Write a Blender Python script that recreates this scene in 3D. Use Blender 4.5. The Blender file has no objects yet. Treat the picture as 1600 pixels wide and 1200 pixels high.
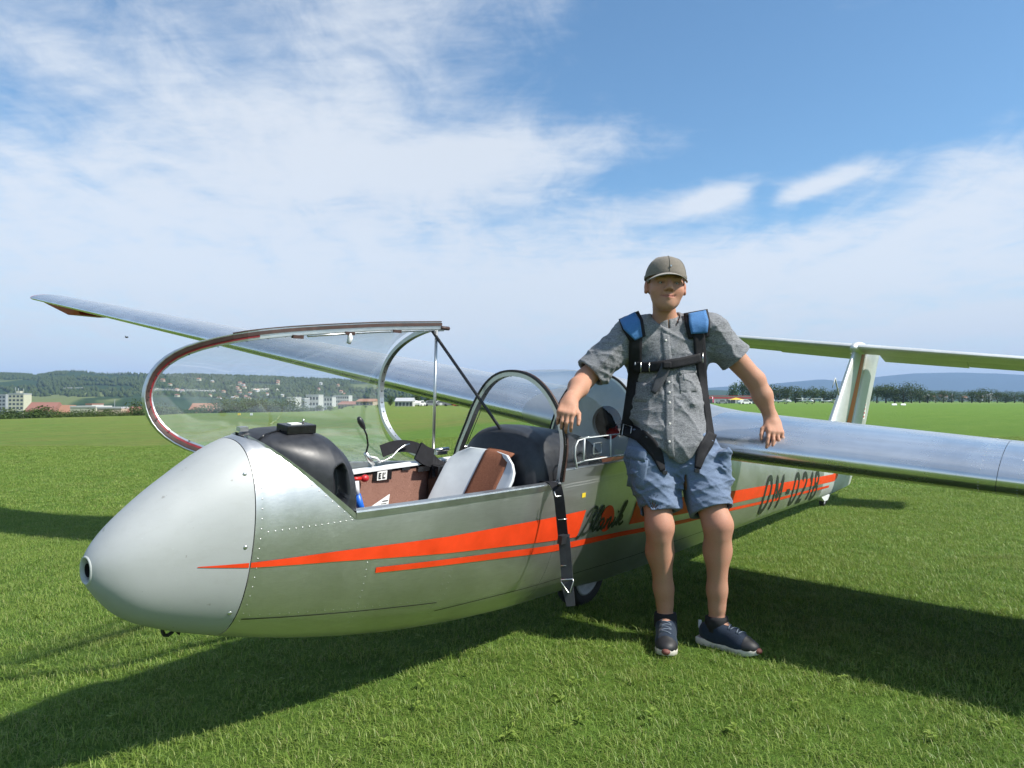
import bpy, bmesh, math, random
import numpy as np
from mathutils import Vector, Matrix
from mathutils.bvhtree import BVHTree

scene = bpy.context.scene
COL = scene.collection
rng = np.random.default_rng(7)
random.seed(7)
PI = math.pi
R = math.radians

# ------------------------------------------------------------------ camera
F_PX, CAM_H, PITCH = 1133.16, 1.1428, math.atan(26.36/1133.16)
cam_data = bpy.data.cameras.new('camera')
cam_data.sensor_width = 36.0
cam_data.lens = 36.0*F_PX/1600.0
cam_data.clip_start = 0.05
cam_data.clip_end = 60000.0
cam = bpy.data.objects.new('camera', cam_data)
cam.location = (0, 0, CAM_H)
cam.rotation_euler = (PI/2+PITCH, 0, 0)
COL.objects.link(cam)
scene.camera = cam
scene.render.resolution_x, scene.render.resolution_y = 1024, 768

# ------------------------------------------------------------------ sun and sky
SUN_EL, SUN_AZ = R(48.0), R(-20)          # azimuth measured from +x towards +y
sun_to = Vector((math.cos(SUN_EL)*math.cos(SUN_AZ), math.cos(SUN_EL)*math.sin(SUN_AZ), math.sin(SUN_EL)))
sd = bpy.data.lights.new('sun', 'SUN')
sd.energy = 3.5
sd.angle = R(1.6)
sd.color = (1.0, 0.955, 0.88)
sun = bpy.data.objects.new('sun', sd)
sun.rotation_euler = sun_to.to_track_quat('Z', 'Y').to_euler()
sun.location = (8, -2, 12)
COL.objects.link(sun)

world = bpy.data.worlds.new('World')
scene.world = world
world.use_nodes = True
wn = world.node_tree
wn.nodes.clear()
def wnode(t, **k):
    n = wn.nodes.new(t)
    for a, v in k.items(): setattr(n, a, v)
    return n
def wmath(op, a, b=None, c=None, clamp=False):
    n = wnode('ShaderNodeMath', operation=op, use_clamp=clamp)
    for i, v in enumerate((a, b, c)):
        if v is None: continue
        if isinstance(v, (int, float)): n.inputs[i].default_value = v
        else: wn.links.new(v, n.inputs[i])
    return n.outputs[0]
sky = wnode('ShaderNodeTexSky', sky_type='NISHITA', sun_disc=False, sun_elevation=SUN_EL,
            sun_rotation=math.atan2(sun_to.x, sun_to.y), altitude=600.0, air_density=1.0, dust_density=0.9, ozone_density=1.6)
tcn = wnode('ShaderNodeTexCoord')
sep = wnode('ShaderNodeSeparateXYZ')
wn.links.new(tcn.outputs['Generated'], sep.inputs[0])
dx, dy, dz = sep.outputs
zc = wmath('MAXIMUM', dz, 0.0)
# cloud layer seen in perspective: direction projected on a high sheet
den = wmath('ADD', zc, 0.16)
cu, cv = wmath('DIVIDE', dx, den), wmath('DIVIDE', dy, den)
comb = wnode('ShaderNodeCombineXYZ')
wn.links.new(cu, comb.inputs[0]); wn.links.new(cv, comb.inputs[1])
def wnoise(scale, detail, rough, dist, sx, sy, rot, off):
    mp = wnode('ShaderNodeMapping')
    mp.inputs['Scale'].default_value = (sx, sy, 1)
    mp.inputs['Rotation'].default_value = (0, 0, rot)
    mp.inputs['Location'].default_value = (off, off*0.7, off*0.3)
    wn.links.new(comb.outputs[0], mp.inputs[0])
    nz = wnode('ShaderNodeTexNoise')
    nz.inputs['Scale'].default_value = scale
    nz.inputs['Detail'].default_value = detail
    nz.inputs['Roughness'].default_value = rough
    nz.inputs['Distortion'].default_value = dist
    wn.links.new(mp.outputs[0], nz.inputs['Vector'])
    return nz.outputs['Fac']
n1 = wnoise(1.15, 8, 0.58, 0.35, 1.0, 0.62, 0.35, 3.1)
n2 = wnoise(6.5, 9, 0.62, 0.5, 0.8, 0.5, 0.6, 9.4)
n4 = wnoise(17.0, 7, 0.6, 0.35, 0.45, 1.1, 0.9, 2.3)
n3 = wnoise(0.42, 3, 0.5, 0.2, 1.0, 0.8, 0.1, 5.7)
az = wmath('ARCTAN2', dx, dy)
el = wmath('ARCSINE', dz)
# large cloud banks: (azimuth deg, elevation deg, half width, half height, tilt deg, weight)
def dirpx(x, y):
    u, v = (x-800)/F_PX, (600-y)/F_PX
    yy, zz = math.cos(PITCH)-v*math.sin(PITCH), math.sin(PITCH)+v*math.cos(PITCH)
    return math.atan2(u, yy), math.atan2(zz, math.hypot(u, yy))
banks = [  # px, py, half width px, half height px, tilt, weight
    (180, 350, 520, 140, 0.05, 0.24), (560, 90, 150, 120, 0.9, 0.22), (760, 250, 300, 36, 0.12, 0.40), (420, 190, 260, 60, 0.1, 0.20), (150, 90, 220, 60, 0.2, 0.10),
    (1116, 313, 54, 15, 0.24, 0.56), (1285, 286, 80, 15, 0.24, 0.54), (1196, 306, 22, 22, 0.0, -0.3), (1550, 275, 150, 50, 0.12, 0.30), (1200, 440, 520, 72, 0.06, 0.30), (700, 430, 500, 90, 0.0, 0.16), (960, 350, 120, 30, 0.2, 0.10),
    (1100, 120, 330, 110, -0.1, -0.34), (1450, 110, 260, 90, 0.1, -0.24), (1060, 268, 130, 22, 0.1, -0.22), (760, 170, 120, 30, 0.3, -0.10), (40, 160, 130, 40, 0.1, -0.12),
    (120, 555, 330, 30, 0.0, -0.06), (1200, 335, 230, 24, 0.1, -0.24), (1250, 225, 160, 26, 0.1, -0.16), (640, 205, 60, 24, 0.5, -0.12),
    (330, 577, 70, 8, 0.0, 0.30), (1490, 505, 60, 13, 0.0, 0.6), (1575, 497, 40, 18, 0.0, 0.55), (1345, 522, 36, 8, 0.0, 0.3)]
dens = wmath('ADD', wmath('MULTIPLY', wmath('SUBTRACT', n4, 0.5), 0.34), wmath('ADD', wmath('MULTIPLY', n1, 0.48), wmath('ADD', wmath('MULTIPLY', n2, 0.80), wmath('MULTIPLY', n3, 0.12))))
for (bx, by, hw, hh, tl, wt) in banks:
    a0, e0 = dirpx(bx, by)
    da, de = wmath('SUBTRACT', az, a0), wmath('SUBTRACT', el, e0)
    c, s = math.cos(tl), math.sin(tl)
    p = wmath('DIVIDE', wmath('ADD', wmath('MULTIPLY', da, c), wmath('MULTIPLY', de, s)), hw/F_PX)
    q = wmath('DIVIDE', wmath('SUBTRACT', wmath('MULTIPLY', de, c), wmath('MULTIPLY', da, s)), hh/F_PX)
    r2 = wmath('ADD', wmath('MULTIPLY', p, p), wmath('MULTIPLY', q, q))
    g = wmath('POWER', 2.71828, wmath('MULTIPLY', r2, -1.0))
    dens = wmath('ADD', dens, wmath('MULTIPLY', g, wt))
# veil thickening towards the horizon
veil = wmath('MULTIPLY', wmath('SUBTRACT', 1.0, wmath('DIVIDE', zc, 0.42, clamp=True)), 0.19)
dens = wmath('ADD', dens, veil)
mr = wnode('ShaderNodeMapRange', interpolation_type='SMOOTHSTEP')
mr.inputs['From Min'].default_value = 0.52
mr.inputs['From Max'].default_value = 1.16
mr.inputs['To Min'].default_value = 0.0
mr.inputs['To Max'].default_value = 0.86
wn.links.new(dens, mr.inputs['Value'])
mix = wnode('ShaderNodeMix', data_type='RGBA')
wn.links.new(mr.outputs['Result'], mix.inputs['Factor'])
stint = wnode('ShaderNodeMix', data_type='RGBA', blend_type='MULTIPLY'); stint.inputs['Factor'].default_value = 1.0; stint.inputs['B'].default_value = (0.64, 0.85, 0.90, 1)
wn.links.new(sky.outputs[0], stint.inputs['A']); wn.links.new(stint.outputs['Result'], mix.inputs['A'])
# cloud white, a little greyer where the layer is thick
crp = wnode('ShaderNodeMix', data_type='RGBA')
crp.inputs['A'].default_value = (4.75, 4.95, 5.2, 1)
crp.inputs['B'].default_value = (3.85, 4.1, 4.4, 1)
wn.links.new(wmath('MULTIPLY', n3, 1.0, clamp=True), crp.inputs['Factor'])
wn.links.new(crp.outputs['Result'], mix.inputs['B'])
bg = wnode('ShaderNodeBackground')
bg.inputs['Strength'].default_value = 0.094
# blue-grey haze layer low over the horizon
hzm = wnode('ShaderNodeMix', data_type='RGBA')
hzf = wnode('ShaderNodeMapRange', interpolation_type='SMOOTHSTEP')
hzf.inputs['From Min'].default_value = 0.22; hzf.inputs['From Max'].default_value = 0.0
hzf.inputs['To Min'].default_value = 0.0; hzf.inputs['To Max'].default_value = 0.80
wn.links.new(zc, hzf.inputs['Value'])
wn.links.new(hzf.outputs['Result'], hzm.inputs['Factor'])
wn.links.new(mix.outputs['Result'], hzm.inputs['A'])
hzm.inputs['B'].default_value = (3.75, 3.98, 4.12, 1)
wn.links.new(hzm.outputs['Result'], bg.inputs['Color'])
wo = wnode('ShaderNodeOutputWorld')
wn.links.new(bg.outputs[0], wo.inputs['Surface'])

# ------------------------------------------------------------------ render settings
scene.render.engine = 'CYCLES'
scene.cycles.use_denoising = True
scene.cycles.max_bounces = 8
scene.cycles.transparent_max_bounces = 16
scene.cycles.volume_bounces = 0
scene.cycles.sample_clamp_indirect = 3.0
scene.cycles.caustics_reflective = False
scene.cycles.caustics_refractive = False
scene.view_settings.view_transform = 'Standard'
scene.view_settings.look = 'None'
scene.view_settings.exposure = 1.06
scene.view_settings.gamma = 1.0
scene.view_settings.use_curve_mapping = False

# ------------------------------------------------------------------ helpers
def px_ray(px, py):
    u, v = (px-800)/F_PX, (600-py)/F_PX
    return np.array([0, 0, CAM_H]), np.array([u, math.cos(PITCH)-v*math.sin(PITCH), math.sin(PITCH)+v*math.cos(PITCH)])
def at_depth(px, py, Y):
    o, d = px_ray(px, py)
    return o+d*(Y/d[1])
def proj(w):
    x, y, z = w[0], w[1], w[2]-CAM_H
    d = y*math.cos(PITCH)+z*math.sin(PITCH)
    return 800+F_PX*x/d, 600-F_PX*(-y*math.sin(PITCH)+z*math.cos(PITCH))/d

def tag(o, label=None, cat=None, group=None, kind=None):
    if label: o['label'] = label
    if cat: o['category'] = cat
    if group: o['group'] = group
    if kind: o['kind'] = kind
    return o
def empty(name, loc=(0, 0, 0), rot=None):
    o = bpy.data.objects.new(name, None)
    o.empty_display_size = 0.2
    COL.objects.link(o)
    o.location = loc
    if rot is not None: o.rotation_euler = rot
    return o
def mesh_data(name, verts, faces, smooth=True):
    me = bpy.data.meshes.new(name)
    v = np.asarray(verts, dtype=float).reshape(-1, 3)
    me.from_pydata(v.tolist(), [], [list(map(int, f)) for f in faces])
    if smooth:
        me.polygons.foreach_set('use_smooth', [True]*len(me.polygons))
    me.update()
    return me
def obj(name, me, mat=None, parent=None):
    o = bpy.data.objects.new(name, me)
    COL.objects.link(o)
    if mat is not None and len(me.materials) == 0: me.materials.append(mat)
    if parent is not None: o.parent = parent
    return o
def mesh(name, verts, faces, mat=None, parent=None, smooth=True):
    return obj(name, mesh_data(name, verts, faces, smooth), mat, parent)
def copy_tree(o, parent=None):
    c = o.copy()
    COL.objects.link(c)
    c.parent = parent
    for ch in list(o.children): copy_tree(ch, c)
    return c

class MB:
    """collects simple solids into one mesh"""
    def __init__(self): self.v, self.f = [], []
    def add(self, verts, faces):
        b = len(self.v)
        self.v += [tuple(map(float, p)) for p in verts]
        self.f += [tuple(int(i)+b for i in f) for f in faces]
        return self
    def box(self, c, size, M=None):
        sx, sy, sz = (size[0]/2, size[1]/2, size[2]/2)
        p = [Vector((x*sx, y*sy, z*sz)) for x in (-1, 1) for y in (-1, 1) for z in (-1, 1)]
        if M is not None: p = [M @ q for q in p]
        p = [(q[0]+c[0], q[1]+c[1], q[2]+c[2]) for q in p]
        return self.add(p, [(0, 1, 3, 2), (4, 6, 7, 5), (0, 4, 5, 1), (2, 3, 7, 6), (0, 2, 6, 4), (1, 5, 7, 3)])
    def prism(self, poly, axis, a, b):
        """polygon (2d) extruded along axis from a to b"""
        n = len(poly)
        def P(q, t):
            r = [q[0], q[1]]; r.insert(axis, t); return r
        v = [P(q, a) for q in poly]+[P(q, b) for q in poly]
        f = [tuple(range(n)), tuple(range(2*n-1, n-1, -1))]+[(i, (i+1) % n, n+(i+1) % n, n+i) for i in range(n)]
        return self.add(v, f)
    def tube(self, pts, rad, n=8, closed=False, caps=True, flat=1.0, up=None):
        pts = [Vector(p) for p in pts]
        m = len(pts)
        rad = [rad]*m if isinstance(rad, (int, float)) else list(rad)
        T = []
        for i in range(m):
            a = pts[(i-1) % m] if (closed or i > 0) else pts[i]
            b = pts[(i+1) % m] if (closed or i < m-1) else pts[i]
            T.append((b-a).normalized())
        u = Vector(up) if up is not None else (Vector((0, 0, 1)) if abs(T[0].z) < 0.9 else Vector((1, 0, 0)))
        base = len(self.v)
        for i in range(m):
            u = (u-T[i]*u.dot(T[i]))
            if u.length < 1e-6: u = T[i].orthogonal()
            u.normalize()
            w = T[i].cross(u)
            for k in range(n):
                a = 2*PI*k/n
                q = pts[i]+(u*math.cos(a)*flat+w*math.sin(a))*rad[i]
                self.v.append((q.x, q.y, q.z))
        for i in range(m if closed else m-1):
            for k in range(n):
                a, b = base+i*n, base+((i+1) % m)*n
                self.f.append((a+k, a+(k+1) % n, b+(k+1) % n, b+k))
        if caps and not closed:
            self.f.append(tuple(base+k for k in range(n-1, -1, -1)))
            self.f.append(tuple(base+(m-1)*n+k for k in range(n)))
        return self
    def lathe(self, prof, c, axis=(0, 0, 1), n=24):
        """profile [(r, t)] turned about an axis through c"""
        ax = Vector(axis).normalized(); u = ax.orthogonal().normalized(); w = ax.cross(u)
        base = len(self.v)
        for (r, t) in prof:
            for k in range(n):
                a = 2*PI*k/n
                q = Vector(c)+ax*t+(u*math.cos(a)+w*math.sin(a))*r
                self.v.append((q.x, q.y, q.z))
        for i in range(len(prof)-1):
            for k in range(n):
                a, b = base+i*n, base+(i+1)*n
                self.f.append((a+k, a+(k+1) % n, b+(k+1) % n, b+k))
        return self
    def sphere(self, c, r, n=12, m=8):
        rx, ry, rz = (r, r, r) if isinstance(r, (int, float)) else r
        base = len(self.v)
        for i in range(m+1):
            th = PI*i/m
            for k in range(n):
                a = 2*PI*k/n
                self.v.append((c[0]+rx*math.sin(th)*math.cos(a), c[1]+ry*math.sin(th)*math.sin(a), c[2]+rz*math.cos(th)))
        for i in range(m):
            for k in range(n):
                self.f.append((base+i*n+k, base+(i+1)*n+k, base+(i+1)*n+(k+1) % n, base+i*n+(k+1) % n))
        return self
    def grid(self, G, wrap=False):
        G = np.asarray(G)
        n, m = G.shape[:2]
        base = len(self.v)
        self.v += [tuple(p) for p in G.reshape(-1, 3).tolist()]
        for i in range(n-1):
            for j in range(m if wrap else m-1):
                self.f.append((base+i*m+j, base+i*m+(j+1) % m, base+(i+1)*m+(j+1) % m, base+(i+1)*m+j))
        return self
    def build(self, name, mat, parent=None, smooth=True):
        return mesh(name, self.v, self.f, mat, parent, smooth)
def bevel(o, w=0.004, seg=2, angle=30):
    m = o.modifiers.new('bevel', 'BEVEL'); m.width = w; m.segments = seg; m.limit_method = 'ANGLE'; m.angle_limit = R(angle)
    return o
def solidify(o, t, off=-1):
    m = o.modifiers.new('solidify', 'SOLIDIFY'); m.thickness = t; m.offset = off
    return o
def autosmooth(o, ang=35):
    me = o.data
    bm = bmesh.new(); bm.from_mesh(me)
    bmesh.ops.recalc_face_normals(bm, faces=bm.faces)
    for e in bm.edges:
        if len(e.link_faces) == 2 and e.calc_face_angle(0) > R(ang): e.smooth = False
    bm.to_mesh(me); bm.free()
    return o

# ------------------------------------------------------------------ materials
class NT:
    def __init__(self, name):
        self.mat = bpy.data.materials.new(name)
        self.mat.use_nodes = True
        self.t = self.mat.node_tree
        self.b = self.t.nodes['Principled BSDF']
        self.out = self.t.nodes['Material Output']
    def n(self, ty, **k):
        n = self.t.nodes.new(ty)
        for a, v in k.items(): setattr(n, a, v)
        return n
    def l(self, a, b): self.t.links.new(a, b)
    def coord(self, which='Object', scale=(1, 1, 1), rot=(0, 0, 0)):
        tc = self.n('ShaderNodeTexCoord')
        mp = self.n('ShaderNodeMapping')
        mp.inputs['Scale'].default_value = scale
        mp.inputs['Rotation'].default_value = rot
        self.l(tc.outputs[which], mp.inputs[0])
        return mp.outputs[0]
    def noise(self, vec, scale, detail=4, rough=0.5, dist=0.0):
        n = self.n('ShaderNodeTexNoise')
        n.inputs['Scale'].default_value = scale; n.inputs['Detail'].default_value = detail
        n.inputs['Roughness'].default_value = rough; n.inputs['Distortion'].default_value = dist
        if vec is not None: self.l(vec, n.inputs['Vector'])
        return n.outputs['Fac']
    def ramp(self, fac, stops):
        r = self.n('ShaderNodeValToRGB')
        e = r.color_ramp.elements
        while len(e) < len(stops): e.new(0.5)
        for i, (p, c) in enumerate(stops):
            e[i].position = p
            e[i].color = (c, c, c, 1) if isinstance(c, (int, float)) else (*c, 1)
        self.l(fac, r.inputs[0])
        return r.outputs[0]
    def math(self, op, a, b=None, clamp=False):
        m = self.n('ShaderNodeMath', operation=op, use_clamp=clamp)
        for i, v in enumerate((a, b)):
            if v is None: continue
            if isinstance(v, (int, float)): m.inputs[i].default_value = v
            else: self.l(v, m.inputs[i])
        return m.outputs[0]
    def mix(self, fac, a, b, blend='MIX'):
        m = self.n('ShaderNodeMix', data_type='RGBA', blend_type=blend)
        for k, v in (('Factor', fac), ('A', a), ('B', b)):
            if isinstance(v, (int, float)) and k == 'Factor': m.inputs[k].default_value = v
            elif isinstance(v, tuple): m.inputs[k].default_value = (*v, 1) if len(v) == 3 else v
            else: self.l(v, m.inputs[k])
        return m.outputs['Result']
    def bump(self, h, strength, dist=0.01):
        b = self.n('ShaderNodeBump')
        b.inputs['Strength'].default_value = strength
        b.inputs['Distance'].default_value = dist
        self.l(h, b.inputs['Height'])
        self.l(b.outputs[0], self.b.inputs['Normal'])
        return b
    def set(self, **k):
        for a, v in k.items():
            a = a.replace('_', ' ')
            i = self.b.inputs[a]
            if isinstance(v, tuple): i.default_value = (*v, 1) if len(v) == 3 and i.type == 'RGBA' else v
            elif isinstance(v, (int, float)): i.default_value = v
            else: self.l(v, i)
        return self
def simple(name, col, rough=0.5, metal=0.0, var=0.12, scale=30.0, bump=0.0, spec=0.5):
    m = NT(name)
    vec = m.coord()
    nz = m.noise(vec, scale, 5, 0.6)
    f = m.ramp(nz, [(0.3, 1-var), (0.7, 1+var)])
    m.set(Base_Color=m.mix(1.0, col, f, 'MULTIPLY'), Metallic=metal, Specular_IOR_Level=spec)
    rr = m.math('MULTIPLY', m.ramp(nz, [(0.25, 0.85), (0.75, 1.15)]), rough)
    m.set(Roughness=rr)
    if bump: m.bump(nz, bump, 0.004)
    return m.mat

def metal_mat(name, col, rough, streak, along=(1, 14, 14), det=(8, 0.75)):
    m = NT(name)
    vec = m.coord('Object', along)
    st = m.noise(vec, 5.0, *det)                     # long brushed streaks along the airframe
    vec2 = m.coord('Object')
    blot = m.noise(vec2, 2.6, 6, 0.62, 0.6)             # wiped, slightly stained areas
    fine = m.noise(vec2, 60.0, 4, 0.6)
    sp = m.ramp(m.noise(vec2, 240.0, 2, 0.5), [(0.70, 0.0), (0.76, 1.0)])
    tone = m.ramp(st, [(0.25, 0.90), (0.75, 1.05)])
    tone2 = m.ramp(blot, [(0.3, 0.85), (0.65, 1.03)])
    c = m.mix(1.0, m.mix(1.0, col, tone, 'MULTIPLY'), tone2, 'MULTIPLY')
    c = m.mix(m.math('MULTIPLY', sp, 0.18 if det[0] > 4 else 0.0), c, (0.16, 0.16, 0.14))
    m.set(Base_Color=c, Metallic=(0.6 if 'tail' in name else 0.93) if 'skin' in name else 1.0)
    r = m.math('ADD', m.math('MULTIPLY', st, streak), m.math('ADD', rough-streak*0.5, m.math('MULTIPLY', m.math('SUBTRACT', blot, 0.5), 0.16)))
    m.set(Roughness=r)
    hb = m.math('ADD', m.math('MULTIPLY', m.noise(vec2, 3.2, 3, 0.5), 1.0), m.math('MULTIPLY', fine, 0.02 if det[0] > 4 else 0.0))
    m.bump(hb, 0.10, 0.02)
    return m.mat
M = {}
M['skin'] = metal_mat('aluminium_skin', (0.70, 0.70, 0.685), 0.40, 0.20, (1.2, 46, 46))
M['wing'] = metal_mat('polished_wing_skin', (0.86, 0.865, 0.86), 0.27, 0.08, (5, 0.6, 5), (3, 0.5))
M['frame'] = metal_mat('aluminium_frame', (0.66, 0.66, 0.64), 0.38, 0.2, (4, 4, 4))
M['tail'] = metal_mat('silver_painted_tail_skin', (0.70, 0.72, 0.69), 0.48, 0.08)
def nose_mat():
    m = NT('grey_nose_paint')
    v = m.coord()
    b = m.noise(v, 3.0, 6, 0.6, 0.3)
    fine = m.noise(v, 150, 3, 0.6)
    c = m.mix(m.ramp(b, [(0.35, 0.0), (0.7, 1.0)]), (0.365, 0.38, 0.378), (0.41, 0.425, 0.42))
    scr = m.noise(m.coord('Object', (2, 40, 60), (0.3, 0.2, 0.5)), 6, 2, 0.5)
    c = m.mix(m.math('MULTIPLY', m.ramp(scr, [(0.72, 0.0), (0.75, 1.0)]), 0.25), c, (0.6, 0.62, 0.61))
    bug = m.ramp(m.noise(v, 42, 2, 0.5), [(0.735, 0.0), (0.755, 1.0)])
    c = m.mix(m.math('MULTIPLY', bug, 0.45), c, (0.13, 0.12, 0.09))
    smear = m.noise(m.coord('Object', (1.5, 9, 9)), 4, 6, 0.65, 0.8)
    c = m.mix(m.math('MULTIPLY', m.ramp(smear, [(0.52, 0.0), (0.72, 1.0)]), 0.16), c, (0.27, 0.27, 0.24))
    m.set(Base_Color=c, Roughness=m.math('ADD', m.math('MULTIPLY', b, 0.15), 0.42), Metallic=0.08)
    m.bump(m.math('ADD', m.math('MULTIPLY', fine, 0.15), b), 0.05, 0.01)
    return m.mat
M['nose'] = nose_mat()
M['orange'] = simple('orange_red_paint', (0.72, 0.050, 0.009), 0.42, 0, 0.14, 9)
M['dull_orange'] = simple('faded_orange_paint', (0.70, 0.15, 0.02), 0.5, 0, 0.08, 14)
M['red'] = simple('dark_red_paint', (0.42, 0.015, 0.02), 0.4, 0, 0.1, 20)
M['letter'] = simple('dark_letter_paint', (0.018, 0.026, 0.018), 0.5, 0, 0.2, 20)
M['black_plastic'] = simple('black_plastic', (0.022, 0.023, 0.027), 0.44, 0, 0.25, 40, 0.03)
M['black_gloss'] = simple('black_gloss', (0.012, 0.012, 0.013), 0.25, 0, 0.2, 40)
M['dark'] = simple('dark_interior', (0.012, 0.012, 0.013), 0.8, 0, 0.3, 30)
M['rubber'] = simple('black_rubber', (0.018, 0.017, 0.017), 0.75, 0, 0.25, 60, 0.1)
M['seal'] = simple('brown_black_seal', (0.055, 0.028, 0.022), 0.6, 0, 0.3, 40)
M['red_seal'] = simple('red_rubber_seal', (0.22, 0.014, 0.02), 0.55, 0, 0.25, 30)
M['steel'] = simple('bare_steel', (0.62, 0.62, 0.6), 0.3, 1.0, 0.1, 60)
M['white'] = simple('white_enamel', (0.74, 0.75, 0.75), 0.4, 0, 0.05, 20)
M['seat'] = simple('grey_seat_shell', (0.58, 0.61, 0.62), 0.45, 0, 0.06, 16)
M['grey_panel'] = simple('grey_green_panel', (0.46, 0.48, 0.46), 0.5, 0, 0.1, 12)
M['blue_plastic'] = simple('blue_plastic', (0.01, 0.12, 0.55), 0.4, 0, 0.1, 20)
M['red_plastic'] = simple('red_plastic', (0.55, 0.02, 0.015), 0.4, 0, 0.1, 20)
M['yellow'] = simple('yellow_label', (0.75, 0.55, 0.04), 0.5, 0, 0.1, 20)
M['paper'] = simple('printed_paper', (0.78, 0.78, 0.74), 0.7, 0, 0.05, 60)
def carpet(name, c1, c2):
    m = NT(name)
    v = m.coord()
    a = m.noise(v, 420, 2, 0.7)
    b = m.noise(v, 14, 4, 0.6)
    c = m.mix(m.ramp(a, [(0.38, 0.0), (0.62, 1.0)]), c1, c2)
    c = m.mix(m.math('MULTIPLY', b, 0.3), c, tuple(x*0.5 for x in c1))
    m.set(Base_Color=c, Roughness=0.95, Specular_IOR_Level=0.1)
    m.bump(a, 0.6, 0.003)
    return m.mat
M['carpet'] = carpet('red_brown_carpet', (0.20, 0.095, 0.07), (0.44, 0.25, 0.19))
M['carpet_dark'] = carpet('brown_seat_carpet', (0.15, 0.06, 0.035), (0.30, 0.13, 0.08))
def webbing(name, col):
    m = NT(name)
    v = m.coord('Object')
    w = m.n('ShaderNodeTexWave', wave_type='BANDS', bands_direction='DIAGONAL')
    w.inputs['Scale'].default_value = 170; w.inputs['Distortion'].default_value = 1.0
    m.l(v, w.inputs['Vector'])
    nz = m.noise(v, 25, 4, 0.6)
    c = m.mix(m.ramp(nz, [(0.3, 0.0), (0.8, 1.0)]), col, tuple(min(1, x*1.6+0.003) for x in col))
    m.set(Base_Color=c, Roughness=0.7, Specular_IOR_Level=0.2)
    m.bump(w.outputs['Fac'], 0.25, 0.002)
    return m.mat
M['web'] = webbing('black_webbing', (0.011, 0.011, 0.013))
M['web_grey'] = webbing('dark_grey_webbing', (0.05, 0.052, 0.058))
def glass_mat(name, tint, gloss=1.0, milk=0.0, ior=1.49):
    m = NT(name)
    m.t.nodes.remove(m.b)
    tr = m.n('ShaderNodeBsdfTransparent'); tr.inputs[0].default_value = (*tint, 1)
    gl = m.n('ShaderNodeBsdfGlossy'); gl.inputs['Roughness'].default_value = 0.03
    lw = m.n('ShaderNodeLayerWeight'); lw.inputs['Blend'].default_value = 0.5
    f = m.math('MULTIPLY', m.math('ADD', m.math('MULTIPLY', m.math('POWER', lw.outputs['Facing'], 4.0), 0.80), 0.075), gloss, clamp=True)
    ms = m.n('ShaderNodeMixShader')
    m.l(f, ms.inputs[0]); m.l(tr.outputs[0], ms.inputs[1]); m.l(gl.outputs[0], ms.inputs[2])
    sh = ms.outputs[0]
    if milk:
        # pale diffuse veil; on the canopies it stands in for sky reflections
        df = m.n('ShaderNodeBsdfDiffuse'); df.inputs[0].default_value = (0.75, 0.8, 0.8, 1)
        v = m.coord('Object', (1, 6, 1))
        nz = m.ramp(m.noise(v, 5, 6, 0.7, 0.6), [(0.35, 0.25), (0.75, 1.0)])
        m2 = m.n('ShaderNodeMixShader')
        m.l(m.math('MULTIPLY', nz, milk), m2.inputs[0]); m.l(sh, m2.inputs[1]); m.l(df.outputs[0], m2.inputs[2])
        sh = m2.outputs[0]
    m.l(sh, m.out.inputs['Surface'])
    return m.mat
M['acrylic'] = glass_mat('clear_acrylic', (0.93, 0.955, 0.95), 1.0, 0.14)
M['acrylic_clear'] = glass_mat('clean_acrylic', (0.95, 0.965, 0.96), 0.7, 0.02)
M['acrylic_edge'] = glass_mat('acrylic_vent', (0.85, 0.88, 0.87), 1.4, 0.22)
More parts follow.
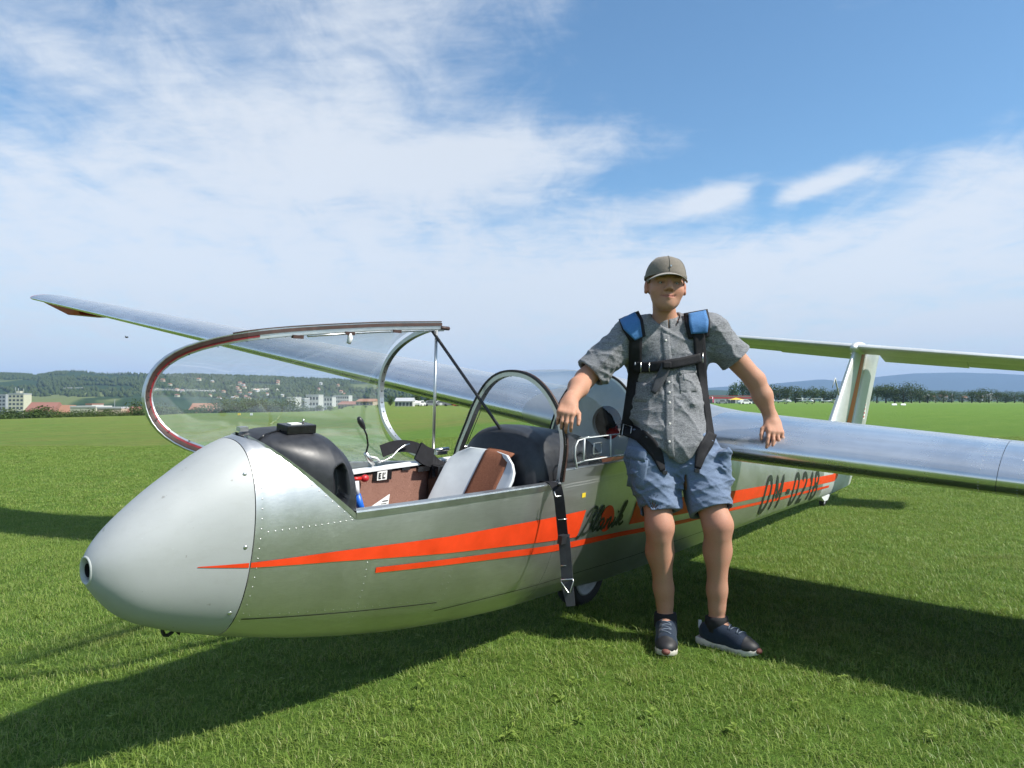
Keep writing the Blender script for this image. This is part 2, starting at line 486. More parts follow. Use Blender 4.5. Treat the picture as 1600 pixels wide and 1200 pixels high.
# ================================================================== ground
RW = np.array([0.62357, 0.78161])                 # direction of the runway strip, along the parked glider
def ground_mat():
    m = NT('mown_airfield_grass')
    geo = m.n('ShaderNodeNewGeometry')
    sepn = m.n('ShaderNodeSeparateXYZ'); m.l(geo.outputs['Position'], sepn.inputs[0])
    X, Y = sepn.outputs[0], sepn.outputs[1]
    across = m.math('ADD', m.math('MULTIPLY', X, -RW[1]), m.math('MULTIPLY', Y, RW[0]))
    along = m.math('ADD', m.math('MULTIPLY', X, RW[0]), m.math('MULTIPLY', Y, RW[1]))
    cb = m.n('ShaderNodeCombineXYZ'); m.l(across, cb.inputs[0]); m.l(m.math('MULTIPLY', along, 0.12), cb.inputs[1])
    streak = m.noise(cb.outputs[0], 0.9, 6, 0.65, 0.4)
    big = m.noise(geo.outputs['Position'], 0.22, 5, 0.6, 0.3)
    mid = m.noise(geo.outputs['Position'], 2.2, 6, 0.7)
    fine = m.noise(geo.outputs['Position'], 28, 5, 0.75)
    vfine = m.noise(geo.outputs['Position'], 120, 3, 0.7)
    c = m.mix(m.ramp(mid, [(0.3, 0.0), (0.7, 1.0)]), (0.088, 0.170, 0.025), (0.155, 0.260, 0.040))
    c = m.mix(m.math('MULTIPLY', m.ramp(streak, [(0.4, 0.0), (0.68, 1.0)]), 0.5), c, (0.170, 0.260, 0.048))
    c = m.mix(m.math('MULTIPLY', m.ramp(big, [(0.4, 0.0), (0.72, 1.0)]), 0.5), c, (0.090, 0.185, 0.028))
    c = m.mix(m.math('MULTIPLY', m.ramp(fine, [(0.40, 1.0), (0.58, 0.0)]), 0.35), c, (0.022, 0.05, 0.006))
    # rough unmown strip beyond the runway, with dry seed heads
    wob = m.math('ADD', across, m.math('MULTIPLY', m.math('SUBTRACT', m.noise(geo.outputs['Position'], 0.35, 4, 0.6), 0.5), 2.6))
    side = m.ramp(m.math('DIVIDE', X, m.math('MAXIMUM', Y, 1.0)), [(0.03, 1.0), (0.16, 0.0)])
    rough = m.math('MULTIPLY', m.ramp(m.math('DIVIDE', wob, 60.0), [(0.395, 0.0), (0.405, 1.0)]), side)
    cb2 = m.n('ShaderNodeCombineXYZ'); m.l(across, cb2.inputs[0]); m.l(m.math('MULTIPLY', along, 0.25), cb2.inputs[1])
    dry = m.ramp(m.noise(cb2.outputs[0], 0.55, 6, 0.7, 0.5), [(0.42, 0.0), (0.72, 1.0)])
    rc = m.mix(dry, (0.125, 0.205, 0.038), (0.215, 0.205, 0.058))
    rc = m.mix(m.math('MULTIPLY', m.ramp(mid, [(0.35, 1.0), (0.6, 0.0)]), 0.5), rc, (0.07, 0.10, 0.02))
    c = m.mix(rough, c, rc)
    m.set(Base_Color=c, Roughness=0.9, Specular_IOR_Level=0.12)
    hb = m.math('ADD', m.math('MULTIPLY', fine, 1.0), m.math('MULTIPLY', vfine, 0.5))
    m.bump(hb, 0.9, 0.05)
    return m.mat
M['ground'] = ground_mat()
ys = np.concatenate([np.linspace(-40, 0, 9), np.linspace(1, 24, 47), np.linspace(26, 140, 58), np.geomspace(146, 600, 30), np.geomspace(700, 30000, 20)])
xs = np.concatenate([-np.geomspace(30000, 700, 16), -np.geomspace(600, 62, 40), np.linspace(-60, -11, 50), np.linspace(-10, 10, 41), np.linspace(12, 60, 14), np.geomspace(75, 30000, 20)])
gx, gy = np.meshgrid(xs, ys, indexing='ij')
def ground_z(x, y):
    """gentle fall of the field to the left, and the valley with the town beyond its crest"""
    x, y = np.asarray(x, float), np.asarray(y, float)
    v = np.clip((-x-1.2)/5.0, 0, 1); v = v*v*(3-2*v)
    z = -0.30*v
    yy = np.maximum(y, 1.0)
    px = 800+F_PX*x/yy
    crest = np.interp(px, [-400, 0, 230, 300, 450, 600], [56, 57, 72, 84, 95, 120])
    k = np.clip((560-px)/120, 0, 1); k = k*k*(3-2*k)
    drop = np.clip((yy-crest)*0.055, 0, 15)*k*(y > 1)
    return z-drop
gz = ground_z(gx, gy)
g = MB().grid(np.stack([gx, gy, gz], -1)).build('ground', M['ground'], None, False)
tag(g, 'mown green grass airfield reaching to the treeline', None, None, 'structure')

# ------------------------------------------------------------------ grass blades
def blade_mat():
    m = NT('grass_blade')
    at = m.n('ShaderNodeAttribute', attribute_name='tone')
    oi = m.n('ShaderNodeObjectInfo')
    geo = m.n('ShaderNodeNewGeometry')
    patch = m.noise(geo.outputs['Position'], 1.5, 5, 0.65)
    c = m.ramp(at.outputs['Fac'], [(0.0, (0.092, 0.195, 0.025)), (0.45, (0.208, 0.325, 0.052)), (0.80, (0.350, 0.430, 0.110)), (0.93, (0.38, 0.37, 0.16)), (1.0, (0.44, 0.37, 0.21))])
    c = m.mix(m.math('MULTIPLY', m.ramp(patch, [(0.38, 0.0), (0.66, 1.0)]), 0.5), c, (0.255, 0.340, 0.065))
    c = m.mix(m.math('MULTIPLY', m.ramp(patch, [(0.30, 1.0), (0.46, 0.0)]), 0.4), c, (0.100, 0.205, 0.030))
    dryp = m.noise(geo.outputs['Position'], 0.9, 4, 0.6, 0.4)
    c = m.mix(m.math('MULTIPLY', m.ramp(dryp, [(0.56, 0.0), (0.70, 1.0)]), 0.40), c, (0.30, 0.29, 0.10))
    c = m.mix(m.math('MULTIPLY', oi.outputs['Random'], 0.18), c, (0.11, 0.18, 0.03))
    m.set(Base_Color=c, Roughness=0.48, Specular_IOR_Level=0.35)
    tl = m.n('ShaderNodeBsdfTranslucent'); m.l(c, tl.inputs[0])
    ms = m.n('ShaderNodeMixShader'); ms.inputs[0].default_value = 0.40
    m.l(m.b.outputs[0], ms.inputs[1]); m.l(tl.outputs[0], ms.inputs[2])
    m.l(ms.outputs[0], m.out.inputs['Surface'])
    return m.mat
M['blade'] = blade_mat()
def grass_tile(name, size, n, hmin, hmax, wmin, wmax, seed):
    r = np.random.default_rng(seed)
    V, Fc, tone = [], [], []
    nc = max(4, n//9)                       # blades grow in small clumps
    cx = r.uniform(-size/2, size/2, (nc, 2)); ch = r.uniform(0.55, 1.0, nc)
    for i in range(n):
        k = r.integers(nc)
        p = cx[k]+r.normal(0, 0.022, 2) if r.random() < 0.7 else r.uniform(-size/2, size/2, 2)
        h = r.uniform(hmin, hmax)*ch[k]; w = r.uniform(wmin, wmax)
        a = r.uniform(0, 2*PI); lean = r.uniform(0.2, 1.9)*h
        if r.random() < 0.35: lean = h*1.7; h *= 0.45
        d = np.array([math.cos(a), math.sin(a)]); s = np.array([-d[1], d[0]])
        tw = r.uniform(-0.6, 0.6); s2 = s*math.cos(tw)+d*math.sin(tw)
        b = len(V)
        q1, q2 = p+d*lean*0.28, p+d*lean
        V += [(*(p-s*w*0.5), -0.004), (*(p+s*w*0.5), -0.004), (*(q1-s2*w*0.5), h*0.62), (*(q1+s2*w*0.5), h*0.62), (*q2, h)]
        Fc += [(b, b+1, b+3, b+2), (b+2, b+3, b+4)]
        t = min(1.0, abs(r.normal(0.44, 0.27)));  t = r.uniform(0.9, 1.0) if r.random() < 0.05 else min(t, 0.88)
        tone += [t]*5
    me = mesh_data(name, V, Fc)
    at = me.attributes.new('tone', 'FLOAT', 'POINT'); at.data.foreach_set('value', np.array(tone, dtype=np.float32))
    me.materials.append(M['blade'])
    return bpy.data.objects.new(name, me)
def weed_tile(name, seed):
    """small broad-leaved plants (plantain, clover) that dot the lawn"""
    r = np.random.default_rng(seed)
    V, Fc, tone = [], [], []
    for i in range(r.integers(6, 11)):
        a = r.uniform(0, 2*PI); L = r.uniform(0.02, 0.05); w = L*r.uniform(0.3, 0.5)
        d = np.array([math.cos(a), math.sin(a)]); s = np.array([-d[1], d[0]]); z0 = r.uniform(0.02, 0.045)
        b = len(V); o = d*0.004
        for t, ww, dz in ((0, .15, 0), (.35, .9, .4), (.7, .8, .5), (1.0, .05, .1)):
            q = o+d*L*t
            V += [(*(q-s*w*ww*.5), z0+dz*L*.5), (*(q), z0+dz*L*.5-.003), (*(q+s*w*ww*.5), z0+dz*L*.5)]
            tone += [0.45+.25*r.random()]*3
        for k in range(3):
            for j in range(2):
                u = b+k*3+j
                Fc.append((u, u+1, u+4, u+3))
    me = mesh_data(name, V, Fc)
    at = me.attributes.new('tone', 'FLOAT', 'POINT'); at.data.foreach_set('value', np.array(tone, dtype=np.float32))
    me.materials.append(M['blade'])
    return bpy.data.objects.new(name, me)
def scatter(name, pts, sources, smin, smax, label, seed):
    c = bpy.data.collections.new(name+'_source')
    for s in sources: c.objects.link(s)
    me = mesh_data(name, pts, [], False)
    o = obj(name, me)
    tag(o, label, None, None, 'stuff')
    ng = bpy.data.node_groups.new(name, 'GeometryNodeTree')
    ng.interface.new_socket('Geometry', in_out='INPUT', socket_type='NodeSocketGeometry')
    ng.interface.new_socket('Geometry', in_out='OUTPUT', socket_type='NodeSocketGeometry')
    N, L = ng.nodes, ng.links
    gi, go = N.new('NodeGroupInput'), N.new('NodeGroupOutput')
    ip = N.new('GeometryNodeInstanceOnPoints')
    ci = N.new('GeometryNodeCollectionInfo')
    ci.inputs['Collection'].default_value = c
    ci.inputs['Separate Children'].default_value = True
    ci.inputs['Reset Children'].default_value = True
    ip.inputs['Pick Instance'].default_value = True
    rr = N.new('FunctionNodeRandomValue'); rr.data_type = 'FLOAT_VECTOR'
    rr.inputs['Min'].default_value = (-0.05, -0.05, 0); rr.inputs['Max'].default_value = (0.05, 0.05, 2*PI); rr.inputs['Seed'].default_value = seed
    rs = N.new('FunctionNodeRandomValue'); rs.data_type = 'FLOAT'
    sc_out = [k for k in rs.outputs if k.enabled][0]; ro_out = [k for k in rr.outputs if k.enabled][0]
    fm = [k for k in rs.inputs if k.enabled]
    for k in fm:
        if k.name == 'Min': k.default_value = smin
        if k.name == 'Max': k.default_value = smax
        if k.name == 'Seed': k.default_value = seed+3
    L.new(gi.outputs[0], ip.inputs['Points']); L.new(ci.outputs[0], ip.inputs['Instance'])
    L.new(ro_out, ip.inputs['Rotation']); L.new(sc_out, ip.inputs['Scale'])
    L.new(ip.outputs[0], go.inputs[0])
    md = o.modifiers.new('scatter', 'NODES'); md.node_group = ng
    return o
def jgrid(x0, x1, y0, y1, step, keep):
    p = []
    r = np.random.default_rng(int(step*1000))
    for x in np.arange(x0, x1, step):
        for y in np.arange(y0, y1, step):
            q = (x+r.uniform(-.3, .3)*step, y+r.uniform(-.3, .3)*step)
            if keep(*q): p.append((q[0], q[1], float(ground_z(q[0], q[1]))))
    return p
# near lawn, then a coarser one further out; both reach past the frame on each side
near = jgrid(-7, 7, 1.2, 9.5, 0.155, lambda x, y: abs(x) < 0.86*y+0.9)
far_ = jgrid(-24, 24, 9.3, 23, 0.34, lambda x, y: abs(x) < 0.82*y+1.0)
tiles_n = [grass_tile('lawn_tile', 0.21, 340, 0.014, 0.038, 0.0013, 0.0028, 100+i) for i in range(7)]
tiles_f = [grass_tile('lawn_tile_far', 0.46, 460, 0.016, 0.042, 0.003, 0.0055, 200+i) for i in range(5)]
scatter('lawn_grass', near, tiles_n, 0.8, 1.15, 'short mown grass blades around the glider', 5)
scatter('distant_lawn_grass', far_, tiles_f, 0.8, 1.15, 'short mown grass further out on the airfield', 9)
wr = np.random.default_rng(4)
wp = []
for cx, cy, sp, n in ((0.66, 2.6, .25, 9), (-0.25, 2.85, .3, 9), (-1.6, 3.3, .5, 9), (1.6, 3.0, .5, 10), (-2.2, 2.9, .5, 8), (2.4, 3.6, .7, 10), (0.4, 2.5, .6, 12), (-0.9, 2.7, .6, 12)):
    for i in range(n): wp.append((cx+wr.normal(0, sp), cy+wr.normal(0, sp*.6), 0.0))
for i in range(170): wp.append((wr.uniform(-5, 5), wr.uniform(2.0, 8.0), 0.0))
wp = [(a, b, float(ground_z(a, b))) for a, b, _ in wp]
scatter('lawn_weeds', wp, [weed_tile('broadleaf_plant', 300+i) for i in range(6)], 0.4, 0.85, 'broad-leaved weeds and clover dotted through the lawn', 2)
# ================================================================== glider
# glider frame: s from nose to tail, l towards its left (near) side, h up
GA = np.array([0.62356863, 0.78161296, 0.01559937])
GN = np.array([0.77651879, -0.61694927, -0.1280319])
GU = np.array([0.09044737, -0.09194988, 0.99164736])
GO = np.array([-1.1876, 2.0178, 0.6733])
BASE = np.array([2.6, 0.0, -0.7225])                 # main wheel contact
def gw(s, l, h): return GO+s*GA+l*GN+h*GU
def to_g(w):
    d = np.asarray(w)-GO
    return np.array([d@GA, d@GN, d@GU])
def L(s, l=None, h=None):
    if l is None: s, l, h = s
    return (s-BASE[0], -(l-BASE[1]), h-BASE[2])
def LA(G):
    G = np.asarray(G, float)
    return np.stack([G[..., 0]-BASE[0], -G[..., 1], G[..., 2]-BASE[2]], -1)
def on_plane(px, py, i, v):
    o, d = px_ray(px, py)
    og, dg = to_g(o), np.array([d@GA, d@GN, d@GU])
    return og+dg*((v-og[i])/dg[i])
glider = empty('glider')
mw = Matrix((( *GA[[0]], *(-GN[[0]]), *GU[[0]], 0), (GA[1], -GN[1], GU[1], 0), (GA[2], -GN[2], GU[2], 0), (0, 0, 0, 1)))
mw.translation = Vector(gw(*BASE))
glider.matrix_world = mw
tag(glider, 'silver two-seat glider with orange stripes and open front canopy, parked on the grass', 'glider')

S_ = np.array([0, .03, .1, .22, .42, .7, 1.1, 1.5, 1.82, 2.3, 2.65, 3.2, 4.0, 5.0, 6.0, 7.0, 7.6, 8.1])
W_ = np.array([.0, .064, .112, .152, .205, .25, .288, .313, .329, .327, .317, .29, .24, .18, .125, .085, .055, .03])
T_ = np.array([0, .070, .141, .234, .347, .41, .49, .56, .585, .60, .58, .50, .31, .09, -.09, -.24, -.32, -.40])
B_ = np.array([0, -.077, -.156, -.221, -.293, -.372, -.455, -.508, -.534, -.556, -.587, -.604, -.615, -.625, -.645, -.668, -.684, -.681])
EX = 2.25
def pch(x, y, xq):
    xq = np.asarray(xq, float)
    h = np.diff(x); d = np.diff(y)/h; m = np.zeros_like(y)
    for i in range(1, len(x)-1):
        if d[i-1]*d[i] > 0:
            w1, w2 = 2*h[i]+h[i-1], h[i]+2*h[i-1]
            m[i] = (w1+w2)/(w1/d[i-1]+w2/d[i])
    m[0], m[-1] = d[0], d[-1]
    k = np.clip(np.searchsorted(x, xq)-1, 0, len(x)-2); t = (xq-x[k])/h[k]
    return (2*t**3-3*t**2+1)*y[k]+(t**3-2*t*t+t)*h[k]*m[k]+(-2*t**3+3*t*t)*y[k+1]+(t**3-t*t)*h[k]*m[k+1]
def sec(s):
    u = np.sqrt(np.clip(s, 0, 8.1)); q = np.sqrt(S_)
    return pch(q, T_, u), pch(q, B_, u), pch(q, W_, u)
def spow(v, e): return np.sign(v)*np.abs(v)**e
def fpt(s, t, off=0.0):
    """point on the fuselage skin; t angle from the top, positive on the near side"""
    T, B, w = sec(s)
    c, n = np.cos(t), np.sin(t)
    hh_ = (T+B)/2+((T-B)/2+off)*spow(c, 2/EX)
    # the rear canopy and its hoop sit a little towards the near side
    k = np.where(s > 1.815, np.clip((2.64-s)/0.8, 0, 1), 0)
    q = np.clip((hh_-0.10)/0.24, 0, 1); q = q*q*(3-2*q)*(1-0.45*np.clip((hh_-0.44)/0.14, 0, 1))
    return np.stack([np.broadcast_to(s, np.broadcast(s, t).shape), (w+off)*spow(n, 2/EX)+0.034*k*q, hh_], -1)
def tcut(s, hc):
    T, B, w = sec(s)
    c = np.clip((hc-(T+B)/2)/((T-B)/2), -1, 1)
    return np.arccos(np.clip(spow(c, EX/2), -1, 1))
def side_l(s, h, off=0.0):
    T, B, w = sec(s)
    q = np.clip(np.abs((h-(T+B)/2)/((T-B)/2)), 0, 0.9999)
    return w*(1-q**EX)**(1/EX)+off
def seam_s(h): return 0.392+0.072*h
SILL = 0.112
def hcut(s):
    s = np.asarray(s, float)
    T, B, w = sec(s)
    front = 0.358+(SILL-0.358)*(s-0.452)/(0.738-0.452)
    return np.where(s < 0.452, T, np.where(s < 0.738, np.minimum(front, T), SILL))
SILL2 = 0.168

# --- skin panels (each its own sheet, with a hair gap at the joints)
def skin_panel(s0, s1, cutf, ns, nt=64, t0=None, t1=None, name='skin_panel', mat='skin', parent=glider, slant=False):
    rows = []
    for k, v in enumerate(np.linspace(0, 1, ns)):
        s = s0+(s1-s0)*v
        if slant:                                    # front edge follows the slanted nose joint
            T, B, w = sec(s0)
            a = float(tcut(np.array(s), hcut(s))) if s >= 0.452 else 0.0
            tt = np.linspace(a, 2*PI-a, nt)
            base = fpt(np.full(nt, s), tt)
            sj = seam_s(base[:, 2])+0.0015
            ss = np.maximum(sj*(1-v)+s1*v, sj) if v < 1 else np.full(nt, s1)
            ss = sj+(s1-sj)*v
            a2 = tcut(ss, hcut(ss)); 
            # re-parametrise each row between its own cut angles
            am = float(np.interp(0, [0], [0]))
            lo = a2[0]; hi = 2*PI-a2[-1]
            tt = np.linspace(lo, hi, nt)
            rows.append(fpt(ss, tt))
        else:
            a = float(tcut(np.array(s), cutf(s))) if t0 is None else t0
            b = 2*PI-a if t1 is None else t1
            rows.append(fpt(np.full(nt, s), np.linspace(a, b, nt)))
    return MB().grid(LA(np.array(rows))).build(name, M[mat], parent)
noseparts = []
# nose cone
rows = []
for v in np.linspace(0, 1, 40):
    tt = np.linspace(0, 2*PI, 73)[:-1]
    b = fpt(np.full(72, 0.4), tt)
    ss = 0.0095+(seam_s(b[:, 2])-0.0095-0.0015)*v**1.8
    for _ in range(3): ss = 0.0095+(seam_s(fpt(ss, tt)[:, 2])-0.0095-0.0015)*v**1.8
    rows.append(fpt(ss, tt))
nose = MB().grid(LA(np.array(rows)), wrap=True).build('nose_cone', M['nose'], glider)
tag(nose, 'matt grey painted nose cone')
rim = rows[0]
mb = MB()
c0 = rim.mean(0)
ring = []
for k, (ds, sc) in enumerate(((0.0, 1.0), (-0.004, 0.96), (-0.004, 0.86), (0.01, 0.80), (0.09, 0.74))):
    ring.append(c0+(rim-c0)*sc+np.array([ds, 0, 0]))
mb.grid(LA(np.array(ring)), wrap=True)
o = mb.build('pitot_opening', M['grey_panel'], nose)
MB().lathe([(0.0195, 0.0), (0.0185, 0.06)], L(0.012, 0, c0[2]), (1, 0, 0), 20).build('opening_tube', M['dark'], nose)
MB().lathe([(0.0, 0.0), (0.05, 0.0)], L(0.085, 0, c0[2]), (1, 0, 0), 20).build('opening_back', M['dark'], nose)
for (s, h) in ((0.40, 0.26), (0.385, 0.05), (0.37, -0.16)):
    for sg in (1, -1):
        s2 = seam_s(h)-0.022
        c = np.array([s2, sg*float(side_l(np.array(s2), np.array(h))), h])
        n = np.array([-0.25, sg*0.9, 0.3*np.sign(h)*abs(h)])
        n = n/np.linalg.norm(n)
        MB().lathe([(0.0, 0.0025), (0.004, 0.0025), (0.0062, 0.001), (0.0066, -0.002)], L(*c), (n[0], -n[1], n[2]), 10).build('nose_screw', M['frame'], nose)
# tow hook below the nose
mb = MB()
hk = [(0.238, 0, -0.212), (0.234, 0, -0.236), (0.240, 0, -0.250), (0.252, 0, -0.254), (0.264, 0, -0.248), (0.268, 0, -0.234)]
mb.tube([L(*p) for p in hk], 0.006, 8)
mb.prism([(L(0.25, 0, -0.215)[0], L(0.25, 0, -0.215)[2]), (L(0.30, 0, -0.23)[0], L(0.30, 0, -0.23)[2]), (L(0.285, 0, -0.262)[0], L(0.285, 0, -0.262)[2])], 1, -0.006, 0.006)
mb.build('tow_hook', M['rubber'], glider, False)

skin_panel(0.39, 1.835, hcut, 64, 96, slant=True)
skin_panel(1.8365, 2.70, lambda s: SILL2 if s < 2.645 else float(sec(np.array(s))[0]), 2, 64) if False else None
skin_panel(1.8365, 2.640, lambda s: SILL2, 24)
zero = lambda s: float(sec(np.array(s))[0])
for a, b, n in ((2.6415, 3.30, 18), (3.3015, 4.25, 22), (4.2515, 5.60, 26), (5.6015, 7.00, 24), (7.0015, 8.10, 22)):
    skin_panel(a, b, zero, n, 65, mat='skin' if a < 7 else 'tail')
# dark lining that closes the cockpit, and the carpeted side walls
rows = [fpt(np.full(48, s), np.linspace(float(tcut(np.array(s), hcut(s)-0.004 if s < 1.83 else SILL2-0.01)), 2*PI-float(tcut(np.array(s), hcut(s)-0.004 if s < 1.83 else SILL2-0.01)), 48), -0.016) for s in np.linspace(0.50, 2.60, 40)]
MB().grid(LA(np.array(rows))).build('cockpit_lining', M['dark'], glider)
for sg in (1, -1):
    rows = []
    for s in np.linspace(0.76, 1.63, 24):
        hs = np.linspace(0.100, -0.34, 14)
        rows.append(np.stack([np.full(14, s), sg*(side_l(np.full(14, s), hs)-0.026), hs], -1))
    MB().grid(LA(np.array(rows))).build('carpet_lining', M['carpet'], glider)
MB().box(L(1.3, 0, -0.33), (0.9, 0.30, 0.02)).build('cockpit_floor', M['dark'], glider, False)
# sill rails
for sg in (1, -1):
    ss = np.linspace(0.74, 1.83, 30)
    prof = [(-0.036, 0.0), (-0.036, 0.010), (0.002, 0.012), (0.004, 0.006), (0.004, -0.016), (0.0005, -0.016), (0.0005, 0.0)]
    rows = [[(s, sg*(float(side_l(np.array(s), np.array(SILL)))+a), SILL+b) for a, b in prof] for s in ss]
    o = MB().grid(LA(np.array(rows)), wrap=True).build('sill_rail', M['frame' if sg > 0 else 'white'], glider, False)  # far rail is white to stand in for sunlight on its aluminium top
    ss = np.linspace(1.84, 2.64, 20)
    rows = [[(s, sg*(float(side_l(np.array(s), np.array(SILL2)))+a), SILL2+b) for a, b in [(-0.02, 0), (-0.02, 0.006), (0.003, 0.008), (0.0045, 0.004), (0.0045, -0.055), (0.001, -0.055), (0.001, 0)]] for s in ss]
    MB().grid(LA(np.array(rows)), wrap=True).build('rear_sill_rail', M['frame'], glider, False)
    # slanted edge strip along the cowl
    ss = np.linspace(0.455, 0.738, 14)
    rows = []
    for s in ss:
        hc = float(hcut(s)); ll = float(side_l(np.array(s), np.array(hc)))
        rows.append([(s, sg*(ll+a), hc+b) for a, b in ((-0.02, -0.002), (-0.02, 0.004), (0.003, 0.005), (0.0035, -0.014), (0.0008, -0.014))])
    MB().grid(LA(np.array(rows)), wrap=True).build('cowl_edge', M['frame'], glider, False)

# --- instrument hood, front: a black moulded dome with a scoop on each side
def hood(name, ss, hts, botf, wid, scoop, endcap=0.03):
    rows = []
    tt = np.linspace(-1, 1, 121)
    for s, ht in zip(ss, hts):
        hb = botf(s); w = wid(s)
        ang = tt*PI/2
        l = w*spow(np.sin(ang), 0.75); h = hb+(ht-hb)*spow(np.cos(ang), 0.72)
        for k in range(len(tt)):
            a = ((s-scoop[0])/scoop[1]); b = ((h[k]-scoop[2]-0.35*(s-scoop[0]))/scoop[3])
            r = a**4+b**4
            if abs(tt[k]) > 0.25 and r < 1.6:
                l[k] -= np.sign(tt[k])*scoop[4]*float(np.clip((1.6-r)/0.7, 0, 1))*float(np.clip((s-scoop[0]+scoop[1]*1.2)/(scoop[1]*1.6), 0, 1))
        rows.append(np.stack([np.full(121, s), l, h], -1))
    # close the aft face, dished inwards
    last = rows[-1]; c = np.array([last[0, 0], 0, last[:, 2].min()+0.05])
    for sc, ds in ((0.985, 0.004), (0.95, 0.004), (0.90, -0.006), (0.6, -endcap), (0.02, -endcap)):
        q = c+(last-c)*sc; q[:, 0] = last[0, 0]+ds
        rows.append(q)
    return MB().grid(LA(np.array(rows))).build(name, M['black_plastic'], glider)
ss = np.linspace(0.457, 0.748, 90)
hd = hood('instrument_hood', ss, np.interp(ss, [0.457, 0.50, 0.56, 0.63, 0.68, 0.72, 0.748], [0.352, 0.362, 0.369, 0.370, 0.366, 0.354, 0.330]),
     lambda s: float(hcut(s))-0.02 if s < 0.738 else SILL-0.02, lambda s: float(side_l(np.array(s), hcut(s)))-0.012, (0.694, 0.026, 0.205, 0.060, 0.055))
tag(hd, 'black moulded cover over the front instruments')
# groove and cable on the hood
mb = MB()
mb.tube([L(0.475, 0.07, 0.352), L(0.50, 0.06, 0.364), L(0.53, 0.05, 0.368), L(0.57, 0.045, 0.372)], 0.003, 6)
mb.build('cable', M['black_gloss'], hd)
MB().tube([L(*p) for p in ((0.53, 0.10, 0.338), (0.565, 0.118, 0.328), (0.59, 0.135, 0.313), (0.61, 0.15, 0.298))], 0.0032, 6).build('hood_groove', M['dark'], hd)
MB().box(L(0.475, -0.03, 0.37), (0.03, 0.022, 0.014)).build('canopy_catch', M['frame'], glider, False)
# rear hood behind the front seat
ss = np.concatenate([np.linspace(1.735, 1.80, 12), np.linspace(1.81, 2.30, 34)])
rh = hood('rear_instrument_hood', ss, np.interp(ss, [1.735, 1.742, 1.755, 1.78, 1.82, 1.90, 2.0, 2.15, 2.30], [0.10, 0.175, 0.235, 0.287, 0.314, 0.324, 0.318, 0.300, 0.275]),
     lambda s: 0.0, lambda s: float(np.interp(s, [1.735, 1.745, 1.77, 1.82, 2.3], [0.13, 0.19, 0.232, 0.262, 0.272])), (2.10, 0.05, 0.13, 0.07, 0.03))
tag(rh, 'black moulded cover over the rear instruments')
MB().box(L(1.745, 0, -0.10), (0.02, 0.56, 0.33)).build('seat_bulkhead', M['dark'], glider, False)

# --- canopy arches and glass
def arch(s, off, h0, wr=0.022, dr=0.014, n=40):
    """hoop following the canopy section at station s"""
    a = float(tcut(np.array(s), h0))
    return fpt(np.full(n, s), np.linspace(-a, a, n), off)
def hoop(pts, w, d, col, name, parent, xf=None, flip=None):
    """rectangular bar along pts: w along s, d radial"""
    pts = np.asarray(pts); c = pts.mean(0)
    rows = []
    for i in range(len(pts)):
        a, b = pts[max(0, i-1)], pts[min(len(pts)-1, i+1)]
        t = (b-a)/np.linalg.norm(b-a)
        ax = np.array([1.0, 0, 0]); ax = ax-t*(ax@t); ax /= np.linalg.norm(ax)
        rad = np.cross(t, ax)
        if rad@(pts[i]-c) < 0: rad = -rad
        rows.append([pts[i]+ax*x*w/2+rad*y*d/2 for x, y in ((-1, -1), (-1, 0.6), (-0.6, 1), (0.6, 1), (1, 0.6), (1, -1))])
    G = np.array(rows)
    if xf is not None: G = xf(G)
    o = MB().grid(LA(G), wrap=True).build(name, M[col], parent, False)
    return autosmooth(o, 40)
a1 = arch(1.842, -0.012, SILL+0.01)
ar = hoop(a1, 0.034, 0.024, 'frame', 'windscreen_arch', glider)
hoop(arch(1.842, 0.0035, SILL+0.01), 0.012, 0.006, 'seal', 'arch_seal', ar)
hoop(arch(1.825, 0.001, SILL+0.01), 0.006, 0.010, 'black_gloss', 'arch_edge', ar)
a2 = arch(2.625, -0.006, SILL2)
ar2 = hoop(a2, 0.05, 0.016, 'frame', 'rear_arch', glider)
hoop(arch(2.605, 0.002, SILL2), 0.012, 0.012, 'rubber', 'arch_seal', ar2)
def dots(pts, rad, name, parent, step, off, r=0.0042, xf=None):
    mb = MB(); c = np.asarray(pts).mean(0)
    for p in np.asarray(pts)[2:-2:step]:
        n = (c-p); n[0] = 0; n /= np.linalg.norm(n)
        q = (p+n*off)[None]; q2 = (p+n*(off+0.0015))[None]
        if xf is not None: q, q2 = xf(q), xf(q2)
        q, q2 = LA(q)[0], LA(q2)[0]
        mb.lathe([(r, 0), (r*.8, 0.0015), (0, 0.0018)], q, tuple(q2-q), 8)
    o = mb.build(name, M['rubber'], parent); o['kind'] = 'stuff'
    return o
dots(a1, 0, 'arch_screws', ar, 2, 0.0125)
def glass_patch(name, s0, s1, hc, ns, nt, off=0.0, mat='acrylic', parent=glider, xf=None):
    rows = []
    for s in np.linspace(s0, s1, ns):
        a = float(tcut(np.array(s), hc(s)))
        rows.append(fpt(np.full(nt, s), np.linspace(-a, a, nt), off))
    G = np.array(rows)
    if xf is not None: G = xf(G)
    return MB().grid(LA(G)).build(name, M[mat], parent)
rc = glass_patch('rear_canopy_glass', 1.862, 2.60, lambda s: SILL2+0.006, 22, 49, 0.0, 'acrylic_clear')
tag(rc, 'clear acrylic rear canopy with a small sliding vent')
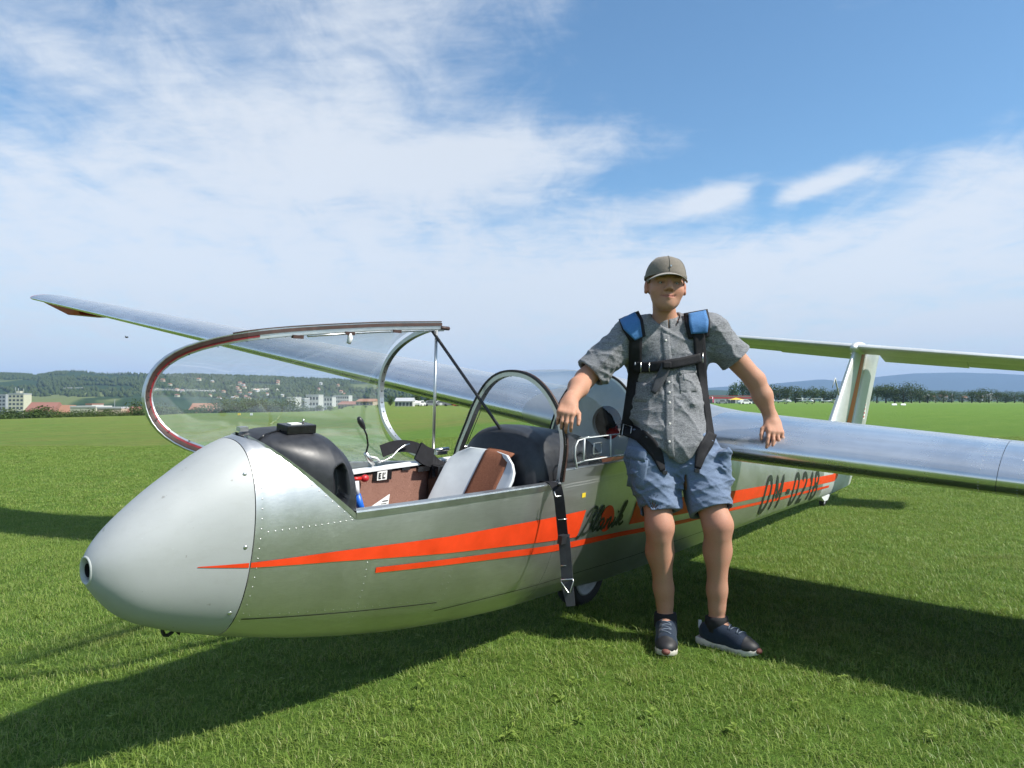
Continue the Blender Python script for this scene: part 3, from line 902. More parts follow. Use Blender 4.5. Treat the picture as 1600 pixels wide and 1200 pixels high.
# vent frame and handle on the near side of the rear canopy
def on_side(s, h, off):
    q = min(max((h-0.10)/0.24, 0), 1)
    return (s, float(side_l(np.array(s), np.array(h)))+off+0.034*min(max((2.64-s)/0.8, 0), 1)*q*q*(3-2*q), h)
def side_strip(pts, wd, off, name, mat, parent, th=0.004):
    mb = MB()
    mb.tube([L(*on_side(s, h, off)) for s, h in pts], wd, 6, flat=0.6)
    return mb.build(name, M[mat], parent)
vent = side_strip([(1.93, 0.20), (1.99, 0.205), (2.15, 0.207), (2.38, 0.205), (2.58, 0.20)], 0.007, 0.004, 'vent_rail', 'acrylic_edge', rc)
side_strip([(1.95, 0.315), (2.15, 0.312), (2.38, 0.31), (2.58, 0.305)], 0.006, 0.004, 'vent_rail', 'acrylic_edge', rc)
side_strip([(1.985, 0.21), (1.985, 0.31)], 0.005, 0.006, 'vent_edge', 'white', rc)
side_strip([(2.235, 0.21), (2.235, 0.31)], 0.004, 0.006, 'vent_edge', 'white', rc)
side_strip([(1.985, 0.208), (2.235, 0.208)], 0.004, 0.008, 'vent_edge', 'white', rc)
side_strip([(1.985, 0.312), (2.235, 0.312)], 0.0035, 0.008, 'vent_edge', 'white', rc)
side_strip([(2.06, 0.235), (2.06, 0.285), (2.13, 0.285), (2.13, 0.235), (2.055, 0.235)], 0.004, 0.012, 'vent_handle', 'acrylic_edge', rc)
side_strip([(1.985, 0.31), (1.93, 0.305), (1.905, 0.28), (1.905, 0.24), (1.925, 0.2), (1.935, 0.18)], 0.004, 0.006, 'vent_edge', 'white', rc)
# grey bulkhead with a round opening behind the rear seat
hc_, hh_, hr_ = 0.06, 0.318, 0.094
out = fpt(np.full(80, 2.622), np.linspace(-PI, PI, 81)[:-1], -0.012)
inn = np.stack([np.full(80, 2.622), hc_+hr_*np.sin(np.linspace(-PI, PI, 81)[:-1]), hh_+hr_*np.cos(np.linspace(-PI, PI, 81)[:-1])], -1)
lip = inn.copy(); lip[:, 0] += 0.03
MB().grid(LA(np.array([out, inn, lip])), wrap=True).build('rear_bulkhead', M['grey_panel'], glider, False)
MB().box(L(2.95, 0, 0.1), (0.02, 0.5, 0.7)).build('compartment_wall', M['dark'], glider, False)
def loose(name, q, label, cat):
    e_ = empty(name, gw(*q)); e_.rotation_euler = mw.to_euler(); tag(e_, label, cat); return e_
rb_ = loose('bag', (2.80, 0.03, 0.19), 'small red bag seen through the round opening behind the rear seat', 'bag')
MB().sphere((0, 0, 0.045), (0.06, 0.07, 0.045)).build('pouch', M['red_plastic'], rb_)
MB().tube([(-0.03, 0, 0.085), (0, 0, 0.105), (0.03, 0, 0.085)], 0.006, 6).build('handle', M['red'], rb_)
bb_ = loose('storage_box', (2.86, 0.15, 0.20), 'blue box with white front seen through the round opening behind the rear seat', 'box')
b = MB().box((0, 0, 0.09), (0.06, 0.13, 0.18)).build('case', M['blue_plastic'], bb_, False); bevel(b, 0.006)
MB().box((-0.032, 0.0, 0.10), (0.004, 0.07, 0.09)).build('front_label', M['grey_panel'], bb_, False)
# rear seat back, brown
rows = [[(s, l, h-0.03*(1-(l/0.24)**2)) for l in np.linspace(-0.24, 0.24, 9)] for s, h in ((2.30, -0.3), (2.42, 0.02), (2.50, 0.14), (2.53, 0.17))]
MB().grid(LA(np.array(rows))).build('rear_seat', M['carpet_dark'], glider)

# --- open front canopy (hinged along the far sill)
HL, HH, HA = -0.335, 0.072, R(97)
def open_xf(G):
    G = np.asarray(G, float)
    dl, dh = (G[..., 1]-HL)*1.075, G[..., 2]-HH-0.02
    return np.stack([0.448+(G[..., 0]-0.448)*0.985, HL+dl*math.cos(HA)-dh*math.sin(HA), HH+dl*math.sin(HA)+dh*math.cos(HA)], -1)
canopy = empty('front_canopy'); canopy.parent = glider
tag(canopy, 'front canopy swung open to the far side')
SF = 0.448                                           # foremost point of the canopy
CN = (np.array([0.0, 0.004, 0.012, 0.03, 0.06, 0.11, 0.18, 0.30, 0.46, 0.66, 0.96, 1.40]), np.array([0.0, 0.040, 0.070, 0.105, 0.140, 0.172, 0.200, 0.226, 0.247, 0.268, 0.296, 0.326]))
def cbase(s, side=1):
    """half width and height of the canopy base at station s; the near rail tapers earlier"""
    s = min(max(s, SF), 1.85)
    hb = SILL+0.014+0.245*(max(0.0, (0.78-s-0.02))/(0.78-SF-0.02)) if s < 0.78 else SILL+0.014
    near_ = float(np.interp(s-SF, *CN))
    if side > 0: return near_, hb
    far_ = float(side_l(np.array(max(s, 0.80)), np.array(SILL+0.014)))
    v = min(max((s-SF)/0.75, 0), 1); v = v*v*(3-2*v)
    return near_*(1-v)+far_*v, hb
rows = []
fs_ = list(SF+np.array([0.0005, 0.004, 0.010, 0.02, 0.035, 0.055, 0.08, 0.11, 0.15, 0.20, 0.26]))
cs_ = list(np.linspace(1.79, 0.74, 32))+fs_[::-1]
for s in cs_:
    ln_, hb = cbase(s, 1); lf_, _ = cbase(s, -1)
    tp = float(np.interp(s, [SF, 0.5, 0.6, 0.78], [0.382, 0.392, 0.405, float(sec(np.array(0.78))[0])])) if s < 0.78 else float(sec(np.array(s))[0])
    an = np.linspace(-PI/2, PI/2, 57); sn = np.sin(an)
    rows.append(np.stack([np.full(57, s), np.where(sn > 0, ln_, lf_)*spow(sn, 0.89), hb+max(0.004, tp-hb-0.004)*spow(np.cos(an), 0.80)], -1))
MB().grid(LA(open_xf(np.array(rows)))).build('canopy_glass', M['acrylic'], canopy)
ss_ = [1.80]+list(np.linspace(1.76, 0.74, 26))+fs_[::-1]
base = np.array([(s, *cbase(s, 1)) for s in ss_]+[(SF, 0.0, cbase(SF)[1])]+[(s, -cbase(s, -1)[0], cbase(s, -1)[1]) for s in ss_[::-1]])
for _ in range(3): base[2:-2] = (base[1:-3]+2*base[2:-2]+base[3:-1])/4
def frame_bar(pts, prof, name, mat, parent):
    rows = []
    cen = np.array([1.1, 0, 0.25])
    for i in range(len(pts)):
        a, b = pts[max(0, i-1)], pts[min(len(pts)-1, i+1)]
        t = (b-a)/np.linalg.norm(b-a)
        up = np.array([0, 0, 1.0]); up = up-t*(up@t); up /= np.linalg.norm(up)
        outw = np.cross(t, up)
        if outw@(pts[i]-cen) < 0: outw = -outw
        rows.append([pts[i]+outw*x+up*y for x, y in prof])
    o = MB().grid(LA(open_xf(np.array(rows))), wrap=True).build(name, M[mat], parent, False)
    return autosmooth(o, 50)
cf = frame_bar(base, [(-0.020, -0.010), (-0.022, 0.010), (-0.014, 0.016), (0.006, 0.016), (0.008, 0.010), (0.008, -0.010)], 'canopy_frame', 'frame', canopy)
sl_ = base[:len(base)-24]
frame_bar(np.array([q for q in sl_ if q[0] < 0.80]), [(-0.013, -0.0135), (-0.013, -0.0105), (-0.004, -0.0105), (-0.004, -0.0135)], 'frame_seal', 'red_seal', cf)
frame_bar(sl_, [(-0.005, -0.0155), (-0.005, -0.0105), (0.0085, -0.0105), (0.0085, -0.0155)], 'rubber_seal', 'seal', cf)
frame_bar(base, [(0.009, -0.013), (0.009, 0.012), (0.0125, 0.012), (0.0125, -0.013)], 'frame_edge', 'frame', cf)
fr_top = np.array([q for q in base if q[1] > 0.0 and q[0] > 0.66])
frame_bar(fr_top, [(0.013, -0.016), (0.013, 0.010), (0.017, 0.010), (0.017, -0.016)], 'top_edge_seal', 'seal', cf)
ac = arch(1.80, -0.012, SILL+0.012)
ca = hoop(ac, 0.030, 0.022, 'frame', 'canopy_arch', canopy, open_xf)
hoop(arch(1.812, 0.003, SILL+0.012), 0.010, 0.008, 'seal', 'arch_seal', ca, open_xf)
dots(ac, 0, 'arch_screws', ca, 2, 0.0115, 0.0042, open_xf)
dots(base[::2], 0, 'frame_screws', cf, 1, 0.0235, 0.0035, open_xf)
# top rail latch rod and catches
def op(s, l, h): return tuple(LA(open_xf(np.array([[s, l, h]])))[0])
cl = lambda s: cbase(s)[0]-0.026
MB().tube([op(s, cl(s), 0.118) for s in (1.0, 1.2, 1.4, 1.6, 1.82)], 0.005, 6).build('latch_rod', M['steel'], canopy)
for s in (0.95, 1.22, 1.5):
    MB().box(op(s, cl(s), 0.118), (0.05, 0.014, 0.014)).build('latch_guide', M['seal'], canopy, False)
MB().tube([op(1.22, cl(1.22), 0.118), op(1.225, cl(1.22)-.02, 0.12), op(1.215, cl(1.22)-.04, 0.118)], [0.009, 0.012, 0.010], 8).build('latch_knob', M['white'], canopy)
MB().tube([op(1.80, cl(1.8)+.012, 0.12), op(1.86, cl(1.8)+.012, 0.12)], 0.010, 8).build('latch_end', M['seal'], canopy)
# prop rod and restraining strap
pr0 = on_plane(677, 706, 1, -0.335); pr1 = on_plane(682, 516, 0, 1.735)
MB().tube([L(*pr0), L(*pr1)], 0.0075, 10).build('prop_rod', M['frame'], canopy)
st0 = on_plane(676, 518, 0, 1.725); st1 = on_plane(846, 762, 1, 0.2)
MB().tube([L(*st0), L(*st1)], 0.008, 8).build('restraint_strut', M['black_gloss'], canopy)
MB().tube([L(*on_plane(752, 640, 0, 1.80)), L(*on_plane(727, 700, 0, 1.80))], 0.0018, 5).build('release_cable', M['dark'], canopy)
# hinge hardware along the far sill
for px_, py_, w_ in ((688, 706, .07), (727, 702, .10)):
    q = on_plane(px_, py_, 1, -0.315)
    MB().box(L(*q), (w_, 0.03, 0.022)).build('hinge', M['frame'], glider, False)
    MB().tube([L(q[0]-w_*.6, q[1]+.012, q[2]+.014), L(q[0]+w_*.6, q[1]+.012, q[2]+.014)], 0.010, 8).build('hinge_pin', M['steel'], glider)

# --- front seat
rows = []
for v in np.linspace(0, 1, 18):
    s = 1.42+0.25*v+0.05*v*v; h = -0.30+0.515*v
    hw = 0.205*(1-0.45*max(0, (v-0.80)/0.20)**2.4)
    rows.append([(s+0.035*(1-(x)**2)-0.02, hw*x, h) for x in np.linspace(-1, 1, 15)])
seat = MB().grid(LA(np.array(rows))).build('front_seat', M['seat'], glider)
solidify(seat, 0.014, 0); bevel(seat, 0.004, 2, 60)
rows = []
for v in np.linspace(0, 0.985, 18):
    s = 1.42+0.25*v+0.05*v*v; h = -0.30+0.515*v
    rows.append([(s+0.035*(1-x*x)-0.02-0.011, 0.205*x, h+0.002) for x in np.linspace(-0.16, 0.62, 9)])
v = 1.0
rows.append([(1.72+0.035*(1-x*x)-0.02+0.010, 0.205*x, 0.222) for x in np.linspace(-0.16, 0.62, 9)])
sc = MB().grid(LA(np.array(rows))).build('seat_carpet', M['carpet_dark'], seat)
solidify(sc, 0.006, 0)
rows = [[(s, l, h) for l in np.linspace(-0.17, 0.17, 7)] for s, h in ((1.44, -0.28), (1.2, -0.29), (0.98, -0.22))]
MB().grid(LA(np.array(rows))).build('seat_pan', M['carpet_dark'], glider)
MB().box(L(1.66, -0.24, 0.03), (0.12, 0.06, 0.16)).build('headrest_box', M['black_gloss'], glider, False)
# lap strap lying on the far sill
def ribbon(pts, wvec, width, th=0.0035):
    """flat strap along pts (already local), wvec gives the across direction for each point"""
    rows = []
    P_ = [Vector(p) for p in pts]
    for i, p in enumerate(P_):
        a, b = P_[max(0, i-1)], P_[min(len(P_)-1, i+1)]
        t = (b-a).normalized()
        w = Vector(wvec[i] if isinstance(wvec, list) else wvec); w = (w-t*w.dot(t)).normalized()
        n = t.cross(w)
        hw = (width[i] if isinstance(width, (list, tuple)) else width)/2
        rows.append([tuple(p+w*hw*x+n*th/2*y) for x, y in ((-1, -1), (1, -1), (1, 1), (-1, 1))])
    return rows
def strap_obj(name, pts, wvec, width, mat, parent, th=0.0035, dense=5):
    P_ = np.array(pts, float); k = np.arange(len(P_)); kk = np.linspace(0, len(P_)-1, (len(P_)-1)*dense+1)
    # catmull-rom through the points
    out = []
    for x in kk:
        i = int(min(math.floor(x), len(P_)-2)); t = x-i
        p0, p1, p2, p3 = P_[max(i-1, 0)], P_[i], P_[i+1], P_[min(i+2, len(P_)-1)]
        out.append(0.5*((2*p1)+(-p0+p2)*t+(2*p0-5*p1+4*p2-p3)*t*t+(-p0+3*p1-3*p2+p3)*t**3))
    wv = wvec
    if isinstance(wvec, list):
        W2 = np.array(wvec, float); wv = [tuple(np.array([np.interp(x, k, W2[:, j]) for j in range(3)])) for x in kk]
    wd = [float(np.interp(x, k, width)) for x in kk] if isinstance(width, (list, tuple)) else width
    rows = ribbon(out, wv, wd, th)
    mb = MB().grid(np.array(rows), wrap=True)
    n = len(rows); mb.f.append((0, 1, 2, 3)); mb.f.append((4*n-1, 4*n-2, 4*n-3, 4*n-4))
    return mb.build(name, M[mat], parent, False)
pl = [L(*on_plane(x, y, 1, l)) for x, y, l in ((596, 705, -.31), (622, 697, -.31), (650, 700, -.30), (668, 712, -.28), (690, 727, -.25), (720, 730, -.23), (760, 728, -.21))]
strap_obj('shoulder_strap', pl, [(0, .3, 1)]*4+[(0, .6, .6)]*3, 0.055, 'web', glider)
pl = [L(*on_plane(x, y, 1, l)) for x, y, l in ((653, 704, -.29), (664, 712, -.28), (676, 716, -.27))]
strap_obj('strap_loop', pl, (0, .3, 1), 0.09, 'web', glider, 0.012)
pl = [L(*on_plane(x, y, 1, l)) for x, y, l in ((676, 735, -.24), (700, 738, -.23), (735, 741, -.21), (760, 744, -.2))]
strap_obj('lap_strap', pl, (0, .3, 1), 0.06, 'web', glider)
MB().box(L(*on_plane(664, 732, 1, -0.265)), (0.10, 0.014, 0.022)).build('buckle', M['black_gloss'], glider, False)
MB().tube([L(*on_plane(x, y, 1, -.285)) for x, y in ((590, 722), (600, 720), (612, 714), (622, 703), (632, 696), (640, 694))], 0.004, 6).build('cable', M['steel'], glider)
# gooseneck microphone on the far sill
g0 = lambda x, y, l=-0.285: L(*on_plane(x, y, 1, l))
mic = MB().tube([g0(572, 708), g0(575, 695), g0(573, 680), g0(568, 668)], 0.004, 8).build('microphone_stalk', M['black_gloss'], glider)
MB().tube([g0(569.5, 670), g0(567, 666), g0(563, 658), g0(560.5, 652.5)], [0.006, 0.011, 0.0135, 0.008], 10).build('microphone_head', M['black_plastic'], mic)
MB().tube([g0(571, 708), g0(577, 718), g0(583, 726)], [0.010, 0.012, 0.010], 8).build('microphone_bracket', M['frame'], mic)
MB().tube([g0(578, 714), g0(588, 716), g0(594, 722)], 0.006, 8).build('microphone_clamp', M['white'], mic)
# small fittings on the carpeted far wall
def wall_pt(x, y, off=0.004):
    q = on_plane(x, y, 1, -0.26)
    for _ in range(4):
        q = on_plane(x, y, 1, -(float(side_l(np.array(q[0]), np.array(q[2])))-0.026-off))
    return q
q = wall_pt(597, 742.5)
MB().box(L(*q), (0.108, 0.006, 0.046)).build('wall_placard', M['black_gloss'], glider, False)
pq = glider.children[-1]
mb = MB().box(L(q[0]-0.004, q[1]+0.004, q[2]), (0.056, 0.003, 0.040))
mb.build('placard_plate', M['paper'], pq, False)
mb = MB()
for (a, b, w, h_) in ((-.026, 0, .007, .036), (-.017, .0145, .014, .007), (-.017, 0, .012, .007), (-.017, -.0145, .014, .007), (.006, 0, .007, .036), (.016, -.0145, .018, .007), (.021, .012, .006, .012)):
    mb.box(L(q[0]-0.004+a*.7, q[1]+0.0065, q[2]+b*.72), (w*.7, 0.002, h_*.72))
mb.build('placard_lettering', M['black_gloss'], pq, False)
q = wall_pt(634, 732)
MB().box(L(*q), (0.05, 0.006, 0.016)).build('wall_label', M['black_gloss'], glider, False)
q = wall_pt(562, 746)
rk = MB().tube([L(q[0]-.05, q[1]+.01, q[2]), L(q[0]-.01, q[1]+.02, q[2])], 0.008, 8).build('release_knob', M['red_plastic'], glider)
MB().sphere(L(q[0]+0.008, q[1]+.024, q[2]), (.02, .016, .016)).build('knob_ball', M['red'], rk)
# blue lever grip
b0, b1 = on_plane(557.5, 773, 1, -0.10), on_plane(567, 806, 1, -0.09)
bl = MB().tube([L(*b0), L(*b1)], 0.0155, 12).build('blue_lever_grip', M['blue_plastic'], glider)
MB().tube([L(*on_plane(556, 752, 1, -0.11)), L(*b0)], 0.012, 10).build('lever_rod', M['white'], bl)

# --- wheel
M['roof_rim'] = simple('dull_grey_rim', (0.36, 0.37, 0.38), 0.5, 0, 0.15, 30)
def wheel(s, h, l, rt, rr, wd, name, parent):
    mb = MB()
    tp = [(rr, -wd*.36), (rr+(rt-rr)*.55, -wd*.5), (rt-.006, -wd*.30), (rt, -wd*.12), (rt, wd*.12), (rt-.006, wd*.30), (rr+(rt-rr)*.55, wd*.5), (rr, wd*.36)]
    t = MB().lathe(tp, L(s, l, h), (0, 1, 0), 36).build('tyre', M['rubber'], parent)
    r = MB().lathe([(rr, -wd*.36), (rr+.004, -wd*.40), (rr-.010, -wd*.42), (rr-.02, -wd*.26), (rr*.45, -wd*.16), (rr*.40, -wd*.36), (0.001, -wd*.38)], L(s, l, h), (0, 1, 0), 36).build('wheel_rim', M['roof_rim'], parent)
    return t, r
wl = empty('main_wheel'); wl.parent = glider
wheel(2.60, -0.7225+0.185, 0.0, 0.188, 0.115, 0.13, 'main_wheel', wl)
MB().box(L(2.60, 0.0, -0.54), (0.26, 0.13, 0.05)).build('wheel_housing', M['dark'], glider, False)
tw = empty('tail_wheel'); tw.parent = glider
hz = to_g((GO+7.40*GA)+np.array([0, 0, 0]))
tz = -(GO[2]+7.40*GA[2])/GU[2]
wheel(7.40, tz+0.062, 0.0, 0.062, 0.03, 0.05, 'tail_wheel', tw)
mb = MB()
mb.prism([(L(7.20, 0, -.66)[0], L(7.2, 0, -.66)[2]), (L(7.52, 0, -.67)[0], L(7.5, 0, -.67)[2]), (L(7.46, 0, -.71)[0], L(7.46, 0, tz+.075)[2]), (L(7.34, 0, -.71)[0], L(7.34, 0, tz+.07)[2])], 1, -0.035, 0.035)
mb.build('tail_wheel_fork', M['white'], tw, False)

# --- wings
def foil(n=26):
    x = (1-np.cos(np.linspace(0, PI, n)))/2
    yt = 5*(0.2969*np.sqrt(x)-0.1260*x-0.3516*x**2+0.2843*x**3-0.1036*x**4)
    cam = 0.035*np.where(x < .45, (2*.45*x-x*x)/.45**2, ((1-.9)+2*.45*x-x*x)/(.55**2))
    up = np.stack([x, cam+yt], -1); lo = np.stack([x, cam-yt], -1)
    return np.concatenate([up[::-1], lo[1:-1]]), x
def wing_ring(l, sle, ch, th, hle, inc, x0=0.0, x1=1.0, n=26):
    x = x0+(x1-x0)*(1-np.cos(np.linspace(0, PI, n)))/2
    yt = 5*th*(0.2969*np.sqrt(x)-0.1260*x-0.3516*x**2+0.2843*x**3-0.1036*x**4)
    cam = 0.035*np.where(x < .45, (2*.45*x-x*x)/.45**2, ((1-.9)+2*.45*x-x*x)/(.55**2))
    P_ = np.concatenate([np.stack([x, cam+yt], -1)[::-1], np.stack([x, cam-yt], -1)[1:]])
    ca, sa = math.cos(inc), math.sin(inc)
    s = sle+ch*(P_[:, 0]*ca+P_[:, 1]*sa); h = hle+ch*(P_[:, 1]*ca-P_[:, 0]*sa)
    return np.stack([s, np.full(len(s), l), h], -1)
SPAN = 8.12
def wing_at(al):
    v = np.clip((al-0.25)/(SPAN-0.25), 0, 1)
    return dict(sle=2.665-0.265*v, ch=1.68-0.92*v, th=0.158-0.045*v, hle=0.262+0.050*al, inc=R(3.6)-R(2.2)*v)
def wing_grid(sg, a, b, n, x0=0.0, x1=1.0, m=26):
    rows = []
    for al in np.linspace(a, b, n):
        p = wing_at(al)
        rows.append(wing_ring(sg*al, p['sle'], p['ch'], p['th'], p['hle'], p['inc'], x0, x1, m))
    return np.array(rows)
def cap(mb, n, m, first):
    k = 0 if first else (n-1)*m
    ids = tuple(range(k, k+m))
    mb.f.append(ids if first else ids[::-1])
for sg, nm in ((1, 'left_wing'), (-1, 'right_wing')):
    wg = empty(nm); wg.parent = glider
    wg.name = 'wing'
    joints = [0.15, 0.55, 1.86, 3.3, 4.9, 6.4, SPAN-0.12]
    for a, b in zip(joints[:-1], joints[1:]):
        G = wing_grid(sg, a+0.001, b-0.001, 8, 0.0, 0.735 if a > 1 else 1.0)
        mb = MB().grid(LA(G), wrap=True)
        o = mb.build('wing_panel', M['wing'], wg)
        autosmooth(o, 60)
    # flap and aileron behind the rear spar
    for a, b, nm2, dr in ((1.865, 4.4, 'flap', 0), (4.405, SPAN-0.13, 'aileron', R(4) if sg < 0 else R(-4))):
        G = wing_grid(sg, a, b, 12, 0.738, 1.0, 10)
        hx = G[:, 9, :].mean(0)
        piv = G[:, -1:, :]*0
        mid = (G[:, 9, :]+0)[:, None, :]                      # leading point of each section
        d = G-mid
        c_, s_ = math.cos(dr), math.sin(dr)
        G2 = mid+np.stack([d[..., 0]*c_+d[..., 2]*s_, d[..., 1], d[..., 2]*c_-d[..., 0]*s_], -1)
        o = MB().grid(LA(G2), wrap=True).build(nm2, M['wing'], wg); autosmooth(o, 60)
    # rounded tip
    rows = []
    for k, f_ in enumerate((1.0, 0.97, 0.85, 0.6, 0.25, 0.02)):
        al = SPAN-0.12+0.12*(1-f_**2)**0.5 if f_ < 1 else SPAN-0.12
        p = wing_at(SPAN-0.12)
        rr_ = wing_ring(sg*al, p['sle'], p['ch'], p['th'], p['hle']+0.05*(al-SPAN+0.12), p['inc'])
        c = np.array([p['sle']+p['ch']*.32, sg*al, p['hle']])
        q = c+(rr_-c)*np.array([0.35+0.65*f_, 1, f_])
        rows.append(q)
    MB().grid(LA(np.array(rows)), wrap=True).build('wing_tip', M['red'], wg)
    # drooping red tip section of the trailing edge
    p = wing_at(7.4)
    mb = MB()
    a_, b_ = 7.05, 8.0
    pts = []
    for al, dd in ((a_, 0.05), (7.35, 0.085), (b_, 0.012)):
        q = wing_at(al); s0, h0 = q['sle']+q['ch']*0.16, q['hle']-q['ch']*0.045
        pts.append([(s0, sg*al, h0+0.006), (s0+0.03, sg*al, h0-dd), (s0+0.36, sg*al, h0-dd-0.01), (s0+0.40, sg*al, h0+0.006)])
    mb.grid(LA(np.array(pts)), wrap=True)
    mb.f.append((0, 1, 2, 3)); mb.f.append((11, 10, 9, 8))
    mb.build('tip_skid', M['red'], wg, False)
    # rivets on the leading edge skins
    mb = MB()
    for al in [0.62, 1.80, 1.93, 3.25, 3.37]:
        G = wing_grid(sg, al, al, 1, 0.0, 0.7, 26)[0]
        for q in G[6:46:1]:
            mb.sphere(L(*q), 0.0019, 5, 3)
    o = mb.build('rivets', M['wing'], wg); o['kind'] = 'stuff'
    # wing root fairing
    G = []
    for al, gx_ in ((0.20, 0.10), (0.30, 0.07), (0.40, 0.03), (0.56, 0.0)):
        p = wing_at(al)
        r_ = wing_ring(sg*al, p['sle']-gx_*0.5, p['ch']+gx_, p['th'], p['hle'], p['inc'])
        c = r_.mean(0); r_ = c+(r_-c)*np.array([1, 1, 1+gx_*2.2])
        G.append(r_)
    MB().grid(LA(np.array(G)), wrap=True).build('wing_root_fairing', M['skin'], wg)

# --- tail
def fin_ring(h, sle, ste, th, n=18):
    x = (1-np.cos(np.linspace(0, PI, n)))/2
    yt = 5*th*(0.2969*np.sqrt(x)-0.1260*x-0.3516*x**2+0.2843*x**3-0.1036*x**4)
    P_ = np.concatenate([np.stack([x, yt], -1)[::-1], np.stack([x, -yt], -1)[1:]])
    c = ste-sle
    return np.stack([sle+c*P_[:, 0], c*P_[:, 1], np.full(len(P_), h)], -1)
def fin_s(h):                     # leading edge, hinge line, trailing edge
    v = (h+0.3)/1.25
    return 6.98+0.98*v, 8.10+0.40*v, 8.80+0.40*v
fin = empty('fin'); fin.parent = glider
rows = []
for h in np.linspace(-0.30, 0.935, 16):
    a, b, c = fin_s(h); rows.append(fin_ring(h, a, b+0.02, 0.13))
o = MB().grid(LA(np.array(rows)), wrap=True).build('fin_skin', M['tail'], fin); autosmooth(o, 60)
rows = []
for h in np.linspace(-0.66, 0.925, 18):
    a, b, c = fin_s(h)
    if h < -0.3: c = 8.80-0.30*(-0.3-h)/0.36; b = 8.10-0.10*(-0.3-h)/0.36
    rows.append(fin_ring(h, b+0.022, c, 0.11))
o = MB().grid(LA(np.array(rows)), wrap=True).build('rudder', M['tail'], fin); autosmooth(o, 60)
mb = o.data
rows = [fin_ring(h, *(fin_s(h)[1]-0.05, fin_s(h)[1]+0.019), 0.0) for h in np.linspace(-.3, .85, 14)]
# orange stripe sweeping up the fin ahead of the hinge line
def fin_l(s, h):
    a, b, c = fin_s(h); x = min(max((s-a)/(b+0.02-a), 0.0), 1.0)
    return (b+0.02-a)*5*0.13*(0.2969*math.sqrt(x)-0.1260*x-0.3516*x**2+0.2843*x**3-0.1036*x**4)
for sg in (1, -1):
    rows = []
    for h in np.linspace(-0.29, 0.90, 26):
        a, b, c = fin_s(h); w_ = 0.24+0.20*(0.86-h)/1.2
        rows.append([(s, sg*(fin_l(s, h)+0.002), h) for s in np.linspace(b-0.10-w_, b-0.10, 4)])
    MB().grid(LA(np.array(rows))).build('fin_stripe', M['dull_orange'], fin, False)
MB().box(L(8.62, 0.030, 0.22), (0.12, 0.004, 0.20)).build('maker_plate', M['paper'], fin, False)
pl_ = fin.children[-1]
for k in range(4): MB().box(L(8.62, 0.033, 0.15+0.047*k), (0.05, 0.002, 0.02)).build('plate_mark', M['red'], pl_, False)
# total energy probe on the fin
q0 = gw(7.42, 0, 0.32)
te = MB().tube([L(7.52, 0, 0.42), L(7.30, 0, 0.60)], 0.008, 6).tube([L(7.30, 0, 0.60), L(7.24, 0, 0.50)], 0.005, 6).build('probe', M['grey_panel'], fin)
stab = empty('tailplane'); stab.parent = glider
def st_ring(l, sle, ste, th, h, dr=0.0, x0=0.0, x1=1.0, n=16):
    x = x0+(x1-x0)*(1-np.cos(np.linspace(0, PI, n)))/2
    yt = 5*th*(0.2969*np.sqrt(x)-0.1260*x-0.3516*x**2+0.2843*x**3-0.1036*x**4)
    P_ = np.concatenate([np.stack([x, yt], -1)[::-1], np.stack([x, -yt], -1)[1:]])
    c = ste-sle
    s, hh = c*P_[:, 0], c*P_[:, 1]
    if x0 > 0:
        s0 = c*x0; d = s-s0
        s, hh = s0+d*math.cos(dr)+hh*math.sin(dr), hh*math.cos(dr)-d*math.sin(dr)
    return np.stack([sle+s, np.full(len(P_), l), h+hh-0.055*(s/c)], -1)
def st_at(l): v = abs(l)/1.78; return 7.90+0.10*v, 8.80-0.06*v
for x0, x1, nm, spans, dr in ((0.0, 0.60, 'stabiliser', ((-1.78, 1.78),), 0), (0.604, 1.0, 'elevator', ((-1.06, -0.16), (0.16, 1.03)), R(14)), (0.604, 0.93, 'outer_elevator', ((-1.72, -1.065), (1.035, 1.72)), R(14))):
    for a, b in spans:
        rows = []
        for l in np.linspace(a, b, 17):
            p = st_at(l); rows.append(st_ring(l, p[0], p[1], 0.11, 0.965+0.004*abs(l), dr, x0, x1))
        mb = MB().grid(LA(np.array(rows)), wrap=True); m_ = len(rows[0]); n_ = len(rows)
        mb.f.append(tuple(range(m_))); mb.f.append(tuple(range(n_*m_-1, (n_-1)*m_-1, -1)))
        o = mb.build(nm, M['tail'], stab); autosmooth(o, 50)
MB().sphere(L(8.15, 0, 0.95), (0.30, 0.075, 0.075), 16, 10).build('tailplane_fairing', M['tail'], stab)

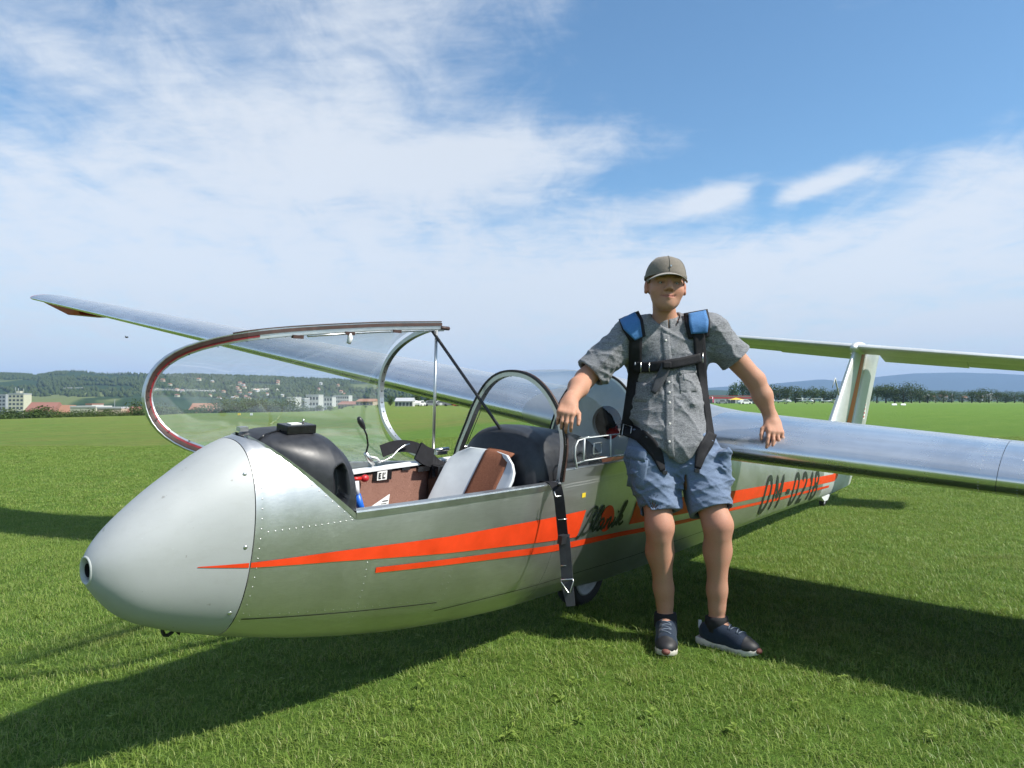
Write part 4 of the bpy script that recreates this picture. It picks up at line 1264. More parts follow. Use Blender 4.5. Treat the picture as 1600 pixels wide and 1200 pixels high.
# --- painted stripes, letters and the name on the near side, all following the skin
def side_grid(ss, top, bot, off, nh=5, sg=1):
    rows = []
    for s, a, b in zip(ss, top, bot):
        hs = np.linspace(a, b, nh)
        rows.append(np.stack([np.full(nh, s), sg*side_l(np.full(nh, s), hs, off), hs], -1))
    return np.array(rows)
def stripe(ks, kt, kb, n, name, sg=1, mat='orange', shear=0.0, off=0.0020):
    ss = np.linspace(ks[0], ks[-1], n)
    G = side_grid(ss, np.interp(ss, ks, kt), np.interp(ss, ks, kb), off, 6, sg)
    if shear:
        w_ = np.clip((ss-(ss[-1]-0.25))/0.25, 0, 1)
        for i in range(n):
            G[i, :, 0] += w_[i]*shear*(G[i, :, 2]-G[i, -1, 2])
    return MB().grid(LA(G)).build(name, M[mat], glider)
for sg in (1, -1):
    stripe([0.245, 0.387], [0.006, 0.0005], [0.004, -0.0145], 14, 'stripe', sg, off=0.0016)
    stripe([0.392, 0.68, 1.168, 2.018], [0.0005, -0.003, -0.0225, -0.034], [-0.015, -0.038, -0.089, -0.160], 60, 'stripe', sg, 'orange', 0.32)
    stripe([0.838, 1.878, 2.444, 3.30, 4.26, 5.5, 7.30], [-0.086, -0.170, -0.205, -0.275, -0.338, -0.43, -0.535], [-0.106, -0.203, -0.231, -0.30, -0.360, -0.455, -0.56], 90, 'thin_stripe', sg)
    G0 = np.linspace(2.53, 7.42, 90)
    G = side_grid(G0, np.interp(G0, [2.53, 4.12, 6.54, 7.42], [-0.058, -0.202, -0.375, -0.430]), np.interp(G0, [2.53, 4.15, 6.54, 7.42], [-0.178, -0.297, -0.455, -0.510]), 0.0020, 6, sg)
    w_ = np.clip(1-(G0-2.53)/0.2, 0, 1)
    for i in range(90): G[i, :, 0] += w_[i]*0.35*(G[i, :, 2]-G[i, 0, 2]+0.10)
    MB().grid(LA(G)).build('stripe', M['orange'], glider)
    # the wide stripe turns up towards the fin
    rows = []
    for k, (s, a, b) in enumerate(((7.40, -0.430, -0.510), (7.52, -0.425, -0.515), (7.62, -0.40, -0.50), (7.68, -0.345, -0.47))):
        hs = np.linspace(a, b, 5)
        rows.append(np.stack([np.full(5, s), sg*side_l(np.full(5, s), hs, 0.0022), hs], -1))
    MB().grid(LA(np.array(rows))).build('stripe', M['orange'], glider)
def stroke_mesh(strokes, mapf, width, off, name, mat, sg=1, parent=glider):
    mb = MB()
    for st in strokes:
        P_ = np.array(st, float)
        # densify
        Q = [P_[0]]
        for a, b in zip(P_[:-1], P_[1:]):
            n = max(1, int(np.hypot(*(b-a))/0.06))
            for k in range(1, n+1): Q.append(a+(b-a)*k/n)
        Q = np.array([mapf(*q[:2]) for q in Q]); wd = width
        rows = []
        for i in range(len(Q)):
            a, b = Q[max(0, i-1)], Q[min(len(Q)-1, i+1)]
            t = (b-a); t = t/np.hypot(*t); nrm = np.array([-t[1], t[0]])
            ends = [Q[i]+nrm*wd/2*x for x in (-1, 0, 1)]
            rows.append([(e[0], sg*float(side_l(np.array(e[0]), np.array(e[1]), off)), e[1]) for e in ends])
        mb.grid(LA(np.array(rows)))
    return mb.build(name, M[mat], parent, False)
def smooth_st(pts, n=6):
    P_ = np.array(pts, float); out = []
    for i in range(len(P_)-1):
        p0, p1, p2, p3 = P_[max(i-1, 0)], P_[i], P_[i+1], P_[min(i+2, len(P_)-1)]
        for t in np.linspace(0, 1, n, endpoint=False):
            out.append(0.5*((2*p1)+(-p0+p2)*t+(2*p0-5*p1+4*p2-p3)*t*t+(-p0+3*p1-3*p2+p3)*t**3))
    out.append(P_[-1])
    return out
# registration, slanted block letters
def oval(x0, x1, y0, y1, n=22):
    cx, cy = (x0+x1)/2, (y0+y1)/2
    return [(cx+(x1-x0)/2*spow(math.cos(a), .8), cy+(y1-y0)/2*spow(math.sin(a), .8)) for a in np.linspace(0, 2*PI, n)]
glyph = {'O': [oval(0, .62, 0, 1)], '0': [oval(0, .60, 0, 1)],
         'M': [[(0, 0), (0, 1), (.38, .35), (.76, 1), (.76, 0)]], '-': [[(0, .48), (.42, .48)]],
         '2': [smooth_st([(0, .78), (.12, .97), (.36, .98), (.54, .8), (.45, .55), (.15, .22), (0, .02)])+[(.58, .02)]],
         '1': [[(.05, .74), (.26, 1), (.26, 0)]],
         '8': [oval(.04, .52, .54, 1), oval(0, .56, 0, .54)]}
def reg_map(x, y):
    s = 4.92+x*0.262+0.075*y                       # slanted forward
    h = -0.487-0.0665*(s-4.95)+y*(0.285-0.012*(s-4.95))
    return np.array([s, h])
xo = 0
reg = []
for ch, adv in (('O', .98), ('M', 1.2), ('-', .74), ('0', .92), ('2', .90), ('1', .62), ('8', .9)):
    stroke_mesh([[(px_+xo, py_) for px_, py_ in g_] for g_ in glyph[ch]], reg_map, 0.048, 0.0044, 'registration_letter', 'letter', 1)
    xo += adv*1.18
# orange disc and script name
def name_map(x, y):
    s = 2.035+x*0.108+0.040*y
    return np.array([s, -0.150-0.035*(s-2.035)+y*0.098])
cs = np.array([2.275, -0.108])
ang = np.linspace(0, 2*PI, 33)[:-1]
mb = MB()
rows = []
for r_ in (0.002, 0.02, 0.04, 0.064):
    s = cs[0]+r_*np.cos(ang); h = cs[1]+r_*1.06*np.sin(ang)
    rows.append(np.stack([s, side_l(s, h, 0.0020), h], -1))
mb.grid(LA(np.array(rows)), wrap=True).build('orange_disc', M['orange'], glider)
nm = [smooth_st([(-.1, -.05), (-.12, -.12), (0.02, -.1), (.18, .25), (.36, .85), (.42, 1.12)]),
      smooth_st([(.05, .85), (.2, 1.12), (.55, 1.25), (.78, 1.1), (.66, .8), (.36, .62), (.70, .55), (.72, .2), (.45, -.02), (.2, .02), (.16, .14)]),
      smooth_st([(.86, .16), (1.1, .55), (1.28, 1.1), (1.20, 1.22), (1.06, .9), (.98, .3), (1.08, .02), (1.3, .18)]),
      smooth_st([(1.74, .5), (1.55, .56), (1.38, .3), (1.42, .04), (1.6, .06), (1.78, .45), (1.74, .1), (1.86, .02), (1.98, .16)]),
      smooth_st([(2.06, .52), (2.02, .02)])+smooth_st([(2.02, .02), (2.14, .4), (2.3, .55), (2.36, .4), (2.34, .05)]),
      smooth_st([(2.34, .05), (2.44, .02), (2.62, .25)]),
      smooth_st([(2.74, .52), (2.70, .1), (2.80, .02), (2.98, .2)]), [(2.84, .72), (2.88, .82)],
      smooth_st([(3.0, .1), (3.28, .6), (3.46, 1.15), (3.38, 1.22), (3.22, .9), (3.12, .02)]),
      smooth_st([(3.14, .3), (3.32, .52), (3.46, .45), (3.38, .32), (3.22, .28), (3.42, .06), (3.6, .08), (3.7, .2)])]
stroke_mesh(nm, name_map, 0.0145, 0.0040, 'script_name', 'letter')
# yellow sticker
q = (2.015, 0.04)
rows = [[(s, float(side_l(np.array(s), np.array(h), 0.0020)), h) for h in (0.030, 0.052)] for s in (2.01, 2.04)]
MB().grid(LA(np.array(rows))).build('yellow_sticker', M['yellow'], glider, False)

# --- rivet rows and seams
def skin_pt(s, h, off):
    l = float(side_l(np.array(s), np.array(h))); e = 1e-3; l2 = float(side_l(np.array(s), np.array(h+e)))
    n = np.array([e, -(l2-l)]); n /= np.hypot(*n)
    return (s, l+n[0]*off, h+n[1]*off), n
mb = MB()
def rivet(s, h, sg=1, r=0.0024):
    q, n = skin_pt(s, h, 0.0003)
    mb.lathe([(r, 0), (r*.75, 0.0007), (0.0001, 0.0010)], L(q[0], sg*q[1], q[2]), (0, -sg*n[0], n[1]), 6)
for s in np.arange(0.42, 1.18, 0.032): rivet(s, -0.178-0.14*(s-.4))
for h in np.arange(-0.26, 0.30, 0.030): rivet(seam_s(h)+0.020, h)
for s in np.arange(0.44, 0.74, 0.022): rivet(s, 0.088+0.02*(s-.4))
for s in np.arange(0.50, 0.735, 0.022): rivet(s, float(hcut(s))-0.022)
for s in (1.175, 1.207, 0.80): 
    for h in np.arange(-0.40, -0.02 if s < 1 else -0.12, 0.026): rivet(s, h)
for s in np.arange(1.22, 2.62, 0.03): rivet(s, -0.33-0.035*(s-1.2))
for s in np.arange(1.86, 2.62, 0.017): rivet(s, SILL2-0.064, 1, 0.0026); rivet(s+.008, SILL2-0.076, 1, 0.0026)
for s0 in (1.82, 1.85, 2.625, 2.655, 3.285, 3.318):
    for h in np.arange(-0.46, 0.02, 0.026): rivet(s0, h)
for s0 in (4.235, 4.268, 5.585, 5.618, 6.985, 7.018):
    for h in np.arange(-0.58, -0.2, 0.026): rivet(s0, h, 1, 0.003)
o = mb.build('rivets', M['skin'], glider); o['kind'] = 'stuff'
# lap joint of the belly skin
rows = []
for s in np.linspace(0.40, 1.185, 26):
    h = -0.192-0.14*(s-.4)
    rows.append([skin_pt(s, h_, 0.0010)[0] for h_ in (h+.0014, h-.0014)])
MB().grid(LA(np.array(rows))).build('lap_joint', M['rubber'], glider, False)
rows = []
for s in np.linspace(1.20, 4.2, 60):
    h = -0.345-0.035*(s-1.2)
    rows.append([skin_pt(s, h_, 0.0010)[0] for h_ in (h+.0014, h-.0014)])
MB().grid(LA(np.array(rows))).build('lap_joint', M['rubber'], glider, False)

# --- harness strap hanging over the near sill
def hs(x, y, Y): return Vector(at_depth(x, y, Y))
inv = glider.matrix_world.inverted()
def hl(x, y, Y): return tuple(inv @ hs(x, y, Y))
side = tuple(inv.to_3x3() @ Vector((0.95, -0.25, 0)))
s1 = strap_obj('hanging_strap', [hl(845, 752, 3.30), hl(858, 753, 3.22), hl(868, 758, 3.135), hl(873, 775, 3.115), hl(876, 800, 3.11), hl(879, 830, 3.11), hl(881, 846, 3.11)], side, 0.044, 'web', glider, 0.004)
tag(s1, 'black harness strap hanging down over the cockpit side')
s2 = strap_obj('strap_tail', [hl(881, 838, 3.10), hl(883, 860, 3.10), hl(885, 885, 3.10), hl(886.5, 908, 3.10)], side, 0.050, 'web_grey', s1, 0.004)
strap_obj('strap_end', [hl(885, 908, 3.10), hl(889, 928, 3.095), hl(892, 947, 3.09)], side, [0.052, 0.045, 0.036], 'web_grey', s1, 0.003)
MB().box(hl(880.5, 842, 3.095), (0.058, 0.022, 0.036), Matrix.Rotation(0.0, 3, 'X')).build('strap_adjuster', M['black_plastic'], s1, False)
tri = [hl(876.5, 906, 3.09), hl(895.5, 905, 3.09), hl(896, 909, 3.09), hl(890.5, 926, 3.088), hl(887.5, 926, 3.088), hl(877, 910, 3.09)]
MB().tube(tri, 0.0028, 6, closed=True).build('triangle_ring', M['steel'], s1)
for y_ in (812, 884):
    MB().tube([hl(872 if y_ < 850 else 876, y_, 3.10), hl(886 if y_ < 850 else 894, y_-1, 3.10)], 0.0022, 6).build('strap_keeper', M['steel'], s1)
MB().tube([hl(866, 768, 3.105), hl(868, 776, 3.10), hl(877, 775, 3.10)], 0.003, 6).build('strap_hook', M['steel'], s1)
MB().sphere(hl(873, 757, 3.12), 0.008, 10, 6).build('strap_bolt', M['black_gloss'], s1)

# --- things lying in and on the cockpit (not fixed)
bq = gw(0.622, 0.055, 0.362)
bx_ = empty('dashboard_box', bq)
bx_.rotation_euler = mw.to_euler()
b = MB().box((0, 0, 0.016), (0.112, 0.066, 0.030)).build('case', M['black_gloss'], bx_, False); bevel(b, 0.003)
MB().box((-0.01, 0.0, 0.0325), (0.042, 0.025, 0.003)).build('sticker', M['paper'], bx_, False)
MB().tube([(0.036, 0.015, 0.03), (0.036, 0.015, 0.044)], 0.003, 6).build('switch', M['steel'], bx_)
tag(bx_, 'small flat black electronic box lying on top of the front instrument cover', 'device')
q = gw(*on_plane(590, 793, 1, -0.10))
pp = empty('folded_map', q); pp.rotation_euler = mw.to_euler()
MB().add([(-.075, 0, -.03), (.055, 0, -.03), (.07, .01, .045), (-.02, .005, 0.01), (-.075, 0, -.015)], [(0, 1, 2, 3, 4)]).build('sheet', M['paper'], pp, False)
solidify(pp.children[0], 0.003)
mb = MB()
for k in range(4): mb.box((0.02+0.008*k, 0.006 if k else 0.004, -0.012+0.011*k), (0.03, 0.002, 0.004))
mb.build('print', M['web_grey'], pp, False)
tag(pp, 'white printed paper tucked inside the front cockpit', 'paper')
# ================================================================== background
def gpt(px, Y, z=0.0):
    """ground position under pixel column px at depth Y"""
    return Vector(((px-800)/F_PX*Y, Y, z+float(ground_z((px-800)/F_PX*Y, Y))))
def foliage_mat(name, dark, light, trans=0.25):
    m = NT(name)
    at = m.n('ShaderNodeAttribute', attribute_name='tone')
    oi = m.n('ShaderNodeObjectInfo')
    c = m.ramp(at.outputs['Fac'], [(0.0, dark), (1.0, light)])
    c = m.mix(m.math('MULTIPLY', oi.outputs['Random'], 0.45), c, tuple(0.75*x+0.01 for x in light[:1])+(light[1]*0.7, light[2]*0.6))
    m.set(Base_Color=c, Roughness=0.7, Specular_IOR_Level=0.2)
    tl = m.n('ShaderNodeBsdfTranslucent'); m.l(c, tl.inputs[0])
    ms = m.n('ShaderNodeMixShader'); ms.inputs[0].default_value = trans
    m.l(m.b.outputs[0], ms.inputs[1]); m.l(tl.outputs[0], ms.inputs[2]); m.l(ms.outputs[0], m.out.inputs['Surface'])
    return m.mat
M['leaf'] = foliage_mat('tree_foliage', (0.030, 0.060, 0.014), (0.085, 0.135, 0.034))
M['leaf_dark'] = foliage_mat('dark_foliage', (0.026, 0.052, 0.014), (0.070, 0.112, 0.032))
M['bark'] = simple('bark', (0.09, 0.065, 0.045), 0.9, 0, 0.3, 8, 0.3)
def leaf_mesh(name, n, lobes, q, seed, mat, wide=1.0):
    """crown of many small leaf clumps spread through several uneven lobes; unit height, base at 0"""
    r = np.random.default_rng(seed)
    V, Fc, tone = [], [], []
    lb = []
    for k in range(lobes):
        a = r.uniform(0, 2*PI); d = r.uniform(0, 0.34)*wide
        z = r.uniform(0.16, 0.80)
        lb.append((d*math.cos(a), d*math.sin(a), z, r.uniform(0.17, 0.29)*(1.15-0.5*abs(z-0.5))))
    for i in range(n):
        x, y, z, R_ = lb[r.integers(lobes)]
        v = r.normal(0, 1, 3); v /= np.linalg.norm(v)
        p = np.array([x, y, z])+v*R_*r.uniform(0.55, 1.08)*np.array([wide, wide, 1])
        if p[2] < 0.04: p[2] = 0.04+0.1*r.random()
        n1 = v+r.normal(0, 0.5, 3); n1 /= np.linalg.norm(n1)
        a = np.cross(n1, r.normal(0, 1, 3)); a /= np.linalg.norm(a); b = np.cross(n1, a)
        s = q*r.uniform(0.6, 1.3)
        k = len(V)
        V += [p-a*s*.5, p+b*s*.35-a*s*.1, p+a*s*.5, p-b*s*.35+a*s*.1]
        Fc.append((k, k+1, k+2, k+3))
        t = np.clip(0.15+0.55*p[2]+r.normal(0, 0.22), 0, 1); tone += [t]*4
    me = mesh_data(name, V, Fc, False)
    at = me.attributes.new('tone', 'FLOAT', 'POINT'); at.data.foreach_set('value', np.array(tone, dtype=np.float32))
    me.materials.append(M[mat])
    return me
def trunk_mesh(seed):
    r = np.random.default_rng(seed)
    mb = MB()
    mb.tube([(0, 0, 0), (0.01, 0, 0.2), (0.02, 0.01, 0.42), (0.01, 0.02, 0.62)], [0.035, 0.028, 0.02, 0.008], 7)
    for k in range(4):
        a = k*1.7+r.uniform(0, 1); z = 0.25+0.08*k
        mb.tube([(0.01, 0, z), (0.10*math.cos(a), 0.10*math.sin(a), z+0.12), (0.19*math.cos(a), 0.19*math.sin(a), z+0.26)], [0.014, 0.010, 0.004], 5)
    me = mesh_data('trunk', mb.v, mb.f); me.materials.append(M['bark'])
    return me
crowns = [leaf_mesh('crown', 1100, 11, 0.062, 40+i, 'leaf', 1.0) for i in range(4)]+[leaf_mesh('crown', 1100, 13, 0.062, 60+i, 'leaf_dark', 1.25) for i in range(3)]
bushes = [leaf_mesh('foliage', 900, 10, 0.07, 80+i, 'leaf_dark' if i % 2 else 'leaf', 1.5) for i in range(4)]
trunks = [trunk_mesh(i) for i in range(3)]
def tree(px, Y, hgt, wide, var, label, group, cat='tree', name='tree'):
    t = empty(name, gpt(px, Y))
    t.rotation_euler = (0, 0, random.uniform(0, 6.28))
    t.scale = (hgt*wide, hgt*wide, hgt)
    if cat == 'tree':
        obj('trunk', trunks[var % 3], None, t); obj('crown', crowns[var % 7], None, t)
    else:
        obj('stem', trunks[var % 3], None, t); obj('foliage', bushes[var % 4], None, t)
    tag(t, label, cat, group)
    return t
ORD = ['first', 'second', 'third', 'fourth', 'fifth', 'sixth', 'seventh', 'eighth', 'ninth', 'tenth', 'eleventh', 'twelfth', 'thirteenth', 'fourteenth', 'fifteenth', 'sixteenth', 'seventeenth', 'eighteenth', 'nineteenth', 'twentieth', 'twenty-first', 'twenty-second', 'twenty-third', 'twenty-fourth']
r2 = random.Random(11)
# bushes and trees on the slope just beyond the left edge of the field, given by the height of their tops in view
def tree_top(px, Y, ytop, wide, var, label, group, cat='tree', name='tree'):
    zg = float(ground_z((px-800)/F_PX*Y, Y))
    return tree(px, Y, CAM_H+(626.4-ytop)/F_PX*Y-zg, wide, var, label, group, cat, name)
G1 = 'bushes along the left field edge'
for i, (px, yt, w) in enumerate(((0, 641, 1.3), (10, 636, 1.2), (25, 635, 1.1), (38, 638, 1.2), (54, 635, 1.2), (68, 633, 1.2), (80, 634, 1.1), (93, 640, 1.4), (106, 641, 1.4), (120, 640, 1.4), (132, 641, 1.4), (144, 636, 1.1), (157, 641, 1.4), (169, 638, 1.2), (181, 641, 1.4), (193, 639, 1.2), (206, 640, 1.3), (216, 637, 1.2))):
    tree_top(px, r2.uniform(92, 112), yt, w*1.15, i, ORD[i]+' low bush from the left picture edge along the field', G1, 'bush', 'bush')
for i, (px, yt, w) in enumerate(((227, 626, .9), (240, 628, 1), (256, 632, 1.2), (272, 633, 1.3), (288, 637, 1.3), (304, 637, 1.3), (318, 634, 1.2))):
    tree_top(px, 125+r2.uniform(0, 16), yt, w*1.15, 4+i, ORD[i]+' dark tree from the left in the row behind the canopy front', 'trees behind the canopy front')
for i, (px, yt, w) in enumerate(((332, 630, 1.2), (345, 623, 1.0), (358, 620, 1.0), (372, 622, 1.1), (386, 617, 1.0), (398, 619, 1.0), (412, 623, 1.1), (426, 624, 1.1), (440, 622, 1.1), (452, 626, 1.1), (468, 632, 1.3), (484, 633, 1.3), (500, 632, 1.4), (516, 633, 1.4), (534, 634, 1.4), (552, 634, 1.4), (572, 634, 1.4), (592, 631, 1.2))):
    tree_top(px, 150+r2.uniform(0, 14), yt, w*1.15, 3+i, ORD[i]+' leafy tree from the left in the row seen through the canopy glass', 'trees seen through the canopy')
for i, (px, h, w) in enumerate(((610, 3.4, .9), (628, 3.3, 1.0), (652, 4.3, .9), (668, 4.2, 1.0), (684, 4.0, 1.0), (700, 4.3, 1.0), (716, 4.0, 1.1), (732, 3.9, 1.0), (752, 3.6, 1.1), (772, 3.9, 1.0), (796, 3.6, 1.1), (820, 3.9, 1.0), (846, 3.6, 1.1))):
    tree(px, 214+r2.uniform(0, 16), h, w, i, ORD[i]+' green tree from the left in the row behind the shed and vehicles', 'trees behind the vehicles')
# right-hand tree line
RT = 'trees along the right airfield edge'
for i, (px, h, w, Y) in enumerate(((1146, 11.5, .6, 420), (1160, 12.5, .7, 430), (1174, 11, .7, 425), (1190, 9.8, .8, 400), (1203, 9.2, .8, 410), (1216, 8, .9, 405), (1230, 9, .8, 398), (1243, 9.3, .8, 402), (1258, 7.6, .9, 410), (1272, 8, .9, 400), (1286, 8.2, .8, 405), (1300, 6.8, 1, 400), (1316, 6.5, 1, 400), (1336, 7, 1, 400),
        (1356, 8.4, .9, 395), (1370, 9, .9, 398), (1384, 9.4, .9, 400), (1398, 9.7, .9, 396), (1411, 10, .9, 398), (1424, 9.2, .9, 400), (1437, 8, .9, 402), (1449, 6.3, 1, 404), (1462, 6.2, .9, 420), (1474, 7.3, .8, 425), (1487, 6.3, .9, 430), (1503, 5.8, 1, 430), (1518, 7.2, .9, 410), (1531, 7.4, .9, 415), (1545, 7.2, .9, 418), (1558, 6.3, .9, 420), (1571, 5.8, 1, 425), (1585, 6.2, 1, 420), (1599, 5.6, 1, 425))):
    lab = (ORD[i]+' tall dark tree from the left behind the red and white hangar' if i < 3 else ORD[i-14]+' round tree from the left in the clump right of the fin' if 14 <= i <= 21
           else ORD[i-22]+' low dark tree from the left in the scattered far right row' if i > 21 else ORD[i-3]+' green tree from the left between the hangar and the fin')
    tree(px, Y, h*1.12, w*1.35, (4+i % 3) if i > 21 else i, lab, RT+(' near the hangar' if i < 3 else ' in the clump' if 14 <= i <= 21 else ' far right' if i > 21 else ' in the middle'))

# --- hills
def fbm(x, y, seed, oct=5, f0=1.0):
    r = np.random.default_rng(seed); v = np.zeros_like(x); a = 1.0; f = f0
    for o in range(oct):
        for k in range(3):
            t = r.uniform(0, 2*PI); ph = r.uniform(0, 2*PI)
            v += a/3*np.sin((x*math.cos(t)+y*math.sin(t))*f+ph+0.8*np.sin((y*math.cos(t)-x*math.sin(t))*f*0.7+ph*2))
        a *= 0.5; f *= 2.1
    return v
def hill_mat(name, forest, field, fs, amount):
    m = NT(name)
    geo = m.n('ShaderNodeNewGeometry')
    mp = m.n('ShaderNodeMapping'); mp.inputs['Scale'].default_value = (1, 0.45, 2.2); m.l(geo.outputs['Position'], mp.inputs[0])
    a = m.noise(mp.outputs[0], fs, 4, 0.5, 0.3)
    b = m.noise(geo.outputs['Position'], fs*22, 4, 0.7)
    f = m.ramp(a, [(amount, 0.0), (amount+0.03, 1.0)])
    fc = m.mix(m.ramp(b, [(0.35, 0.0), (0.65, 1.0)]), tuple(x*0.7 for x in forest), tuple(x*1.35 for x in forest))
    m.set(Base_Color=m.mix(f, fc, field), Roughness=0.95, Specular_IOR_Level=0.05)
    return m.mat
M['hill'] = hill_mat('forested_hill', (0.028, 0.052, 0.018), (0.125, 0.150, 0.055), 0.0030, 0.60)
M['mountain'] = hill_mat('far_mountain', (0.030, 0.050, 0.028), (0.06, 0.09, 0.04), 0.0008, 0.66)
ridge_px = [-400, -150, 0, 30, 55, 80, 110, 125, 150, 170, 200, 245, 300, 350, 420, 500, 560, 610, 660, 720, 800, 900]
ridge_y = [592, 588, 587, 587.5, 590, 586, 583.5, 583.5, 587, 588, 587, 589.5, 588, 590, 592, 595, 598, 600, 604, 609, 615, 622]
def hillz(px, Y, D0, D1):
    top = CAM_H+(626.4-np.interp(px, ridge_px, ridge_y))/F_PX*D1
    v = np.clip((Y-D0)/(D1-D0), 0, 1); v = v*v*(3-2*v)
    w = np.clip((Y-D1)/700, 0, 1)
    return top*(0.06+0.94*v)*(1-0.6*w)
pxs = np.linspace(-420, 900, 150); Ys = np.concatenate([np.linspace(1150, 2300, 44), np.linspace(2340, 3100, 14)])
PX, YY = np.meshgrid(pxs, Ys, indexing='ij')
XX = (PX-800)/F_PX*YY
ZZ = hillz(PX, YY, 1150, 2300)
ZZ = ZZ+fbm(XX, YY, 3, 4, 0.006)*3.0*np.clip((YY-1150)/500, 0, 1)*np.clip((2280-YY)/200, 0.12, 1)
ZZ[:, 0] = -22.0; ZZ[:, 1] = np.minimum(ZZ[:, 1], 2.0)
hill = MB().grid(np.stack([XX, YY, ZZ], -1)).build('hill', M['hill'])
tag(hill, 'long wooded hill rising behind the town on the left', None, None, 'structure')
rp2 = [-1500, -300, 300, 640, 800, 1000, 1060, 1105, 1130, 1200, 1240, 1285, 1312, 1340, 1372, 1430, 1500, 1560, 1600, 1700, 1900, 2600]
ry2 = [600, 604, 606, 606, 613, 613, 609, 606, 604, 601, 597, 592.5, 596, 595, 588.5, 583.5, 582, 583.5, 586, 588, 590, 598]
pxs = np.linspace(-1500, 2600, 320)
rows = []
top = CAM_H+(626.4-np.interp(pxs, rp2, ry2)+fbm(pxs, pxs*0, 8, 4, 0.03)*0.6)/F_PX*9000
for k, (Y, v) in enumerate(((7000, -0.02), (7600, 0.22), (8200, 0.50), (8600, 0.78), (9000, 1.0), (9500, 0.8), (10500, 0.3))):
    rows.append(np.stack([(pxs-800)/F_PX*Y, np.full(len(pxs), float(Y)), top*v*(1+0.10*fbm(pxs, pxs*0+k*9, 21, 4, 0.05)*(0 if k in (4,) else 1))], -1))
mo = MB().grid(np.array(rows)).build('mountains', M['mountain'])
tag(mo, 'far blue mountain range along the horizon on the right', None, None, 'structure')
# nearer foothill band on the right, behind the trees
pxs = np.linspace(980, 1800, 90)
rows = []
for Y, v in ((2400, -0.05), (2700, 0.6), (3000, 1.0), (3400, 0.7)):
    tp = CAM_H+(626.4-(611+2.5*fbm(pxs, pxs*0, 31, 4, 0.02)))/F_PX*3000
    rows.append(np.stack([(pxs-800)/F_PX*Y, np.full(len(pxs), float(Y)), tp*v], -1))
fh = MB().grid(np.array(rows)).build('foothill', M['hill'])
tag(fh, 'low foothill with fields behind the right tree line', None, None, 'structure')
# woodland on the hill: too many trees to count
rf = np.random.default_rng(17)
V, Fc, tone = [], [], []
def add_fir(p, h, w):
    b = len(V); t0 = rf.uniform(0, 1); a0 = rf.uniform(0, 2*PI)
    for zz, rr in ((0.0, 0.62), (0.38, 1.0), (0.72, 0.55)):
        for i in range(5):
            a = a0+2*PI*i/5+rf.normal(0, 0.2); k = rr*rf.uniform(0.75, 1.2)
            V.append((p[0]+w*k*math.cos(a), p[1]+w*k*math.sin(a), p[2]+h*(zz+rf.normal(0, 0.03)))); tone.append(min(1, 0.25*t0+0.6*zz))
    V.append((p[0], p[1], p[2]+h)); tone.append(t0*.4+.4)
    for z in (0, 5):
        for i in range(5): Fc.append((b+z+i, b+z+(i+1) % 5, b+z+5+(i+1) % 5, b+z+5+i))
    for i in range(5): Fc.append((b+10+i, b+10+(i+1) % 5, b+15))
cnt = 0
def clearing(px, Y, x):
    if 105 < px < 218 and 1900 < Y < 2190: return True                 # pale field below the ridge
    if 120 < px < 175 and 1700 < Y < 1800: return True
    if 545 < px < 660 and 1650 < Y < 2150: return True
    if -60 < px < 60 and 1600 < Y < 1850: return True
    return math.sin(x*0.011+2)*math.sin(Y*0.013+x*.004) > 0.74
while cnt < 9000:
    px, Y = rf.uniform(-420, 800), 1250+1080*rf.random()**0.8
    x = (px-800)/F_PX*Y
    if clearing(px, Y, x) or (Y < 1600 and rf.random() < 0.55): continue
    z = float(hillz(np.array(px), np.array(Y), 1150, 2300))
    if Y > 2200:
        hh, ww = rf.uniform(7, 12.5), rf.uniform(2.2, 4.2)
    else:
        hh, ww = rf.uniform(7, 13), rf.uniform(3, 6.5)
    add_fir((x, Y, z-2), hh, ww); cnt += 1
for k in range(260):                                                   # ridge line conifers
    px = rf.uniform(-20, 250) if k < 150 else rf.uniform(250, 640); Y = 2290
    if 50 < px < 66: continue
    hh = rf.uniform(8, 17) if k < 150 else rf.uniform(5, 9)
    add_fir(((px-800)/F_PX*Y, Y, float(hillz(np.array(px), np.array(Y), 1150, 2300))-2), hh, rf.uniform(1.6, 3.2))
me = mesh_data('woodland', V, Fc)
at = me.attributes.new('tone', 'FLOAT', 'POINT'); at.data.foreach_set('value', np.array(tone, dtype=np.float32))
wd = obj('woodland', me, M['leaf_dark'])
tag(wd, 'dense dark conifer woodland covering the hill on the left', None, None, 'stuff')

